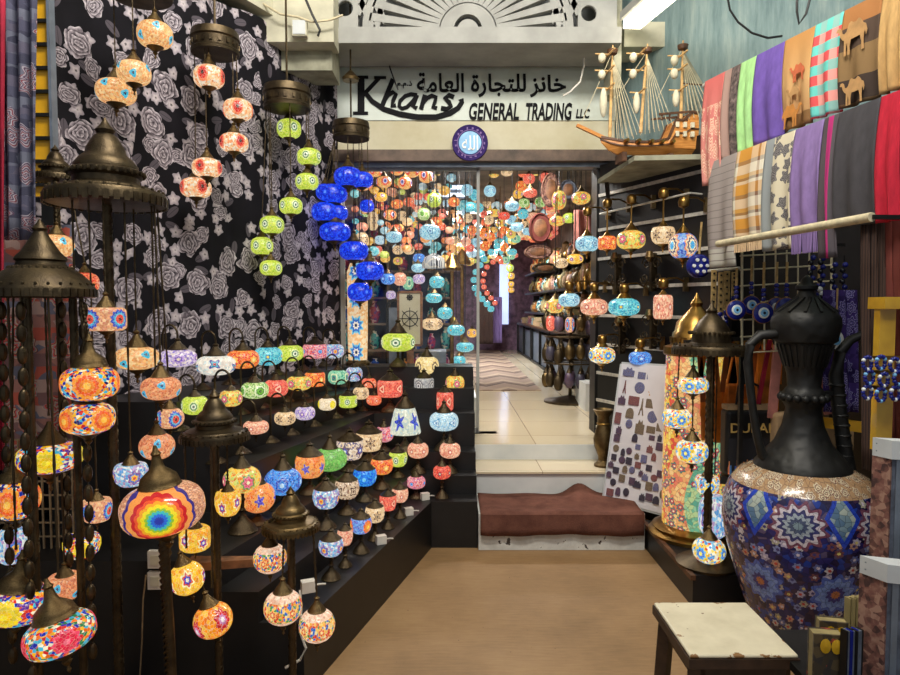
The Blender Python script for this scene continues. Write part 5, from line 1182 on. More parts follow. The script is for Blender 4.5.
R = size(690, 500, YK, 31); zt = P(690, 350, YK).z-PZ
MB().lathe([(R*1.35, 0), (R*1.38, .02), (R*1.2, .035), (R*1.25, .05), (R*1.0, .07)], 28).build('lamp_base', 'gold', g_)
MB().lathe([(R*.95, .06), (R*.97, .3), (R*.93, .8), (R*.9, zt-.02)], 32).build('glass_column', 'paintcol', g_)
m = MB().lathe([(R*.95, zt-.03), (R*1.0, zt-.02), (R*.98, zt+.02), (R*.78, zt+.03), (R*.72, zt+.1), (R*.66, zt+.11), (R*.6, zt+.16), (R*.3, zt+.22), (R*.16, zt+.25), (R*.2, zt+.27), (R*.08, zt+.3), (.003, zt+.33)], 28)
for k in range(24): m.box((R*.78*math.cos(k*PI/12), R*.78*math.sin(k*PI/12), zt+.06), (.006, R*.1, .03), None, k*PI/12)
m.build('dome', 'gold', g_)
YE = 3.3
floor_lamp(711, YE, 74, 352, 'dark crowned floor lamp of yellow and blue globes standing by the ewer', [
  (693, 385, 30, 16, -.05, 'oval', 'yblue'), (677, 418, 29, 19, .0, 'oval', 'yblue'), (692, 451, 31, 22, -.1, 'oval', 'yblue'), (707, 485, 24, 18, .04, 'cup', 'yblue'), (714, 516, 30, 42, .08, 'oval', 'bluemulti', None), (709, 550, 32, 24, -.06, 'round', 'yblue')],
  zf=PZ, pole_r=.02, group=None, prof=[(.95, -.16), (1, -.14), (1, 0), (.97, .06), (.6, .1), (.5, .14), (.5, .3), (.46, .5), (.36, .68), (.2, .84), (.12, .92), (.15, 1.0), (.06, 1.1), (.01, 1.3)])
# ------------------------------------------------------------------ the great ewer
YW = 2.82; bp = P(797, 640, YW); k = size(793, 480, YW, 1)
zb_ = 0; top_z = P(793, 283, YW).z
def pz(y): return P(793, y, YW).z
ew = thing('mosaic_ewer', 'giant black necked ewer with a painted blue mosaic belly', 'ewer', (bp.x, YW, 0))
MB().lathe([(40*k, 0), (42*k, .02), (36*k, .05), (40*k, pz(628)), (50*k, pz(605)), (60*k, pz(575)), (69*k, pz(545)), (73*k, pz(520)), (72*k, pz(500)), (67*k, pz(485)), (58*k, pz(473)), (44*k, pz(466))], 48).build('ewer_body', 'ewer', ew)
MB().lathe([(43*k, pz(474)), (45*k, pz(470)), (44*k, pz(464)), (37*k, pz(455)), (26*k, pz(442)), (19*k, pz(425)), (16*k, pz(408)), (17*k, pz(406)), (20*k, pz(400)), (20*k, pz(394)), (17*k, pz(389)), (15*k, pz(386)), (16*k, pz(374)), (20*k, pz(358)), (24*k, pz(347)), (25*k, pz(343)), (28*k, pz(341)), (29*k, pz(337)), (31.5*k, pz(326)), (31*k, pz(318)), (27*k, pz(312)), (19*k, pz(306)), (12*k, pz(300)), (8*k, pz(294)), (7*k, pz(291)), (10*k, pz(289)), (10*k, pz(286)), (6*k, pz(283)), (5*k, pz(279)), (.003, pz(275))], 40).build('ewer_neck', 'ewerneck', ew)
m = MB()
for j in range(26):
    a = 2*PI*j/26; m.bar((25*k*math.cos(a), 25*k*math.sin(a), pz(344)), (18.3*k*math.cos(a), 18.3*k*math.sin(a), pz(366)), .011)
m.build('neck_fluting', 'ewerneck', ew); m = MB()
for j in range(16):
    a = 2*PI*j/16; m.sphere((20*k*math.cos(a), 20*k*math.sin(a), pz(397)), 4.2*k, 8, 6)
m.build('bead_ring', 'ewerneck', ew); m = MB()
for j in range(12):
    a = 2*PI*j/12; m.bar((27.5*k*math.cos(a), 27.5*k*math.sin(a), pz(312)), (10*k*math.cos(a+.4), 10*k*math.sin(a+.4), pz(298)), .012)
m.build('lid_fluting', 'ewerneck', ew)
def ep(x, y, dy=0): q = P(x, y, YW); return Vector((q.x-bp.x, dy, q.z))
MB().tube([ep(*q) for q in [(776, 334), (760, 335), (750, 345), (748, 362), (750, 385), (753, 410), (757, 435), (762, 455), (772, 464)]], [.022, .022, .021, .02, .018, .017, .018, .02, .024], 12).build('handle', 'ewerneck', ew)
m = MB().tube([ep(*q) for q in [(852, 545), (853, 520), (850, 490), (846, 460), (842, 430), (838, 400), (836, 375), (840, 352), (850, 340), (862, 335), (870, 332)]], [.045, .048, .04, .033, .03, .03, .029, .024, .02, .017, .019], 14)
for j in range(9):
    y_ = 385+j*10; m.lathe([(.03, -.007), (.034, 0), (.03, .007)], 14, Matrix.Translation(ep(837+j*1.2, y_)), cap=False)
m.build('spout', 'ewerneck', ew)
MB().bar(ep(838, 392), ep(815, 395), .022).build('spout_brace', 'ewerneck', ew, smooth=False)
# ------------------------------------------------------------------ stool
sz_ = .47
c4 = [P(655, 602, YZ(655, 602, sz_)), P(746, 602, YZ(746, 602, sz_)), P(797, 653, YZ(797, 653, sz_)), P(690, 657, YZ(690, 657, sz_))]
cx_ = sum(p.x for p in c4)/4; cy_ = sum(p.y for p in c4)/4
sw_ = ((c4[1]-c4[0]).length+(c4[2]-c4[3]).length)/2; sd_ = ((c4[0]-c4[3]).length+(c4[1]-c4[2]).length)/2
stl = thing('stool', 'low wooden stool with a chipped cream top in front of the ewer', 'stool', (cx_, cy_, 0))
o = MB().box((0, 0, sz_-.006), (sw_, sd_, .012)).build('seat_top', 'stooltop', stl, smooth=False)
b = o.modifiers.new('bevel', 'BEVEL'); b.width = .012; b.segments = 3; b.limit_method = 'ANGLE'
o = MB().box((0, 0, sz_-.027), (sw_+.006, sd_+.006, .03)).build('seat_board', 'stoolwood', stl, smooth=False)
m = MB()
for s_ in (-1, 1):
    m.box((0, s_*(sd_/2-.04), sz_-.07), (sw_-.08, .022, .06)); m.box((s_*(sw_/2-.04), 0, sz_-.07), (.022, sd_-.08, .06))
m.build('apron', 'stoolwood', stl, smooth=False)
for sx in (-1, 1):
    for sy in (-1, 1):
        MB().bar((sx*(sw_/2-.035), sy*(sd_/2-.035), sz_-.042), (sx*(sw_/2-.015), sy*(sd_/2-.015), 0), .04).build('leg', 'stoolwood', stl, smooth=False)
for s_ in (-1, 1): MB().box((s_*(sw_/2-.025), 0, .17), (.02, sd_-.06, .03)).build('stretcher', 'stoolwood', stl, smooth=False)
# ------------------------------------------------------------------ model ship and its shelf
YP = 4.15
zsh = P(640, 161, YP).z
g_ = thing('ship_shelf', 'weathered grey plank shelf carrying the model ship', 'shelf', (0, 0, zsh))
MB().prism([(Xat(632, 4.0), 4.0), (Xat(722, 3.95), 3.95), (Xat(712, 4.6), 4.55), (Xat(596, 4.75), 4.75)], -.03, 0).build('plank', 'canopy', g_, smooth=False)
for q in (Vector((Xat(705, 4.5), 4.5, 0)), Vector((1.12, 4.7, 0))):
    MB().bar(q+Vector((0, 0, -.03)), q+Vector((.05, .1, -.22)), .025).build('bracket', 'blackmetal', g_, smooth=False)
ks = size(640, 120, YP, 100)                                       # 100 px at the ship
sh = thing('model_ship', 'three masted wooden model sailing ship on the grey shelf', 'model ship', (P(645, 160, YP).x, YP, zsh), .12)
def S(px, py, y=0): return Vector(((px-645)/100*ks, y*ks, (160-py)/100*ks+.0))
secs = []
for i in range(13):
    u = i/12; x = -.46+.98*u
    hw = .115*min(1, (u/.35)**.6 if u > 0 else .02)*(1-.25*max(0, u-.7)/.3); hw = max(hw, .006)
    deck = .22-.06*math.sin(PI*min(1, u/.75))+(.0 if u < .68 else (.17 if u < .86 else .25))
    keel = .05+.12*(1-min(1, u/.2))**2+.02*u
    secs.append([(x, -hw*.2, keel), (x, -hw*.8, keel+.05), (x, -hw, deck*.6+keel*.4), (x, -hw*.9, deck), (x, hw*.9, deck), (x, hw, deck*.6+keel*.4), (x, hw*.8, keel+.05), (x, hw*.2, keel)])
m = MB(); vs = [tuple(c*ks for c in p) for s_ in secs for p in s_]; fs = []
for i in range(12):
    for j in range(8): fs.append((i*8+j, (i+1)*8+j, (i+1)*8+(j+1) % 8, i*8+(j+1) % 8))
fs += [tuple(range(8)), tuple(reversed(range(96, 104)))]
m.add(vs, fs).build('hull', 'honey', sh, smooth=False)
m = MB()
for i in range(12):
    for s_ in (-1, 1):
        for (j, w_) in ((3, .014), (2, .008)):
            jj = j if s_ < 0 else 7-j
            m.bar([c*ks*(1.02 if q == 1 else 1) for q, c in enumerate(secs[i][jj])], [c*ks*(1.02 if q == 1 else 1) for q, c in enumerate(secs[i+1][jj])], w_)
m.build('wale', 'darkwood', sh, smooth=False)
m = MB()
for q in (620, 632, 645, 656, 667): m.lathe([(.012, -.0), (.016, .012), (.01, .05)], 10, Matrix.Translation(S(q, 144, -.10)) @ Matrix.Rotation(PI/2, 4, 'X'))
m.build('cannon', 'gold', sh)
m = MB()
for a in (.28, .36, .44):
    for zz in (.25, .34): m.box((a*ks, -.105*ks, zz*ks), (.035*ks, .02, .05*ks))
m.build('stern_window', 'sail', sh, smooth=False)
MB().bar(S(603, 139), S(574, 127), .02).build('bowsprit', 'honey', sh, smooth=False)
m = MB().bar(S(655, 116, -.09), S(692, 112, -.09), .012).bar(S(655, 116, .09), S(692, 112, .09), .012)
for q in (658, 666, 675, 684): m.bar(S(q, 122, -.09), S(q, 115, -.09), .009)
m.build('stern_rail', 'darkwood', sh, smooth=False)
for s_ in (620, 668): MB().box(tuple(S(s_, 158)-Vector((0, 0, -.0))), (.03, .12, .055)).build('stand', 'darkwood', sh, smooth=False)
for (mx, mb_, mt_, lean, sails) in ((608, 136, 48, 2, [(-10, 62, 9, 10), (-10, 78, 9, 10), (-8, 105, 9, 30)]), (640, 126, 45, 6, [(-10, 60, 9, 10), (-10, 76, 9, 10), (-6, 104, 8, 22)]), (682, 114, 40, 1, [(-9, 61, 9, 11), (-9, 74, 9, 11), (-7, 98, 8, 18)])):
    ms = MB().tube([S(mx, mb_+6), S(mx+lean*.5, (mb_+mt_)/2), S(mx+lean, mt_)], [.011, .009, .005], 8).build('mast', 'palewood', sh)
    MB().lathe([(.012, 0), (.03, .01), (.034, .035), (.03, .036)], 12, Matrix.Translation(S(mx+lean*.9, mt_+10))).build('crows_nest', 'darkwood', ms)
    m = MB()
    for (dx, y_, w_, h_) in sails: m.sphere(S(mx+dx, y_, -.03), w_/100*ks*.42, 12, 8, h_/w_*1.15)
    m.build('furled_sail', 'sail', ms)
    for (dx, y_, w_, h_) in sails: MB().bar(S(mx-2, y_-h_/2, -.16), S(mx-2, y_-h_/2, .16), .008).bar(S(mx+dx-6, y_-h_/2), S(mx+2, y_-h_/2), .007).build('yard', 'palewood', ms, smooth=False)
    m = MB()
    for q in range(6):
        m.tube([S(mx+lean*.9, mt_+12), S(mx+4+q*5, mb_+(6-q*1.2), -.1)], .0022, 4); m.tube([S(mx+lean*.9, mt_+12), S(mx+4+q*5, mb_+(6-q*1.2), .1)], .0022, 4)
    m.tube([S(mx+lean, mt_+6), S(mx-30 if mx < 620 else mx-26, 126 if mx < 620 else 100)], .0022, 4)
    m.build('rigging', 'string', ms)
m = MB().add([S(684, 50, .0), S(684, 80, .0), S(707, 82, .02), S(684, 50, .006), S(684, 80, .006), S(707, 82, .026)], [(0, 1, 2), (5, 4, 3), (0, 2, 5, 3), (1, 0, 3, 4), (2, 1, 4, 5)])
m.build('spanker_sail', 'canopy', sh, smooth=False)
MB().bar(S(683, 82), S(708, 83), .008).build('boom', 'darkwood', sh, smooth=False)
# ------------------------------------------------------------------ scarves on rails
R2A, R2B = Vector(P(713, 165, 3.3)), Vector(P(905, 93, 2.2))
R1A, R1B = Vector(P(704, 86, 3.4)), Vector(P(905, -14, 2.28))
R1A.x += 0
R3A, R3B = Vector(P(718, 244, 3.1)), Vector(P(872, 217, 2.18))
def rail_obj(A, B, label, mat, r):
    c = (A+B)/2
    t = thing('scarf_rail', label, 'rail', c)
    MB().tube([A-c, B-c], r, 10).build('bar', mat, t)
    for e in (A, B):
        w_ = Vector((1.9 if e.y > 3 else 2.05, e.y+.05, e.z))
        MB().bar(e-c, w_-c, .014).build('bracket', 'blackmetal', t, smooth=False)
rail_obj(R1A, R1B, 'upper rail of hanging scarves under the blue grey wall', 'rail', .012)
rail_obj(R2A, R2B, 'middle rail of hanging scarves from grey to scarlet', 'rail', .012)
rail_obj(R3A, R3B, 'lower pale wooden rail across the fronts of the scarves', 'string', .016)
def on_rail(px, A, B):
    Y = seg_Y(px, 200, (A.x, A.y), (B.x, B.y)); t = (Y-A.y)/(B.y-A.y)
    return A.lerp(B, t)
CAMEL = [(-1, .35), (-.93, .5), (-.8, .52), (-.68, .42), (-.62, .2), (-.5, .12), (-.36, .2), (-.22, .55), (-.1, .62), (.05, .52), (.2, .5), (.36, .62), (.5, .5), (.62, .3), (.78, .2), (.86, -.1), (.8, -.35), (.74, -.1), (.68, -.2), (.66, -.6), (.7, -.95), (.56, -.95), (.54, -.55), (.44, -.22), (.1, -.25), (-.1, -.25), (-.16, -.6), (-.14, -.95), (-.28, -.95), (-.28, -.6), (-.36, -.3), (-.38, -.62), (-.36, -.95), (-.5, -.95), (-.5, -.55), (-.5, -.2), (-.62, -.12), (-.74, .05), (-.82, .3)]
def scarf_obj(x0, x1, A, B, ybot, mat, label, tass=None, camels=(), grp=None, front=.018, lean=0, Zb=None):
    a = on_rail(x0, A, B); b = on_rail(x1, A, B)
    org = (a+b)/2
    d = (b-a).normalized(); nf = Vector((d.y, -d.x, 0)).normalized()
    if nf.y > 0 or nf.x > 0 and abs(nf.x) > abs(nf.y): nf = -nf
    pb_ = P((x0+x1)/2, ybot, org.y); L = org.z-pb_.z
    nv = 24; wid = (b-a).length; fr = random.uniform(0, 6)
    def fn(u, v):
        q = a.lerp(b, u)-org
        if v < .18:                                               # back flap and the turn over the rail
            k_ = v/.18
            if k_ < .5: z = -.25*(1-k_*2); n_ = -front
            else: an = PI*(k_-.5)*2; z = front*math.sin(an); n_ = -front*math.cos(an)
        else:
            k_ = (v-.18)/.82; z = -L*k_; n_ = front+.02*lean*k_+.012*k_*math.sin(u*11+fr)+.05*math.sin(min(1, k_)*PI)*.3
        return (q.x+nf.x*n_, q.y+nf.y*n_, q.z+z)
    t = thing('scarf', label, 'scarf', org, 0, grp)
    m = MB().grid(fn, 16, nv)
    for i_ in m.uvs: u, v = m.uvs[i_]; m.uvs[i_] = (u, max(0, (v-.18)/.82))
    o = m.build('cloth', mat, t); solid(o, .006)
    if tass:
        m = MB()
        n_ = 18
        for j in range(n_):
            q = a.lerp(b, (j+.5)/n_)-org+nf*(front+.006)
            m.tube([q+Vector((0, 0, -L+.01)), q+Vector((random.uniform(-.004, .004), 0, -L-tass))], .0035, 4)
        m.build('fringe', mat if tass > 0 else mat, t)
    for (u_, v_, s_, mt, flip) in camels:
        q = a.lerp(b, u_)-org+nf*(front+.026); z = -L*v_
        Mx = Matrix((d, Vector((0, 0, 1)), nf)).transposed().to_4x4()
        m = MB().prism([(x*s_*flip, y*s_) for x, y in (CAMEL if flip > 0 else CAMEL[::-1])], 0, .0015, Matrix.Translation(q+Vector((0, 0, z))) @ Mx)
        m.build('camel_motif', mt, t, smooth=False)
    return t
M['camel_tan'] = plain('tan_camel_weave', (184, 142, 92), .9, 0, .08, 30, 0); M['camel_rust'] = plain('rust_camel_weave', (200, 104, 66), .9, 0, .08, 30, 0); M['camel_gold'] = plain('gold_camel_weave', (196, 130, 60), .9, 0, .08, 30, 0)
g1, g2 = 'scarves on the upper rail', 'scarves on the middle rail'
scarf_obj(706, 726, R1A, R1B, 184, 'pink_pattern', 'pink patterned scarf at the far end of the upper rail', grp=g1)
scarf_obj(726, 742, R1A, R1B, 158, 'brown_pattern', 'grey brown patterned scarf between the pink and lime ones', grp=g1)
scarf_obj(742, 757, R1A, R1B, 152, 'lime_green', 'lime green scarf on the upper rail', grp=g1)
scarf_obj(757, 785, R1A, R1B, 142, 'violet', 'plain violet scarf on the upper rail', grp=g1)
scarf_obj(785, 815, R1A, R1B, 128, 'brown_camel', 'tan scarf woven with small rust and gold camels', camels=[(.62, .4, .045, 'camel_rust', 1), (.5, .62, .04, 'camel_tan', 1), (.45, .84, .06, 'camel_gold', -1)], grp=g1)
scarf_obj(815, 842, R1A, R1B, 116, 'red_teal_check', 'red and teal checked scarf on the upper rail', grp=g1)
scarf_obj(843, 881, R1A, R1B, 104, 'dark_camel', 'dark brown scarf woven with two large tan camels', camels=[(.4, .28, .075, 'camel_tan', 1), (.45, .84, .06, 'camel_tan', 1)], grp=g1)
scarf_obj(882, 904, R1A, R1B, 92, 'tan_weave', 'plain tan scarf at the near end of the upper rail', grp=g1)
scarf_obj(713, 740, R2A, R2B, 268, 'grey_rib', 'grey ribbed scarf at the far end of the middle rail', grp=g2)
scarf_obj(740, 769, R2A, R2B, 238, 'orange_plaid', 'orange and white plaid scarf with a fringe', tass=.06, grp=g2)
scarf_obj(769, 798, R2A, R2B, 250, 'white_floral', 'white scarf with grey flowers on the middle rail', grp=g2)
scarf_obj(798, 826, R2A, R2B, 228, 'lilac', 'plain lilac scarf with a fringe on the middle rail', tass=.1, grp=g2)
scarf_obj(827, 841, R2A, R2B, 258, 'magenta_stripe', 'grey scarf with a magenta stripe', grp=g2)
scarf_obj(841, 882, R2A, R2B, 226, 'charcoal', 'plain charcoal scarf on the middle rail', grp=g2)
scarf_obj(883, 905, R2A, R2B, 222, 'scarlet', 'plain scarlet scarf at the near end of the middle rail', grp=g2)
hang('scarf', 863, 884, 217, 470, 2.36, 'darkstripe', 'dark brown striped cloth hanging from the lower rail', 'scarf', Y1=2.3)
hang('scarf', 884, 912, 214, 440, 2.3, 'maroon', 'maroon cloth hanging at the right edge', 'scarf', Y1=2.2)
# ------------------------------------------------------------------ charm grid, bags and other goods behind the ewer
YG = 3.25
gg = thing('wire_grid', 'cream wire grid panel with eye charms behind the ewer', 'grid panel', P(790, 300, YG))
o0 = gg.location
m = MB()
for i in range(9):
    x = 742+i*11.2; m.tube([P(x, 250, YG)-o0, P(x, 350, YG)-o0], .004 if i not in (0, 8) else .006, 6)
for y in (253, 267, 283, 300, 317, 334, 350): m.tube([P(740, y+3, YG)-o0, P(833, y-2, YG)-o0], .004, 6)
m.build('mesh', 'gridwhite', gg)
for q in (742, 832): MB().bar(P(q, 350, YG)-o0, Vector((P(q, 350, YG).x, YG, 0))-o0, .02).build('post', 'blackmetal', gg, smooth=False)
def eye(px, py, r, Y, label, ytop, beads=True):
    p = P(px, py, Y); k_ = size(px, py, Y, 1); R_ = r*k_
    t = thing('eye_charm', label, 'charm', p, 0, 'round eye charms on the grid')
    MB().lathe([(R_, -.008), (R_, .004), (R_*.85, .01), (.001, .011)], 28, RX).build('disc', 'navy', t)
    MB().lathe([(R_*1.03, -.006), (R_*1.08, .002), (R_*1.0, .006)], 28, RX, cap=False).build('rim', 'wood', t)
    MB().lathe([(R_*.56, .010), (R_*.5, .0145), (.001, .0145)], 24, RX).build('white_ring', 'eyewhite', t)
    MB().lathe([(R_*.38, .0140), (R_*.34, .017), (.001, .017)], 20, RX).build('iris', 'eyeblue', t)
    MB().lathe([(R_*.17, .0165), (.001, .0195)], 16, RX).build('pupil', 'pupil', t)
    zt_ = P(px, ytop, Y).z-p.z
    MB().tube([(0, 0, R_), (0, 0, zt_)], .006, 6).build('hanging_strap', 'tanbead', t)
    for j in range(3): MB().sphere((0, 0, R_+.018+j*.022), .012, 8, 6).build('bead', 'navy', t)
eye(736, 310, 9.5, 3.18, 'navy eye charm at the left end of the wire grid', 268); eye(763, 313, 10, 3.15, 'navy eye charm just left of the ewer neck', 262)
eye(751, 305, 9, 3.22, 'eye charm half hidden between the two left ones', 258); eye(776, 308, 10, 3.21, 'pale edged eye charm partly behind the ewer lid', 262); eye(786, 309, 11, 3.19, 'eye charm mostly hidden by the ewer lid', 262)
eye(818, 308, 10, 3.21, 'eye charm right of the ewer lid', 262)
# round blue bead disc
p = P(699, 266, 3.55); R_ = size(699, 266, 3.55, 12)
t = thing('bead_disc', 'round navy disc with white eye dots hanging under the far scarves', 'charm', p)
MB().lathe([(R_, -.012), (R_*.98, .006), (R_*.8, .02), (.001, .026)], 30, RX).build('disc', 'navy', t)
m = MB()
for j in range(7):
    a = 2*PI*j/6; q = .55*R_ if j < 6 else 0
    m.lathe([(R_*.16, .0), (R_*.13, .012), (.001, .012)], 14, Matrix.Translation((q*math.cos(a), -.019, q*math.sin(a))) @ RX)
m.build('eye_dot', 'eyewhite', t)
MB().tube([(0, 0, R_), (.01, .0, P(706, 222, 3.55).z-p.z)], .006, 6).build('hanging_strap', 'tanbead', t)
# tan straps and bead strings
for i, (x0, y0, y1, w_) in enumerate(((714, 270, 312, 5), (721, 272, 312, 5), (727, 271, 310, 6), (734, 272, 296, 4))):
    p = P(x0, y0, 3.42); L = p.z-P(x0, y1, 3.42).z
    t = thing('leather_strap', 'tan studded leather strap hanging left of the wire grid', 'strap', p, 0, 'tan straps left of the grid')
    MB().box((0, 0, -L/2), (size(x0, y0, 3.42, w_), .008, L)).build('strip', 'tanbead', t, smooth=False)
    m = MB()
    for j in range(6): m.sphere((0, -.006, -L*(j+.5)/6), .006, 6, 4)
    m.build('stud', 'blackmetal', t)
    for j in range(4): MB().sphere((0, 0, -L-.012-j*.024), .013, 8, 6).build('bead', 'navy', t)
tag(MB().tube([P(708, 271, 3.45), P(740, 268, 3.35)], .008, 8).build('hanging_bar', 'rail'), 'short bar carrying the tan studded straps', 'bar')
for i, (x, y0, y1) in enumerate(((812, 255, 306), (822, 256, 300), (834, 262, 318), (844, 262, 318))):
    p = P(x, y0, 3.05); L = p.z-P(x, y1, 3.05).z
    t = thing('bead_string', ['dark bead string by the right post of the grid', 'blue bead string beside the right post of the grid', 'bead string with white beads left of the striped cloth', 'bead string with white beads nearest the striped cloth'][i], 'bead string', p, 0, 'bead strings right of the grid')
    MB().tube([(0, 0, .03), (0, 0, -L)], .003, 4).build('hanging_cord', 'blackcable', t)
    for j in range(10): MB().sphere((.006*(-1)**j, 0, -L*(j+.5)/10), .013, 8, 6).build('bead', 'eyewhite' if j in (7, 8) else ('pupil' if j % 2 else 'navy'), t)
o = hang('eye_cloth', 824, 857, 290, 412, 3.0, 'purplecloth', 'purple printed cloth hanging right of the ewer neck', 'cloth', (.3, .6))
p = P(836, 340, 2.9); R_ = size(836, 340, 2.9, 7)
t = thing('eye_charm', 'white oval eye charm hung before the purple cloth', 'charm', p)
MB().lathe([(R_, -.008), (R_, .006), (.001, .01)], 24, Matrix.Diagonal((1, 1, 1.3, 1)) @ RX).build('disc', 'eyewhite', t)
MB().lathe([(R_*.55, .009), (.001, .012)], 20, Matrix.Diagonal((1, 1, 1.3, 1)) @ RX).build('iris', 'eyeblue', t); MB().lathe([(R_*.25, .011), (.001, .015)], 14, RX).build('pupil', 'pupil', t)
MB().tube([(0, 0, R_), (0, 0, R_+.2)], .004, 5).build('hanging_strap', 'tanbead', t)
# bag rail and bags
tag(MB().bar(P(684, 342, 3.62), P(790, 336, 3.3), .02).build('bag_rail', 'blackmetal', smooth=False), 'black rail carrying the orange leather bags', 'rail')
def bag(x0, x1, y0, y1, Y, mat, label, strap=None, cat='bag', flap=True):
    c = P((x0+x1)/2, y1, Y); w_ = size(x0, y1, Y, x1-x0); h_ = P((x0+x1)/2, y0, Y).z-c.z
    t = thing('shoulder_bag', label, cat, c)
    o = MB().box((0, 0, h_/2), (w_, .09, h_)).build('bag_body', mat, t, smooth=False)
    b = o.modifiers.new('bevel', 'BEVEL'); b.width = .02; b.segments = 3
    if flap: MB().box((0, -.05, h_*.72), (w_*.98, .012, h_*.5)).build('flap', mat, t, smooth=False)
    if strap:
        ys, = strap; zt_ = P((x0+x1)/2, ys, Y).z-c.z
        for s_ in (-1, 1): MB().bar((s_*w_*.42, 0, h_*.95), (s_*w_*.1, 0, zt_), .02, .006).build('strap', mat, t, smooth=False)
    return t, w_, h_
bag(696, 722, 384, 442, 3.62, 'orangeleather', 'orange leather bag hanging behind the crowned lamp pole', (340,))
bag(724, 752, 384, 405, 3.55, 'orangeleather', 'orange leather bag with its flap showing above the black printed bag', (338,))
bag(752, 776, 350, 412, 3.5, 'orangeleather', 'upright orange leather bag behind the ewer handle', (336,))
def strip(pts, w_, mat, label):
    m = MB()
    for a_, b_ in zip(pts, pts[1:]): m.bar(P(*a_), P(*b_), .012, w_)
    tag(m.build('belt', mat, smooth=False), label, 'belt')
for i, (xa, ya, xb, yb) in enumerate(((699, 346, 703, 402), (706, 344, 698, 390), (714, 343, 719, 398), (728, 343, 722, 392), (736, 342, 742, 396), (746, 342, 738, 394), (757, 341, 750, 390), (764, 341, 768, 400))):
    a_, b_ = P(xa, ya, 3.47), P(xb, yb, 3.47)
    t = thing('leather_belt', 'orange leather belt hanging from the black bag rail', 'belt', a_, 0, 'orange belts on the bag rail')
    MB().bar((0, 0, 0), b_-a_, .008, .026).build('belt_strip', 'orangeleather' if i % 3 else 'darkleather', t, smooth=False); MB().box((0, 0, .0), (.03, .02, .03)).build('buckle', 'gold', t, smooth=False)
strip([(770, 340, 3.35), (764, 372, 3.35), (758, 404, 3.35)], .02, 'redcloth', 'red cord belt hanging beside the ewer neck')
strip([(778, 345, 3.3), (775, 380, 3.3), (772, 418, 3.3)], .045, 'pinkcloth', 'dusty pink woven belt left of the ewer neck')
strip([(822, 360, 3.2), (826, 388, 3.2), (829, 414, 3.2)], .045, 'pinkcloth', 'dusty pink woven belt right of the ewer neck')
t, w_, h_ = bag(722, 771, 409, 474, 3.36, 'black', 'black printed tote bag with gold letters and a skyline', None, flap=False)
o = textmesh('lettering', 'DUBAI', .05, 'goldtext', t, .003, 0, .01, width=w_*.8); o.location = (-w_*.42, -.0455, h_*.66)
m = MB().grid(lambda u, v: (-w_*.46+w_*.92*u, -.0458, .01+h_*.55*v), 2, 2); m.build('skyline_print', 'skyline', t, smooth=False)
for s_ in (-1, 1): MB().tube([(s_*w_*.25, 0, h_), (s_*w_*.2, 0, h_+.12), (s_*w_*.05, 0, h_+.14)], .007, 6).build('handle', 'blackcable', t)
MB().box((0, -.0, h_+.012), (w_*.96, .07, .024)).build('hem', 'tan_bag', t, smooth=False)
bag(812, 846, 418, 474, 3.25, 'tan_bag', 'tan cloth bag standing behind the ewer spout', None, flap=True)
bag(771, 790, 412, 458, 3.3, 'tan_bag', 'tan cloth bag showing left of the ewer neck', None, flap=False)
tb = thing('bench', 'black bench behind the ewer that carries the bags', 'bench', (1.72, 3.42, 0))
zbn = P(746, 475, 3.36).z
a_, b_ = P(716, 475, 3.46), P(850, 475, 3.2)
MB().bar(Vector((a_.x+.03, a_.y, zbn-.022))-tb.location, Vector((b_.x, b_.y, zbn-.022))-tb.location, .26, .04).build('bench_top', 'black', tb, smooth=False)
for q in (a_+Vector((.1, 0, 0)), b_-Vector((.06, 0, 0))): MB().bar(Vector((q.x, q.y, zbn-.04))-tb.location, Vector((q.x, q.y, 0 if q.y < 3.3 else PZ))-tb.location, .05).build('leg', 'blackmetal', tb, smooth=False)
p = P(813, 421, 3.12)
g_ = thing('shelf_bar', 'bright yellow bar across the goods behind the ewer spout', 'bar', p)
q2 = P(886, 430, 3.0)
MB().bar((0, 0, 0), q2-p, .022, .05).build('bar', 'yellowplastic', g_, smooth=False)
# amber stand with bracelets
YB = 2.2
p = P(883, 375, YB)
g_ = thing('bracelet_stand', 'amber yellow acrylic stand hung with eye bead bracelets', 'stand', p)
MB().box((0, 0, 0), (size(883, 375, YB, 16), .03, P(883, 300, YB).z-P(883, 450, YB).z)).build('upright', 'amber', g_, smooth=False)
z_ = P(883, 303, YB).z-p.z; MB().box((.03, 0, z_), (size(883, 303, YB, 36), .09, .04)).build('top_bar', 'amber', g_, smooth=False)
for y in (357, 371, 386):
    z_ = P(883, y, YB).z-p.z; MB().bar((-.07, -.03, z_), (.12, -.03, z_), .012).build('peg', 'gold', g_)
for j, (y, x) in enumerate(((363, 866), (362, 877), (364, 888), (377, 868), (379, 880), (377, 892), (392, 866), (394, 877), (392, 889))):
    c_ = P(x, y, YB-.04)
    t = thing('bead_bracelet', 'blue eye bead bracelet on the amber stand', 'bracelet', c_, 0, 'eye bead bracelets on the amber stand')
    m = MB(); m2 = MB()
    for q in range(12):
        a = 2*PI*q/12; (m2 if q % 4 == 1 else m).sphere((.018*math.cos(a), -.012*math.sin(a*.5)-.012*(j % 3), .021*math.sin(a)), .0068, 8, 6)
    m.build('bead', 'navy', t); m2.build('bead', 'eyeblue' if j % 2 else 'eyewhite', t)
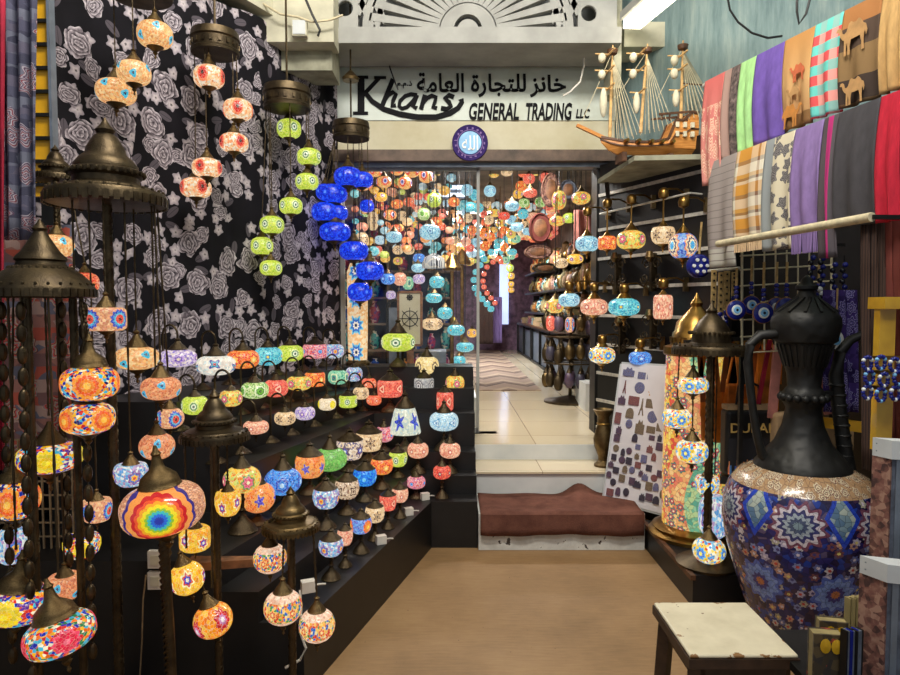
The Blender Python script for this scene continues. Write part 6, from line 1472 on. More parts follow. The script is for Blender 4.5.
# print packs and journals on the rack at lower right
YR = 1.95
def pack(x0, xm, x1, y0, y1, ylab, Y, label):
    c = P(xm, y1, Y); z1_ = P(xm, y0, Y).z; H_ = z1_-c.z
    wl = size(xm, y1, Y, xm-x0); wr = size(xm, y1, Y, x1-xm)
    t = thing('print_pack', label, 'pack', c, .0)
    dr = Vector((1, -.35, 0)).normalized(); dl = Vector((-.55, .95, 0)).normalized()
    a_ = Vector((0, 0, 0)); b_ = dl*wl*1.15; c_ = b_+dr*wr*1.3; d_ = dr*wr*1.3
    hl = H_*(1-ylab)
    MB().prism([(d_.x, d_.y), (c_.x, c_.y), (b_.x, b_.y), (0, 0)][::-1], 0, hl).build('cloth_stack', 'greypage', t, smooth=False)
    n_ = Vector((-dl.y, dl.x, 0)); n_ = n_ if n_.x < 0 else -n_
    MB().prism([(n_.x*.008, n_.y*.008), (b_.x+n_.x*.008, b_.y+n_.y*.008), (b_.x, b_.y), (0, 0)], 0, hl).build('print', 'brownprint', t, smooth=False)
    f_ = Vector((-dr.y, dr.x, 0)); f_ = f_ if f_.y < 0 else -f_
    m = MB()
    for j in range(5): q = d_*((j+.3)/5); m.prism([(q.x+f_.x*.006, q.y+f_.y*.006), (q.x+d_.x*.09+f_.x*.006, q.y+d_.y*.09+f_.y*.006), (q.x+d_.x*.09, q.y+d_.y*.09), (q.x, q.y)], 0, hl)
    m.build('fold', 'steel', t, smooth=False)
    e = .008
    MB().prism([(n_.x*e+f_.x*e, n_.y*e+f_.y*e), (d_.x+f_.x*e, d_.y+f_.y*e), (c_.x, c_.y), (b_.x+n_.x*e, b_.y+n_.y*e)], hl, H_).build('card_header', 'whitecard', t, smooth=False)
    m = MB()
    for j in range(3):
        z_ = hl+(H_-hl)*(.3+.2*j); w0 = b_*.25+n_*.0085+Vector((0, 0, z_)); w1 = b_*(.7 if j % 2 else .8)+n_*.0085+Vector((0, 0, z_))
        m.bar(w0, w1, .002, .004)
    m.build('label_line', 'steel', t, smooth=False)
pack(873, 888, 930, 440, 580, .13, 1.9, 'folded print pack under a white card header on the upper rack shelf')
pack(862, 884, 930, 563, 690, .14, 1.72, 'folded print pack with a brown front and white card header at the lower right')
rk = thing('display_rack', 'dark rack with two shelves at the lower right edge', 'rack', (1.6, 1.8, 0))
zr1 = P(888, 580, 1.9).z; zr2 = P(884, 690, 1.72).z
MB().prism([(-.33, -.03), (.12, -.22), (.12, .3), (-.23, .3)], zr1-.024, zr1).build('shelf', 'blackmetal', rk, smooth=False); MB().box((-.22, .0, zr2-.012), (.76, .5, .024)).build('shelf', 'blackmetal', rk, smooth=False)
for x_, y_ in ((.1, -.22), (.1, .24)): MB().box((x_, y_, .62), (.03, .03, 1.24)).build('post', 'wood', rk, smooth=False)
MB().box((-.05, .27, zr1/2), (.03, .03, zr1)).build('post', 'wood', rk, smooth=False)
MB().box((-.55, -.2, zr2/2-.01), (.03, .03, zr2-.02)).build('post', 'blackmetal', rk, smooth=False)
def journal(px, py, Y, w, h, th_, rz, mat, label, page='kraft'):
    c = P(px, py, Y); c.z = zr2
    t = thing('journal', label, 'book', c, rz, 'books leaning on the low rack shelf')
    hh_ = P(px, py, Y).z-zr2
    wm = size(px, py, Y, w)
    MB().box((wm/2, th_/2, hh_/2), (wm*.97, th_, hh_*.985)).build('pages', page, t, smooth=False)
    MB().box((wm/2, -.003, hh_/2), (wm, .006, hh_)).build('cover', mat, t, smooth=False); MB().box((wm/2, th_+.003, hh_/2), (wm, .006, hh_)).build('cover', mat, t, smooth=False)
    if mat == 'embroider':
        m = MB()
        for dx in (.38, .75): m.lathe([(.012, 0), (.014, .004), (.001, .007)], 12, Matrix.Translation((wm*dx, -.006, hh_*.8)) @ RX @ Matrix.Diagonal((1, 1.5, 1, 1)))
        m.build('amber_stone', 'amber', t)
journal(813, 633, 1.74, 28, 60, .03, -.15, 'embroider', 'embroidered journal with two amber stones at the front of the low shelf')
journal(819, 620, 1.80, 26, 60, .025, -.2, 'embroider', 'embroidered journal behind the one with amber stones')
for i in range(4): journal(846+i*5, 596, 1.86-.012*i, 7, 70, .02, -1.25, 'kraft', ['khaki notebook farthest left in the upright stack', 'second khaki notebook in the upright stack', 'third khaki notebook in the upright stack', 'khaki notebook nearest the print pack'][i])
for i in range(3): journal(842+i*5, 628, 1.72, 7, 60, .014, -1.2, 'navy' if i == 1 else 'blackmetal', ['dark slim book right of the embroidered journal', 'navy slim book in front of the khaki notebooks', 'dark slim book before the print pack'][i], 'greypage')
for k_, c_ in {'orangeeye': (246, 176, 100), 'orange': (246, 140, 50), 'beige': (240, 210, 165), 'yelloworange': (250, 200, 80), 'sky': (160, 214, 234), 'turq': (80, 200, 214), 'redorange': (242, 100, 64), 'lime': (205, 224, 90), 'coral': (240, 104, 88), 'bluewhite': (200, 230, 240), 'pink': (240, 170, 140)}.items():
    s = N('far_'+k_+'_glass'); vo = s.voro(s.obj(), 45); v_ = s.xyz(vo['Color'])[0]
    c = s.mix(s.math('MULTIPLY', v_, .35), glass(c_), lin((250, 236, 210))); M[k_+'_far'] = s.bsdf(c, .2, emit=c, estr=s.math('ADD', .3, s.math('MULTIPLY', v_, .5)))
# ------------------------------------------------------------------ inside the shop
COLN = {'orangeeye': 'orange medallion', 'orange': 'orange', 'redorange': 'red orange', 'coral': 'coral red', 'red': 'red', 'lime': 'lime green', 'green': 'pale green', 'teal': 'teal green', 'turq': 'turquoise', 'sky': 'pale sky blue', 'azure': 'bright blue', 'blue': 'cobalt blue', 'purplewhite': 'lilac', 'beige': 'beige', 'cream_teal': 'cream and teal', 'pink': 'rose', 'yellow': 'yellow', 'pinkmulti': 'pink', 'white': 'white flowered', 'yelloworange': 'amber', 'bluewhite': 'ice blue', 'flowerwhite': 'grey'}
PUT = [(P(570, 402, 7.2).x, 7.2, .36), (P(545, 190, 6.6).x, 6.6, .2)]
def pend(px, py, w, h, mt, Y=None, where='shop ceiling', behind=None):
    if Y is None: Y = min(12.5, max(5.35, .135*F/w))
    p, r, hz = pxglobe(px, py, w, h, Y)
    for _ in range(80):
        if all((p.x-q[0])**2+(p.y-q[1])**2 > (r+q[2]+.012)**2 for q in PUT): break
        Y += .09 if Y < 13 else -2.1
        p, r, hz = pxglobe(px, py, w, h, Y)
    PUT.append((p.x, p.y, r))
    side = 'behind the window glass' if px < 478 else 'seen through the entrance'
    t = thing('pendant_lamp', f'small {COLN[mt]} mosaic pendant lamp on a thin cord {side}', 'lamp', p, random.uniform(0, 6), f'{COLN[mt]} pendants {side}')
    put('glass_globe', SH['small'], mt, t, (0, 0, 0), (r, r, hz))
    put('lamp_cap', SH['caplow'], 'brass', t, (0, 0, hz*.95), (r*.5, r*.5, r*.6))
    MB().tube([(0, 0, hz), (0, 0, IC-p.z)], .004, 4).build('hanging_cord', 'blackcable', t)
PL = [(375, 171, 13, 10, 'orangeeye'), (364, 184, 13, 11, 'orangeeye'), (384, 182, 14, 10, 'orangeeye'), (397, 170, 12, 9, 'orangeeye'), (405, 183, 13, 11, 'orangeeye'), (412, 171, 14, 11, 'orangeeye'), (426, 176, 13, 12, 'orangeeye'), (437, 171, 10, 8, 'yelloworange'),
 (381, 197, 12, 8, 'yellow'), (367, 206, 13, 11, 'blue'), (374, 213, 9, 8, 'purplewhite'), (382, 206, 9, 7, 'orange'), (397, 204, 11, 8, 'orange'), (409, 202, 10, 8, 'redorange'), (426, 193, 8, 9, 'purplewhite'), (434, 200, 13, 13, 'lime'), (415, 197, 9, 8, 'beige'), (373, 221, 10, 17, 'beige'), (390, 215, 12, 9, 'orangeeye'), (402, 216, 9, 9, 'beige'), (424, 214, 12, 11, 'green'), (411, 219, 9, 8, 'yellow'), (396, 229, 11, 8, 'redorange'), (394, 237, 15, 10, 'sky'), (416, 227, 9, 11, 'yelloworange'), (430, 232, 19, 14, 'sky'), (398, 250, 10, 8, 'beige'), (409, 250, 10, 8, 'beige'), (416, 237, 9, 8, 'yellow'), (436, 222, 11, 9, 'orange'), (360, 222, 8, 10, 'blue'), (362, 240, 12, 14, 'beige'), (380, 240, 10, 8, 'bluewhite'), (404, 239, 9, 7, 'yelloworange'), (419, 258, 11, 8, 'azure'), (418, 268, 12, 8, 'sky'), (419, 279, 11, 9, 'purplewhite'), (400, 279, 12, 12, 'pink'), (408, 283, 10, 12, 'teal'), (388, 279, 13, 10, 'azure'), (437, 282, 14, 11, 'turq'), (434, 298, 15, 9, 'turq'), (445, 313, 14, 11, 'turq'), (456, 330, 16, 10, 'turq'), (465, 347, 16, 9, 'turq'), (459, 361, 12, 10, 'turq'), (472, 333, 9, 8, 'yellow'), (432, 324, 19, 11, 'beige'), (452, 321, 7, 8, 'yelloworange'), (398, 261, 9, 7, 'yelloworange'), (454, 202, 11, 8, 'orange'), (467, 190, 11, 10, 'sky'), (474, 195, 10, 10, 'turq'), (470, 207, 12, 9, 'turq'), (478, 208, 10, 9, 'turq'), (468, 218, 9, 8, 'beige'), (472, 230, 9, 8, 'orange'), (470, 248, 8, 7, 'coral'), (455, 240, 9, 7, 'beige'), (460, 252, 7, 7, 'yelloworange'), (467, 177, 8, 7, 'beige'), (477, 174, 9, 8, 'sky'), (448, 258, 8, 7, 'sky'), (391, 295, 9, 8, 'purplewhite'), (393, 312, 7, 9, 'redorange'), (421, 292, 7, 9, 'lime'),
 (482, 172, 10, 7, 'beige'), (494, 173, 10, 8, 'yelloworange'), (507, 172, 11, 7, 'beige'), (501, 180, 9, 8, 'orangeeye'), (488, 182, 9, 8, 'orange'), (523, 172, 10, 9, 'redorange'), (529, 179, 11, 9, 'coral'), (521, 186, 10, 9, 'orange'), (536, 171, 10, 8, 'yelloworange'), (545, 178, 11, 9, 'coral'), (538, 183, 9, 8, 'redorange'), (490, 191, 11, 10, 'sky'), (496, 196, 8, 8, 'bluewhite'), (518, 194, 9, 8, 'yellow'), (530, 193, 13, 8, 'coral'), (546, 191, 10, 8, 'flowerwhite'), (512, 206, 13, 9, 'sky'), (524, 203, 10, 8, 'green'), (532, 207, 8, 8, 'red'), (541, 202, 11, 9, 'green'), (523, 214, 10, 9, 'turq'), (504, 216, 11, 7, 'red'), (512, 220, 10, 8, 'sky'), (517, 227, 12, 8, 'sky'), (533, 217, 10, 8, 'pink'), (495, 213, 9, 7, 'yelloworange'), (489, 220, 9, 8, 'beige'), (500, 223, 8, 7, 'yelloworange'), (484, 233, 9, 9, 'orange'), (491, 237, 8, 8, 'orange'), (485, 246, 9, 9, 'orange'), (503, 230, 8, 7, 'orange'), (511, 234, 9, 8, 'yelloworange'), (504, 247, 8, 8, 'orange'), (516, 239, 9, 7, 'teal'), (512, 252, 9, 6, 'turq'), (499, 252, 8, 6, 'turq'), (505, 260, 9, 6, 'teal'), (495, 256, 8, 6, 'beige'), (510, 268, 7, 7, 'lime'), (511, 276, 7, 6, 'yellow'), (511, 284, 6, 5, 'yellow'), (511, 290, 6, 5, 'yellow'), (559, 200, 13, 17, 'yelloworange'), (568, 188, 12, 10, 'green'), (581, 198, 17, 11, 'yelloworange'), (557, 221, 14, 9, 'yelloworange'), (569, 218, 12, 9, 'lime'), (575, 259, 15, 9, 'yellow'), (561, 263, 13, 9, 'beige'), (555, 306, 16, 13, 'yelloworange'), (533, 238, 8, 8, 'redorange'), (525, 225, 8, 7, 'beige'), (487, 203, 8, 7, 'beige'), (505, 190, 8, 7, 'beige'), (549, 205, 8, 7, 'green'), (534, 228, 8, 7, 'pink')]
for a in PL: pend(a[0], a[1], a[2]*1.12, a[3]*1.08, a[4])
random.seed(21)
def cluster(n, x0, x1, y0, y1, cols, w0=5, w1=8, Y0=8.5, Y1=13):
    for _ in range(n):
        w_ = random.uniform(w0, w1)*1.3
        pend(random.uniform(x0, x1), random.uniform(y0, y1), w_, w_*.78, random.choice(cols), random.uniform(Y0, Y1))
cluster(26, 356, 440, 166, 215, ['orangeeye', 'orange', 'beige', 'yelloworange', 'yellow', 'lime'], 6, 10)
cluster(30, 356, 450, 215, 285, ['beige', 'yelloworange', 'sky', 'pink', 'green', 'purplewhite', 'azure'], 6, 10)
cluster(22, 446, 478, 168, 262, ['sky', 'turq', 'beige', 'yelloworange', 'orange', 'bluewhite'], 6, 9)
cluster(24, 480, 518, 168, 225, ['beige', 'orange', 'yelloworange', 'sky', 'coral'], 6, 9)
cluster(20, 518, 552, 168, 200, ['redorange', 'coral', 'orange', 'beige'], 6, 9)
cluster(26, 480, 516, 222, 262, ['orange', 'orangeeye', 'turq', 'teal', 'redorange', 'yelloworange'], 5, 8)
cluster(10, 518, 548, 200, 240, ['green', 'sky', 'pink', 'beige', 'yellow'], 6, 9)
# the rest of the ceiling's lamps, far back: too many to tell apart
vs_, fs_, mi = [], [], []; mats_ = ['orangeeye', 'orange', 'beige', 'yelloworange', 'sky', 'turq', 'redorange', 'lime', 'coral', 'bluewhite', 'pink']
prof_ = superprof(2.3, .45, 5); mb = MB()
for i in range(1100):
    x = random.uniform(354, 556); y = random.uniform(164, 262) if x < 516 else random.uniform(164, 205)
    Y = random.uniform(9.2, 14.0) if x > 452 else random.uniform(7.2, 8.6)
    if x < 372: Y = random.uniform(7.0, 8.2)
    p = P(x, y, Y)
    if p.z > IC-.1: p.z = IC-.12
    if any((p.x-q[0])**2+(p.y-q[1])**2 < (.055+q[2])**2 for q in PUT): continue
    PUT.append((p.x, p.y, .03))
    r = random.uniform(.05, .085)*(.8 if x < 452 else 1); n0 = len(mb.f)
    mb.lathe([(q*r, z*r*.75) for q, z in prof_], 10, Matrix.Translation(p)); c = random.randrange(len(mats_))
    if y < 200 and x > 515: c = random.choice([0, 1, 6, 8])
    mi += [c+1]*(len(mb.f)-n0); n0 = len(mb.f)
    mb.lathe([(r*.5, r*.7), (r*.2, r*1.2), (.004, r*1.3), (.004, IC-p.z)], 6, Matrix.Translation(p), cap=False); mi += [0]*(len(mb.f)-n0)
o = mb.build('pendant_lamp_mass', 'bronze')
for k_ in mats_: o.data.materials.append(M[k_+'_far'])
o.data.polygons.foreach_set('material_index', mi)
tag(o, 'crowd of tiny mosaic lamps filling the ceiling deep in the shop', 'lamps', kind='stuff')
# turquoise and coral spiral
Ys = 8.6
c0 = P(488, 272, Ys)
sp = thing('mosaic_chandelier', 'curling turquoise and coral chandelier of tiny globes deep in the shop', 'chandelier', (c0.x, Ys, c0.z))
for lst, mt, w_ in (([(497, 246), (491, 252), (484, 259), (480, 265), (476, 272), (474, 280), (475, 288), (478, 294), (482, 299), (487, 304), (491, 309)], 'turq', 7), ([(501, 262), (493, 262), (487, 267), (484, 274), (483, 281), (484, 287), (487, 293), (491, 298), (495, 303)], 'coral', 5.5)):
    pr = None
    for j, (x, y) in enumerate(lst):
        q, r, hz = pxglobe(x, y, w_, w_*.85, Ys); l = q-c0
        put('glass_globe', SH['small'], mt, sp, l, (r, r, hz))
    MB().tube([P(x, y, Ys+.02)-c0 for x, y in lst], .012, 5).build('frame', 'brass', sp)
MB().tube([P(500, 248, Ys)-c0, Vector((P(500, 248, Ys).x-c0.x, 0, IC-c0.z))], .006, 5).build('hanging_rod', 'brass', sp)
# shelf unit with pottery behind the glass
YU = 8.9
t = thing('shelf_unit', 'pale shelf unit full of pottery behind the window glass', 'shelf unit', (-.85, YU, IZ))
for j in range(7): MB().box((0, .15, .02+.36*j), (1.76, .3, .03)).build('shelf', 'inwall', t, smooth=False)
for x_ in (-.87, 0, .87): MB().box((x_, .15, 1.12), (.03, .3, 2.24)).build('side_panel', 'inwall', t, smooth=False)
MB().box((0, .31, 1.12), (1.76, .02, 2.24)).build('back_panel', 'backblue', t, smooth=False)
NM = ['lowest', 'second lowest', 'third lowest', 'third highest', 'second highest', 'highest']
for j in range(6):
    random.seed(j+50)
    for i in range(9):
        if i == 4: continue
        r_ = random.uniform(.06, .085); h_ = random.uniform(.18, .31)
        g_ = thing('pottery_vase', f'painted pottery vase in the row on the {NM[j]} shelf behind the glass', 'vase', (-.85-.79+.1975*i, YU+.13, IZ+.036+.36*j), 0, f'vases on the {NM[j]} shelf behind the glass')
        k_ = random.choice(['pot_a', 'pot_b', 'pot_c', 'pot_d'])
        MB().lathe([(r_*.55, 0), (r_*.9, h_*.25), (r_, h_*.5), (r_*.7, h_*.75), (r_*.35, h_*.88), (r_*.5, h_)], 12).build('vase_body', k_, g_)
# ceiling lights, daylight door
def clight(x, y, label, ln=1.1):
    t = thing('ceiling_light', label, 'light', (x, y, IC-.04), 0)
    MB().box((0, 0, .01), (ln, .16, .06)).build('housing', 'cornice', t, smooth=False); MB().box((0, 0, -.03), (ln*.96, .12, .02)).build('diffuser', 'tube', t, smooth=False)
p = P(452, 191, 8.0)
t = thing('tube_light', 'pair of bluish white tubes seen high behind the window glass', 'light', p)
for dz_ in (.045, -.045): MB().tube([(-.16, 0, dz_), (.16, 0, dz_)], .024, 8).build('tube', 'lightpanel', t)
MB().box((0, .04, 0), (.34, .03, .17)).build('housing', 'steel', t, smooth=False); MB().tube([(0, .04, .08), (0, .04, IC-p.z)], .01, 6).build('hanging_rod', 'steel', t)
clight(.2, 6.0, 'ceiling tube light over the front of the shop'); clight(.2, 10.5, 'ceiling tube light at the rear of the shop')
p = P(504, 293, BY-.1)
o = MB().box((0, 0, 0), (size(504, 293, BY, 9), .03, size(504, 293, BY, 62))).build('lit_doorway', 'blueglow', None, p, smooth=False); tag(o, 'narrow bluish lit opening at the end of the shop', 'doorway', kind='structure')
# plinth and standing mirror things behind the glass
def cab(x0, x1, y0, y1, Y, dep, mat, label, nm='display_plinth', cat='plinth'):
    a = P(x0, y1, Y); b = P(x1, y0, Y)
    o = MB().box(((a.x+b.x)/2, Y+dep/2, (IZ+b.z)/2), (b.x-a.x, dep, b.z-IZ)).build(nm, mat, smooth=False); tag(o, label, cat)
cab(459, 477, 398, 440, 5.35, .5, 'palewall', 'low white plinth just inside the glass beside the entrance')
cab(425, 446, 352, 430, 5.9, .4, 'steel', 'grey display block behind the glass')
p = P(410, 345, 5.6); hh = P(410, 292, 5.6).z-p.z; ww = size(410, 310, 5.6, 23)
t = thing('ornament_panel', 'cream panel with a black star ornament behind the glass', 'panel', (p.x, 5.6, IZ))
zz0 = p.z-IZ
MB().box((0, 0, zz0+hh/2), (ww, .03, hh)).build('panel', 'lowsign', t, smooth=False)
m = MB()
for (cz, rr) in ((.5, .095), (.1, .03), (.9, .03)):
    for j in range(8):
        a = PI*j/4; m.bar((0, -.018, zz0+hh*cz), (rr*math.cos(a), -.018, zz0+hh*cz+rr*math.sin(a)), .006)
    m.tube([(rr*.7*math.cos(2*PI*j/20), -.018, zz0+hh*cz+rr*.7*math.sin(2*PI*j/20)) for j in range(20)], .004, 5, True)
m.build('ornament', 'blackmetal', t)
m = MB()
for s_ in (-1, 1): m.box((s_*ww/2, 0, zz0+hh/2), (.02, .05, hh)); m.box((0, 0, zz0+hh/2+s_*hh/2), (ww, .05, .02))
m.box((0, .05, zz0/2), (.06, .04, zz0)); m.build('frame', 'wood', t, smooth=False)
for x, y0, y1, lab in ((452, 268, 345, 'tall gilt pole lamp stand behind the glass'), (462, 262, 340, 'second gilt pole lamp stand behind the glass nearer the entrance')):
    Yp = 6.4 if x < 457 else 7.1; p = P(x, y1, Yp); t = thing('lamp_stand', lab, 'lamp stand', (p.x, Yp, IZ)); zt = P(x, y0, Yp).z-IZ
    MB().lathe([(.12, 0), (.1, .04), (.03, .08)], 16).build('base', 'gold', t); MB().tube([(0, 0, .05), (0, 0, zt)], .02, 8).build('pole', 'gold', t); MB().lathe([(.09, zt-.03), (.1, zt), (.05, zt+.08), (.01, zt+.14)], 14).build('crown', 'gold', t)
p = P(434, 264, 6.2); r_ = size(434, 264, 6.2, 12)
t = thing('pendant_lamp', 'wide grey hanging lamp shade behind the window glass', 'lamp', p)
MB().lathe([(r_, -.04), (r_*1.02, 0), (r_*.8, .06), (r_*.2, .1)], 20).build('shade', 'flowerwhite', t); MB().tube([(0, 0, .09), (0, 0, IC-p.z)], .006, 6).build('hanging_cord', 'blackcable', t)
p = P(395, 330, 6.0); t = thing('arched_mirror', 'dark arched frame standing behind the glass', 'mirror', (p.x, 6.0, IZ))
zt = P(395, 302, 6.0).z-IZ
MB().tube([(-.07, 0, 0), (-.07, 0, zt-.05)]+[(-.07*math.cos(PI*j/8), 0, zt-.05+.07*math.sin(PI*j/8)) for j in range(1, 8)]+[(.07, 0, zt-.05), (.07, 0, 0)], .014, 8).build('frame', 'blackmetal', t)
MB().box((0, .01, zt*.5), (.13, .01, zt*.9)).build('pane', 'steel', t, smooth=False)
# counters along the right, goods on shelves
CXX = 1.46
for i, (ya, yb) in enumerate(((7.75, 9.4), (9.45, 11.6), (11.65, 14.0))):
    t = thing('glass_counter', ['nearest black framed glass counter along the shop aisle', 'middle black framed glass counter along the shop aisle', 'farthest black framed glass counter along the shop aisle'][i], 'counter', (CXX, ya, IZ), 0, 'glass counters in the shop')
    L = yb-ya
    MB().box((.25, L/2, .28), (.44, L-.06, .5)).build('panel', 'steel', t, smooth=False)
    m = MB()
    for y in (0.02, L/2, L-.02): m.box((0, y, .3), (.04, .04, .6))
    m.box((0, L/2, .02), (.04, L, .04)); m.box((0, L/2, .6), (.04, L, .03)); m.build('frame', 'blackmetal', t, smooth=False)
    MB().box((.25, L/2, .625), (.52, L, .025)).build('counter_top', 'darkwood', t, smooth=False)
    random.seed(i+3)
    for j in range(9):
        y = .12+(L-.25)*j/8; k_ = random.choice(['mag_b', 'mag_c', 'brownprint', 'mag_d', 'tan_bag', 'teal_wall'])
        h_ = random.uniform(.05, .16)
        g_ = thing('gift_box', 'small souvenir box in the row on the glass counters', 'box', (CXX+.12+random.uniform(-.03, .05), ya+y, IZ+.6375), random.uniform(-.4, .4), 'souvenir boxes on the glass counters')
        MB().box((0, 0, h_/2), (.12, .14, h_)).build('box_body', k_, g_, smooth=False); MB().box((0, 0, h_+.006), (.125, .145, .012)).build('lid', 'kraft', g_, smooth=False)
for i, z in enumerate((1.35, 1.72, 2.1)):
    t = thing('wall_shelf', ['lowest dark shelf along the shop wall', 'middle dark shelf along the shop wall', 'top dark shelf along the shop wall'][i], 'shelf', (1.8, 9.9, z), 0, 'shelves along the shop wall')
    MB().box((-.02, 0, 0), (.44, 7.4, .03)).build('board', 'blackmetal', t, smooth=False)
    for y in (-3, 0, 3): MB().box((.1, y, -.09), (.5, .03, .1)).build('bracket', 'blackmetal', t, smooth=False)
    random.seed(i+11)
    for j in range(26):
        y = 6.45+.27*j+random.uniform(-.06, .06); k_ = random.choice(['wood', 'pot_b', 'brass', 'kraft', 'pot_c', 'gold', 'tan_bag', 'pot_b', 'brownprint', 'honey'])
        h_ = random.uniform(.18, .3); r_ = random.uniform(.08, .125)
        g_ = thing('souvenir_jar', ['lidded jar in the row on the lowest shop shelf', 'lidded jar in the row on the middle shop shelf', 'lidded jar in the row on the top shop shelf'][i], 'jar', (1.72, y, z+.015), 0, ['jars on the lowest shop shelf', 'jars on the middle shop shelf', 'jars on the top shop shelf'][i])
        MB().lathe([(r_*.6, 0), (r_, h_*.3), (r_*.9, h_*.65), (r_*.5, h_*.85), (r_*.55, h_)], 12).build('jar_body', k_, g_); MB().lathe([(r_*.57, h_), (r_*.4, h_+.03), (.01, h_+.05)], 12).build('lid', 'brass', g_)
# dark lantern stand at the mouth of the aisle
Yl = 5.75
p = P(570, 402, YZ(570, 402, IZ)); Yl = p.y
t = thing('lantern_stand', 'dark metal stand hung with unlit lanterns at the mouth of the aisle', 'lantern stand', (p.x, Yl, IZ))
k_ = size(570, 380, Yl, 1)
MB().lathe([(26*k_, 0), (26*k_, .02), (10*k_, .05), (3*k_, .07)], 24).build('base', 'bronze', t); MB().tube([(0, 0, .05), (0, 0, 95*k_)], .018, 8).build('pole', 'bronze', t)
for z_ in (40, 66, 94):
    MB().tube([(26*k_*math.cos(2*PI*j/24), 26*k_*math.sin(2*PI*j/24), z_*k_) for j in range(24)], .01, 6, True).build('ring', 'bronze', t)
    m = MB()
    for j in range(4): m.bar((0, 0, z_*k_), (26*k_*math.cos(PI*j/2), 26*k_*math.sin(PI*j/2), z_*k_), .008)
    m.build('spoke', 'bronze', t, smooth=False)
for j in range(14):
    a = 2*PI*j/14; x, y = 24*k_*math.cos(a), 24*k_*math.sin(a)
    for zt_ in (94, 66, 40):
        hz = 7.5*k_; zc = zt_*k_-random.uniform(.14, .2)
        mt = 'coral' if (zt_ == 94 and j == 8) else ('yelloworange' if j in (9, 3) and zt_ == 62 else 'eye' if j == 10 and zt_ == 94 else None)
        g = put('lantern', SH['small'], mt or random.choice(['bronze', 'bronze', 'brass', 'mag_a', 'mag_k']), t, (x, y, zc), (4.6*k_, 4.6*k_, hz))
        put('lamp_cap', SH['caplow'], 'bronze', g, (0, 0, .95), (.6, .6, .8)); 
        MB().tube([(x, y, zc+hz), (x, y, zt_*k_)], .003, 4).build('chain', 'bronze', t)
p = P(594, 420, 6.0)
tag(MB().box((1.38, 6.35, IZ+.13), (.2, .5, .26)).build('display_plinth', 'palewall', smooth=False), 'low pale plinth behind the lantern stand', 'plinth')
# hanging dark lanterns above, pink cloth, basket and bag shapes by the entrance
hang('hanging_cloth', 574, 600, 210, 252, 6.2, 'pinkcloth', 'dusty pink cloth hanging inside the shop beside the entrance', 'scarf')
def pile(x, y, Y, w, h, mat, label, nm='folded_cloth', cat='cloth'):
    p = P(x, y, Y); a, b = size(x, y, Y, w)/2, size(x, y, Y, h)/2
    return p, a, b
for i, (x, y, Y, w, h, mt, lab) in enumerate([(540, 228, 6.6, 22, 30, 'maroon', 'round maroon patterned drum hanging near the entrance'), (551, 190, 6.6, 20, 34, 'brownprint', 'brown printed round tray hanging under the shop ceiling'), (568, 190, 6.6, 18, 20, 'greypage', 'grey patterned round tray hanging under the shop ceiling'), (538, 252, 7.2, 28, 14, 'brownprint', 'brown printed oval tray over the shelves'), (545, 268, 7.0, 26, 10, 'embroider', 'dark embroidered oval tray over the shelves')]):
    p = P(x, y, Y); a, b = size(x, y, Y, w)/2, size(x, y, Y, h)/2
    t = thing('hanging_tray', lab, 'tray', p)
    MB().lathe([(1, -.03), (1.0, .02), (.9, .035), (.85, .02), (.001, .02)], 28, Matrix.Diagonal((a, 1, b, 1)) @ RX).build('tray', mt, t); MB().lathe([(.6, .021), (.5, .028), (.001, .028)], 20, Matrix.Diagonal((a, 1, b, 1)) @ RX).build('medallion', 'wood', t)
    MB().tube([(0, .02, b*.9), (0, .02, IC-p.z)], .005, 5).build('hanging_cord', 'blackcable', t)
for i, (x, y0, y1) in enumerate(((585, 262, 290), (591, 258, 288), (597, 262, 292), (579, 270, 292), (572, 276, 300))):
    p = P(x, y0, 6.0); L = p.z-P(x, y1, 6.0).z
    t = thing('brass_ladle', 'slim brass ornament hanging in the row beside the entrance', 'ornament', p, 0, 'brass ornaments beside the entrance')
    MB().tube([(0, 0, -L*.1), (0, 0, -L*.6)], .008, 6).build('shank', 'gold', t); MB().sphere((0, 0, -L*.8), .03, 10, 8, 1.6); MB().lathe([(.004, -L), (.03, -L*.85), (.02, -L*.6), (.008, -L*.5)], 12).build('bowl', 'gold', t)
    MB().tube([(0, 0, -L*.1), (0, 0, IC-p.z)], .003, 4).build('hanging_cord', 'blackcable', t)
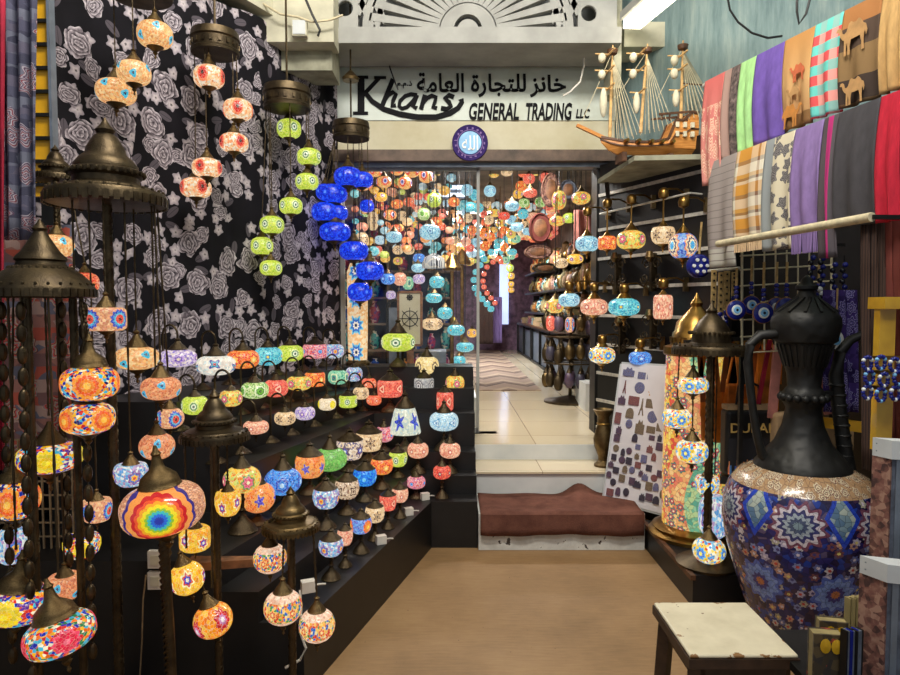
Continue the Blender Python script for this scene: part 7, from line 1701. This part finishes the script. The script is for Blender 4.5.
for i, (x, y, w, h, lab) in enumerate([(486, 318, 14, 52, 'striped plum cloth hanging at the far end of the aisle'), (497, 320, 10, 46, 'narrow plum cloth hanging beside the lit opening')]):
    hang('hanging_cloth', x-w/2, x+w/2, y-h/2, y+h/2, 13.2+i*.4, 'darkstripe' if i == 0 else 'lilac', lab, 'scarf')
# ------------------------------------------------------------------ camera, world, lamps
cd = bpy.data.cameras.new('camera'); cam = bpy.data.objects.new('camera', cd); C.objects.link(cam)
cam.location = (0, 0, CAMZ); cam.rotation_euler = (PI/2-PITCH, 0, 0); cd.sensor_width = 36; cd.lens = F/900*36
cd.clip_start = .05; cd.clip_end = 100
sc = bpy.context.scene; sc.camera = cam
wd = bpy.data.worlds.new('world'); sc.world = wd; wd.use_nodes = True
bg = wd.node_tree.nodes['Background']; bg.inputs[0].default_value = (.86, .93, 1.0, 1); bg.inputs[1].default_value = .36
def area(nm, loc, tgt, sx, sy, e, col):
    l = bpy.data.lights.new(nm, 'AREA'); l.shape = 'RECTANGLE'; l.size = sx; l.size_y = sy; l.energy = e; l.color = col
    o = bpy.data.objects.new(nm, l); C.objects.link(o); o.location = loc
    o.rotation_euler = (Vector(tgt)-Vector(loc)).to_track_quat('-Z', 'Y').to_euler()
area('arcade_fill_light', (.1, 1.6, 4.4), (.0, 4.7, 2.4), 1.8, .5, 140, (1, .95, .86))  # unseen fill light, added to brighten the shop front
area('arcade_fill_light_right', (.9, .3, 3.9), (1.7, 3.2, 1.2), 1.4, .3, 32, (1, .96, .88))  # second unseen fill, added to lift the ewer and goods at right
area('shop_light_front', (.2, 6.0, IC-.1), (.2, 6.0, 0), 1.1, .2, 75, (1, .96, .9))
area('shop_light_rear', (.2, 10.5, IC-.1), (.2, 10.5, 0), 1.1, .2, 220, (.92, .96, 1))
sc.view_settings.view_transform = 'Standard'; sc.view_settings.look = 'None'; sc.view_settings.gamma = 1; sc.view_settings.exposure = 0
try: sc.view_settings.use_curve_mapping = False
except Exception: pass
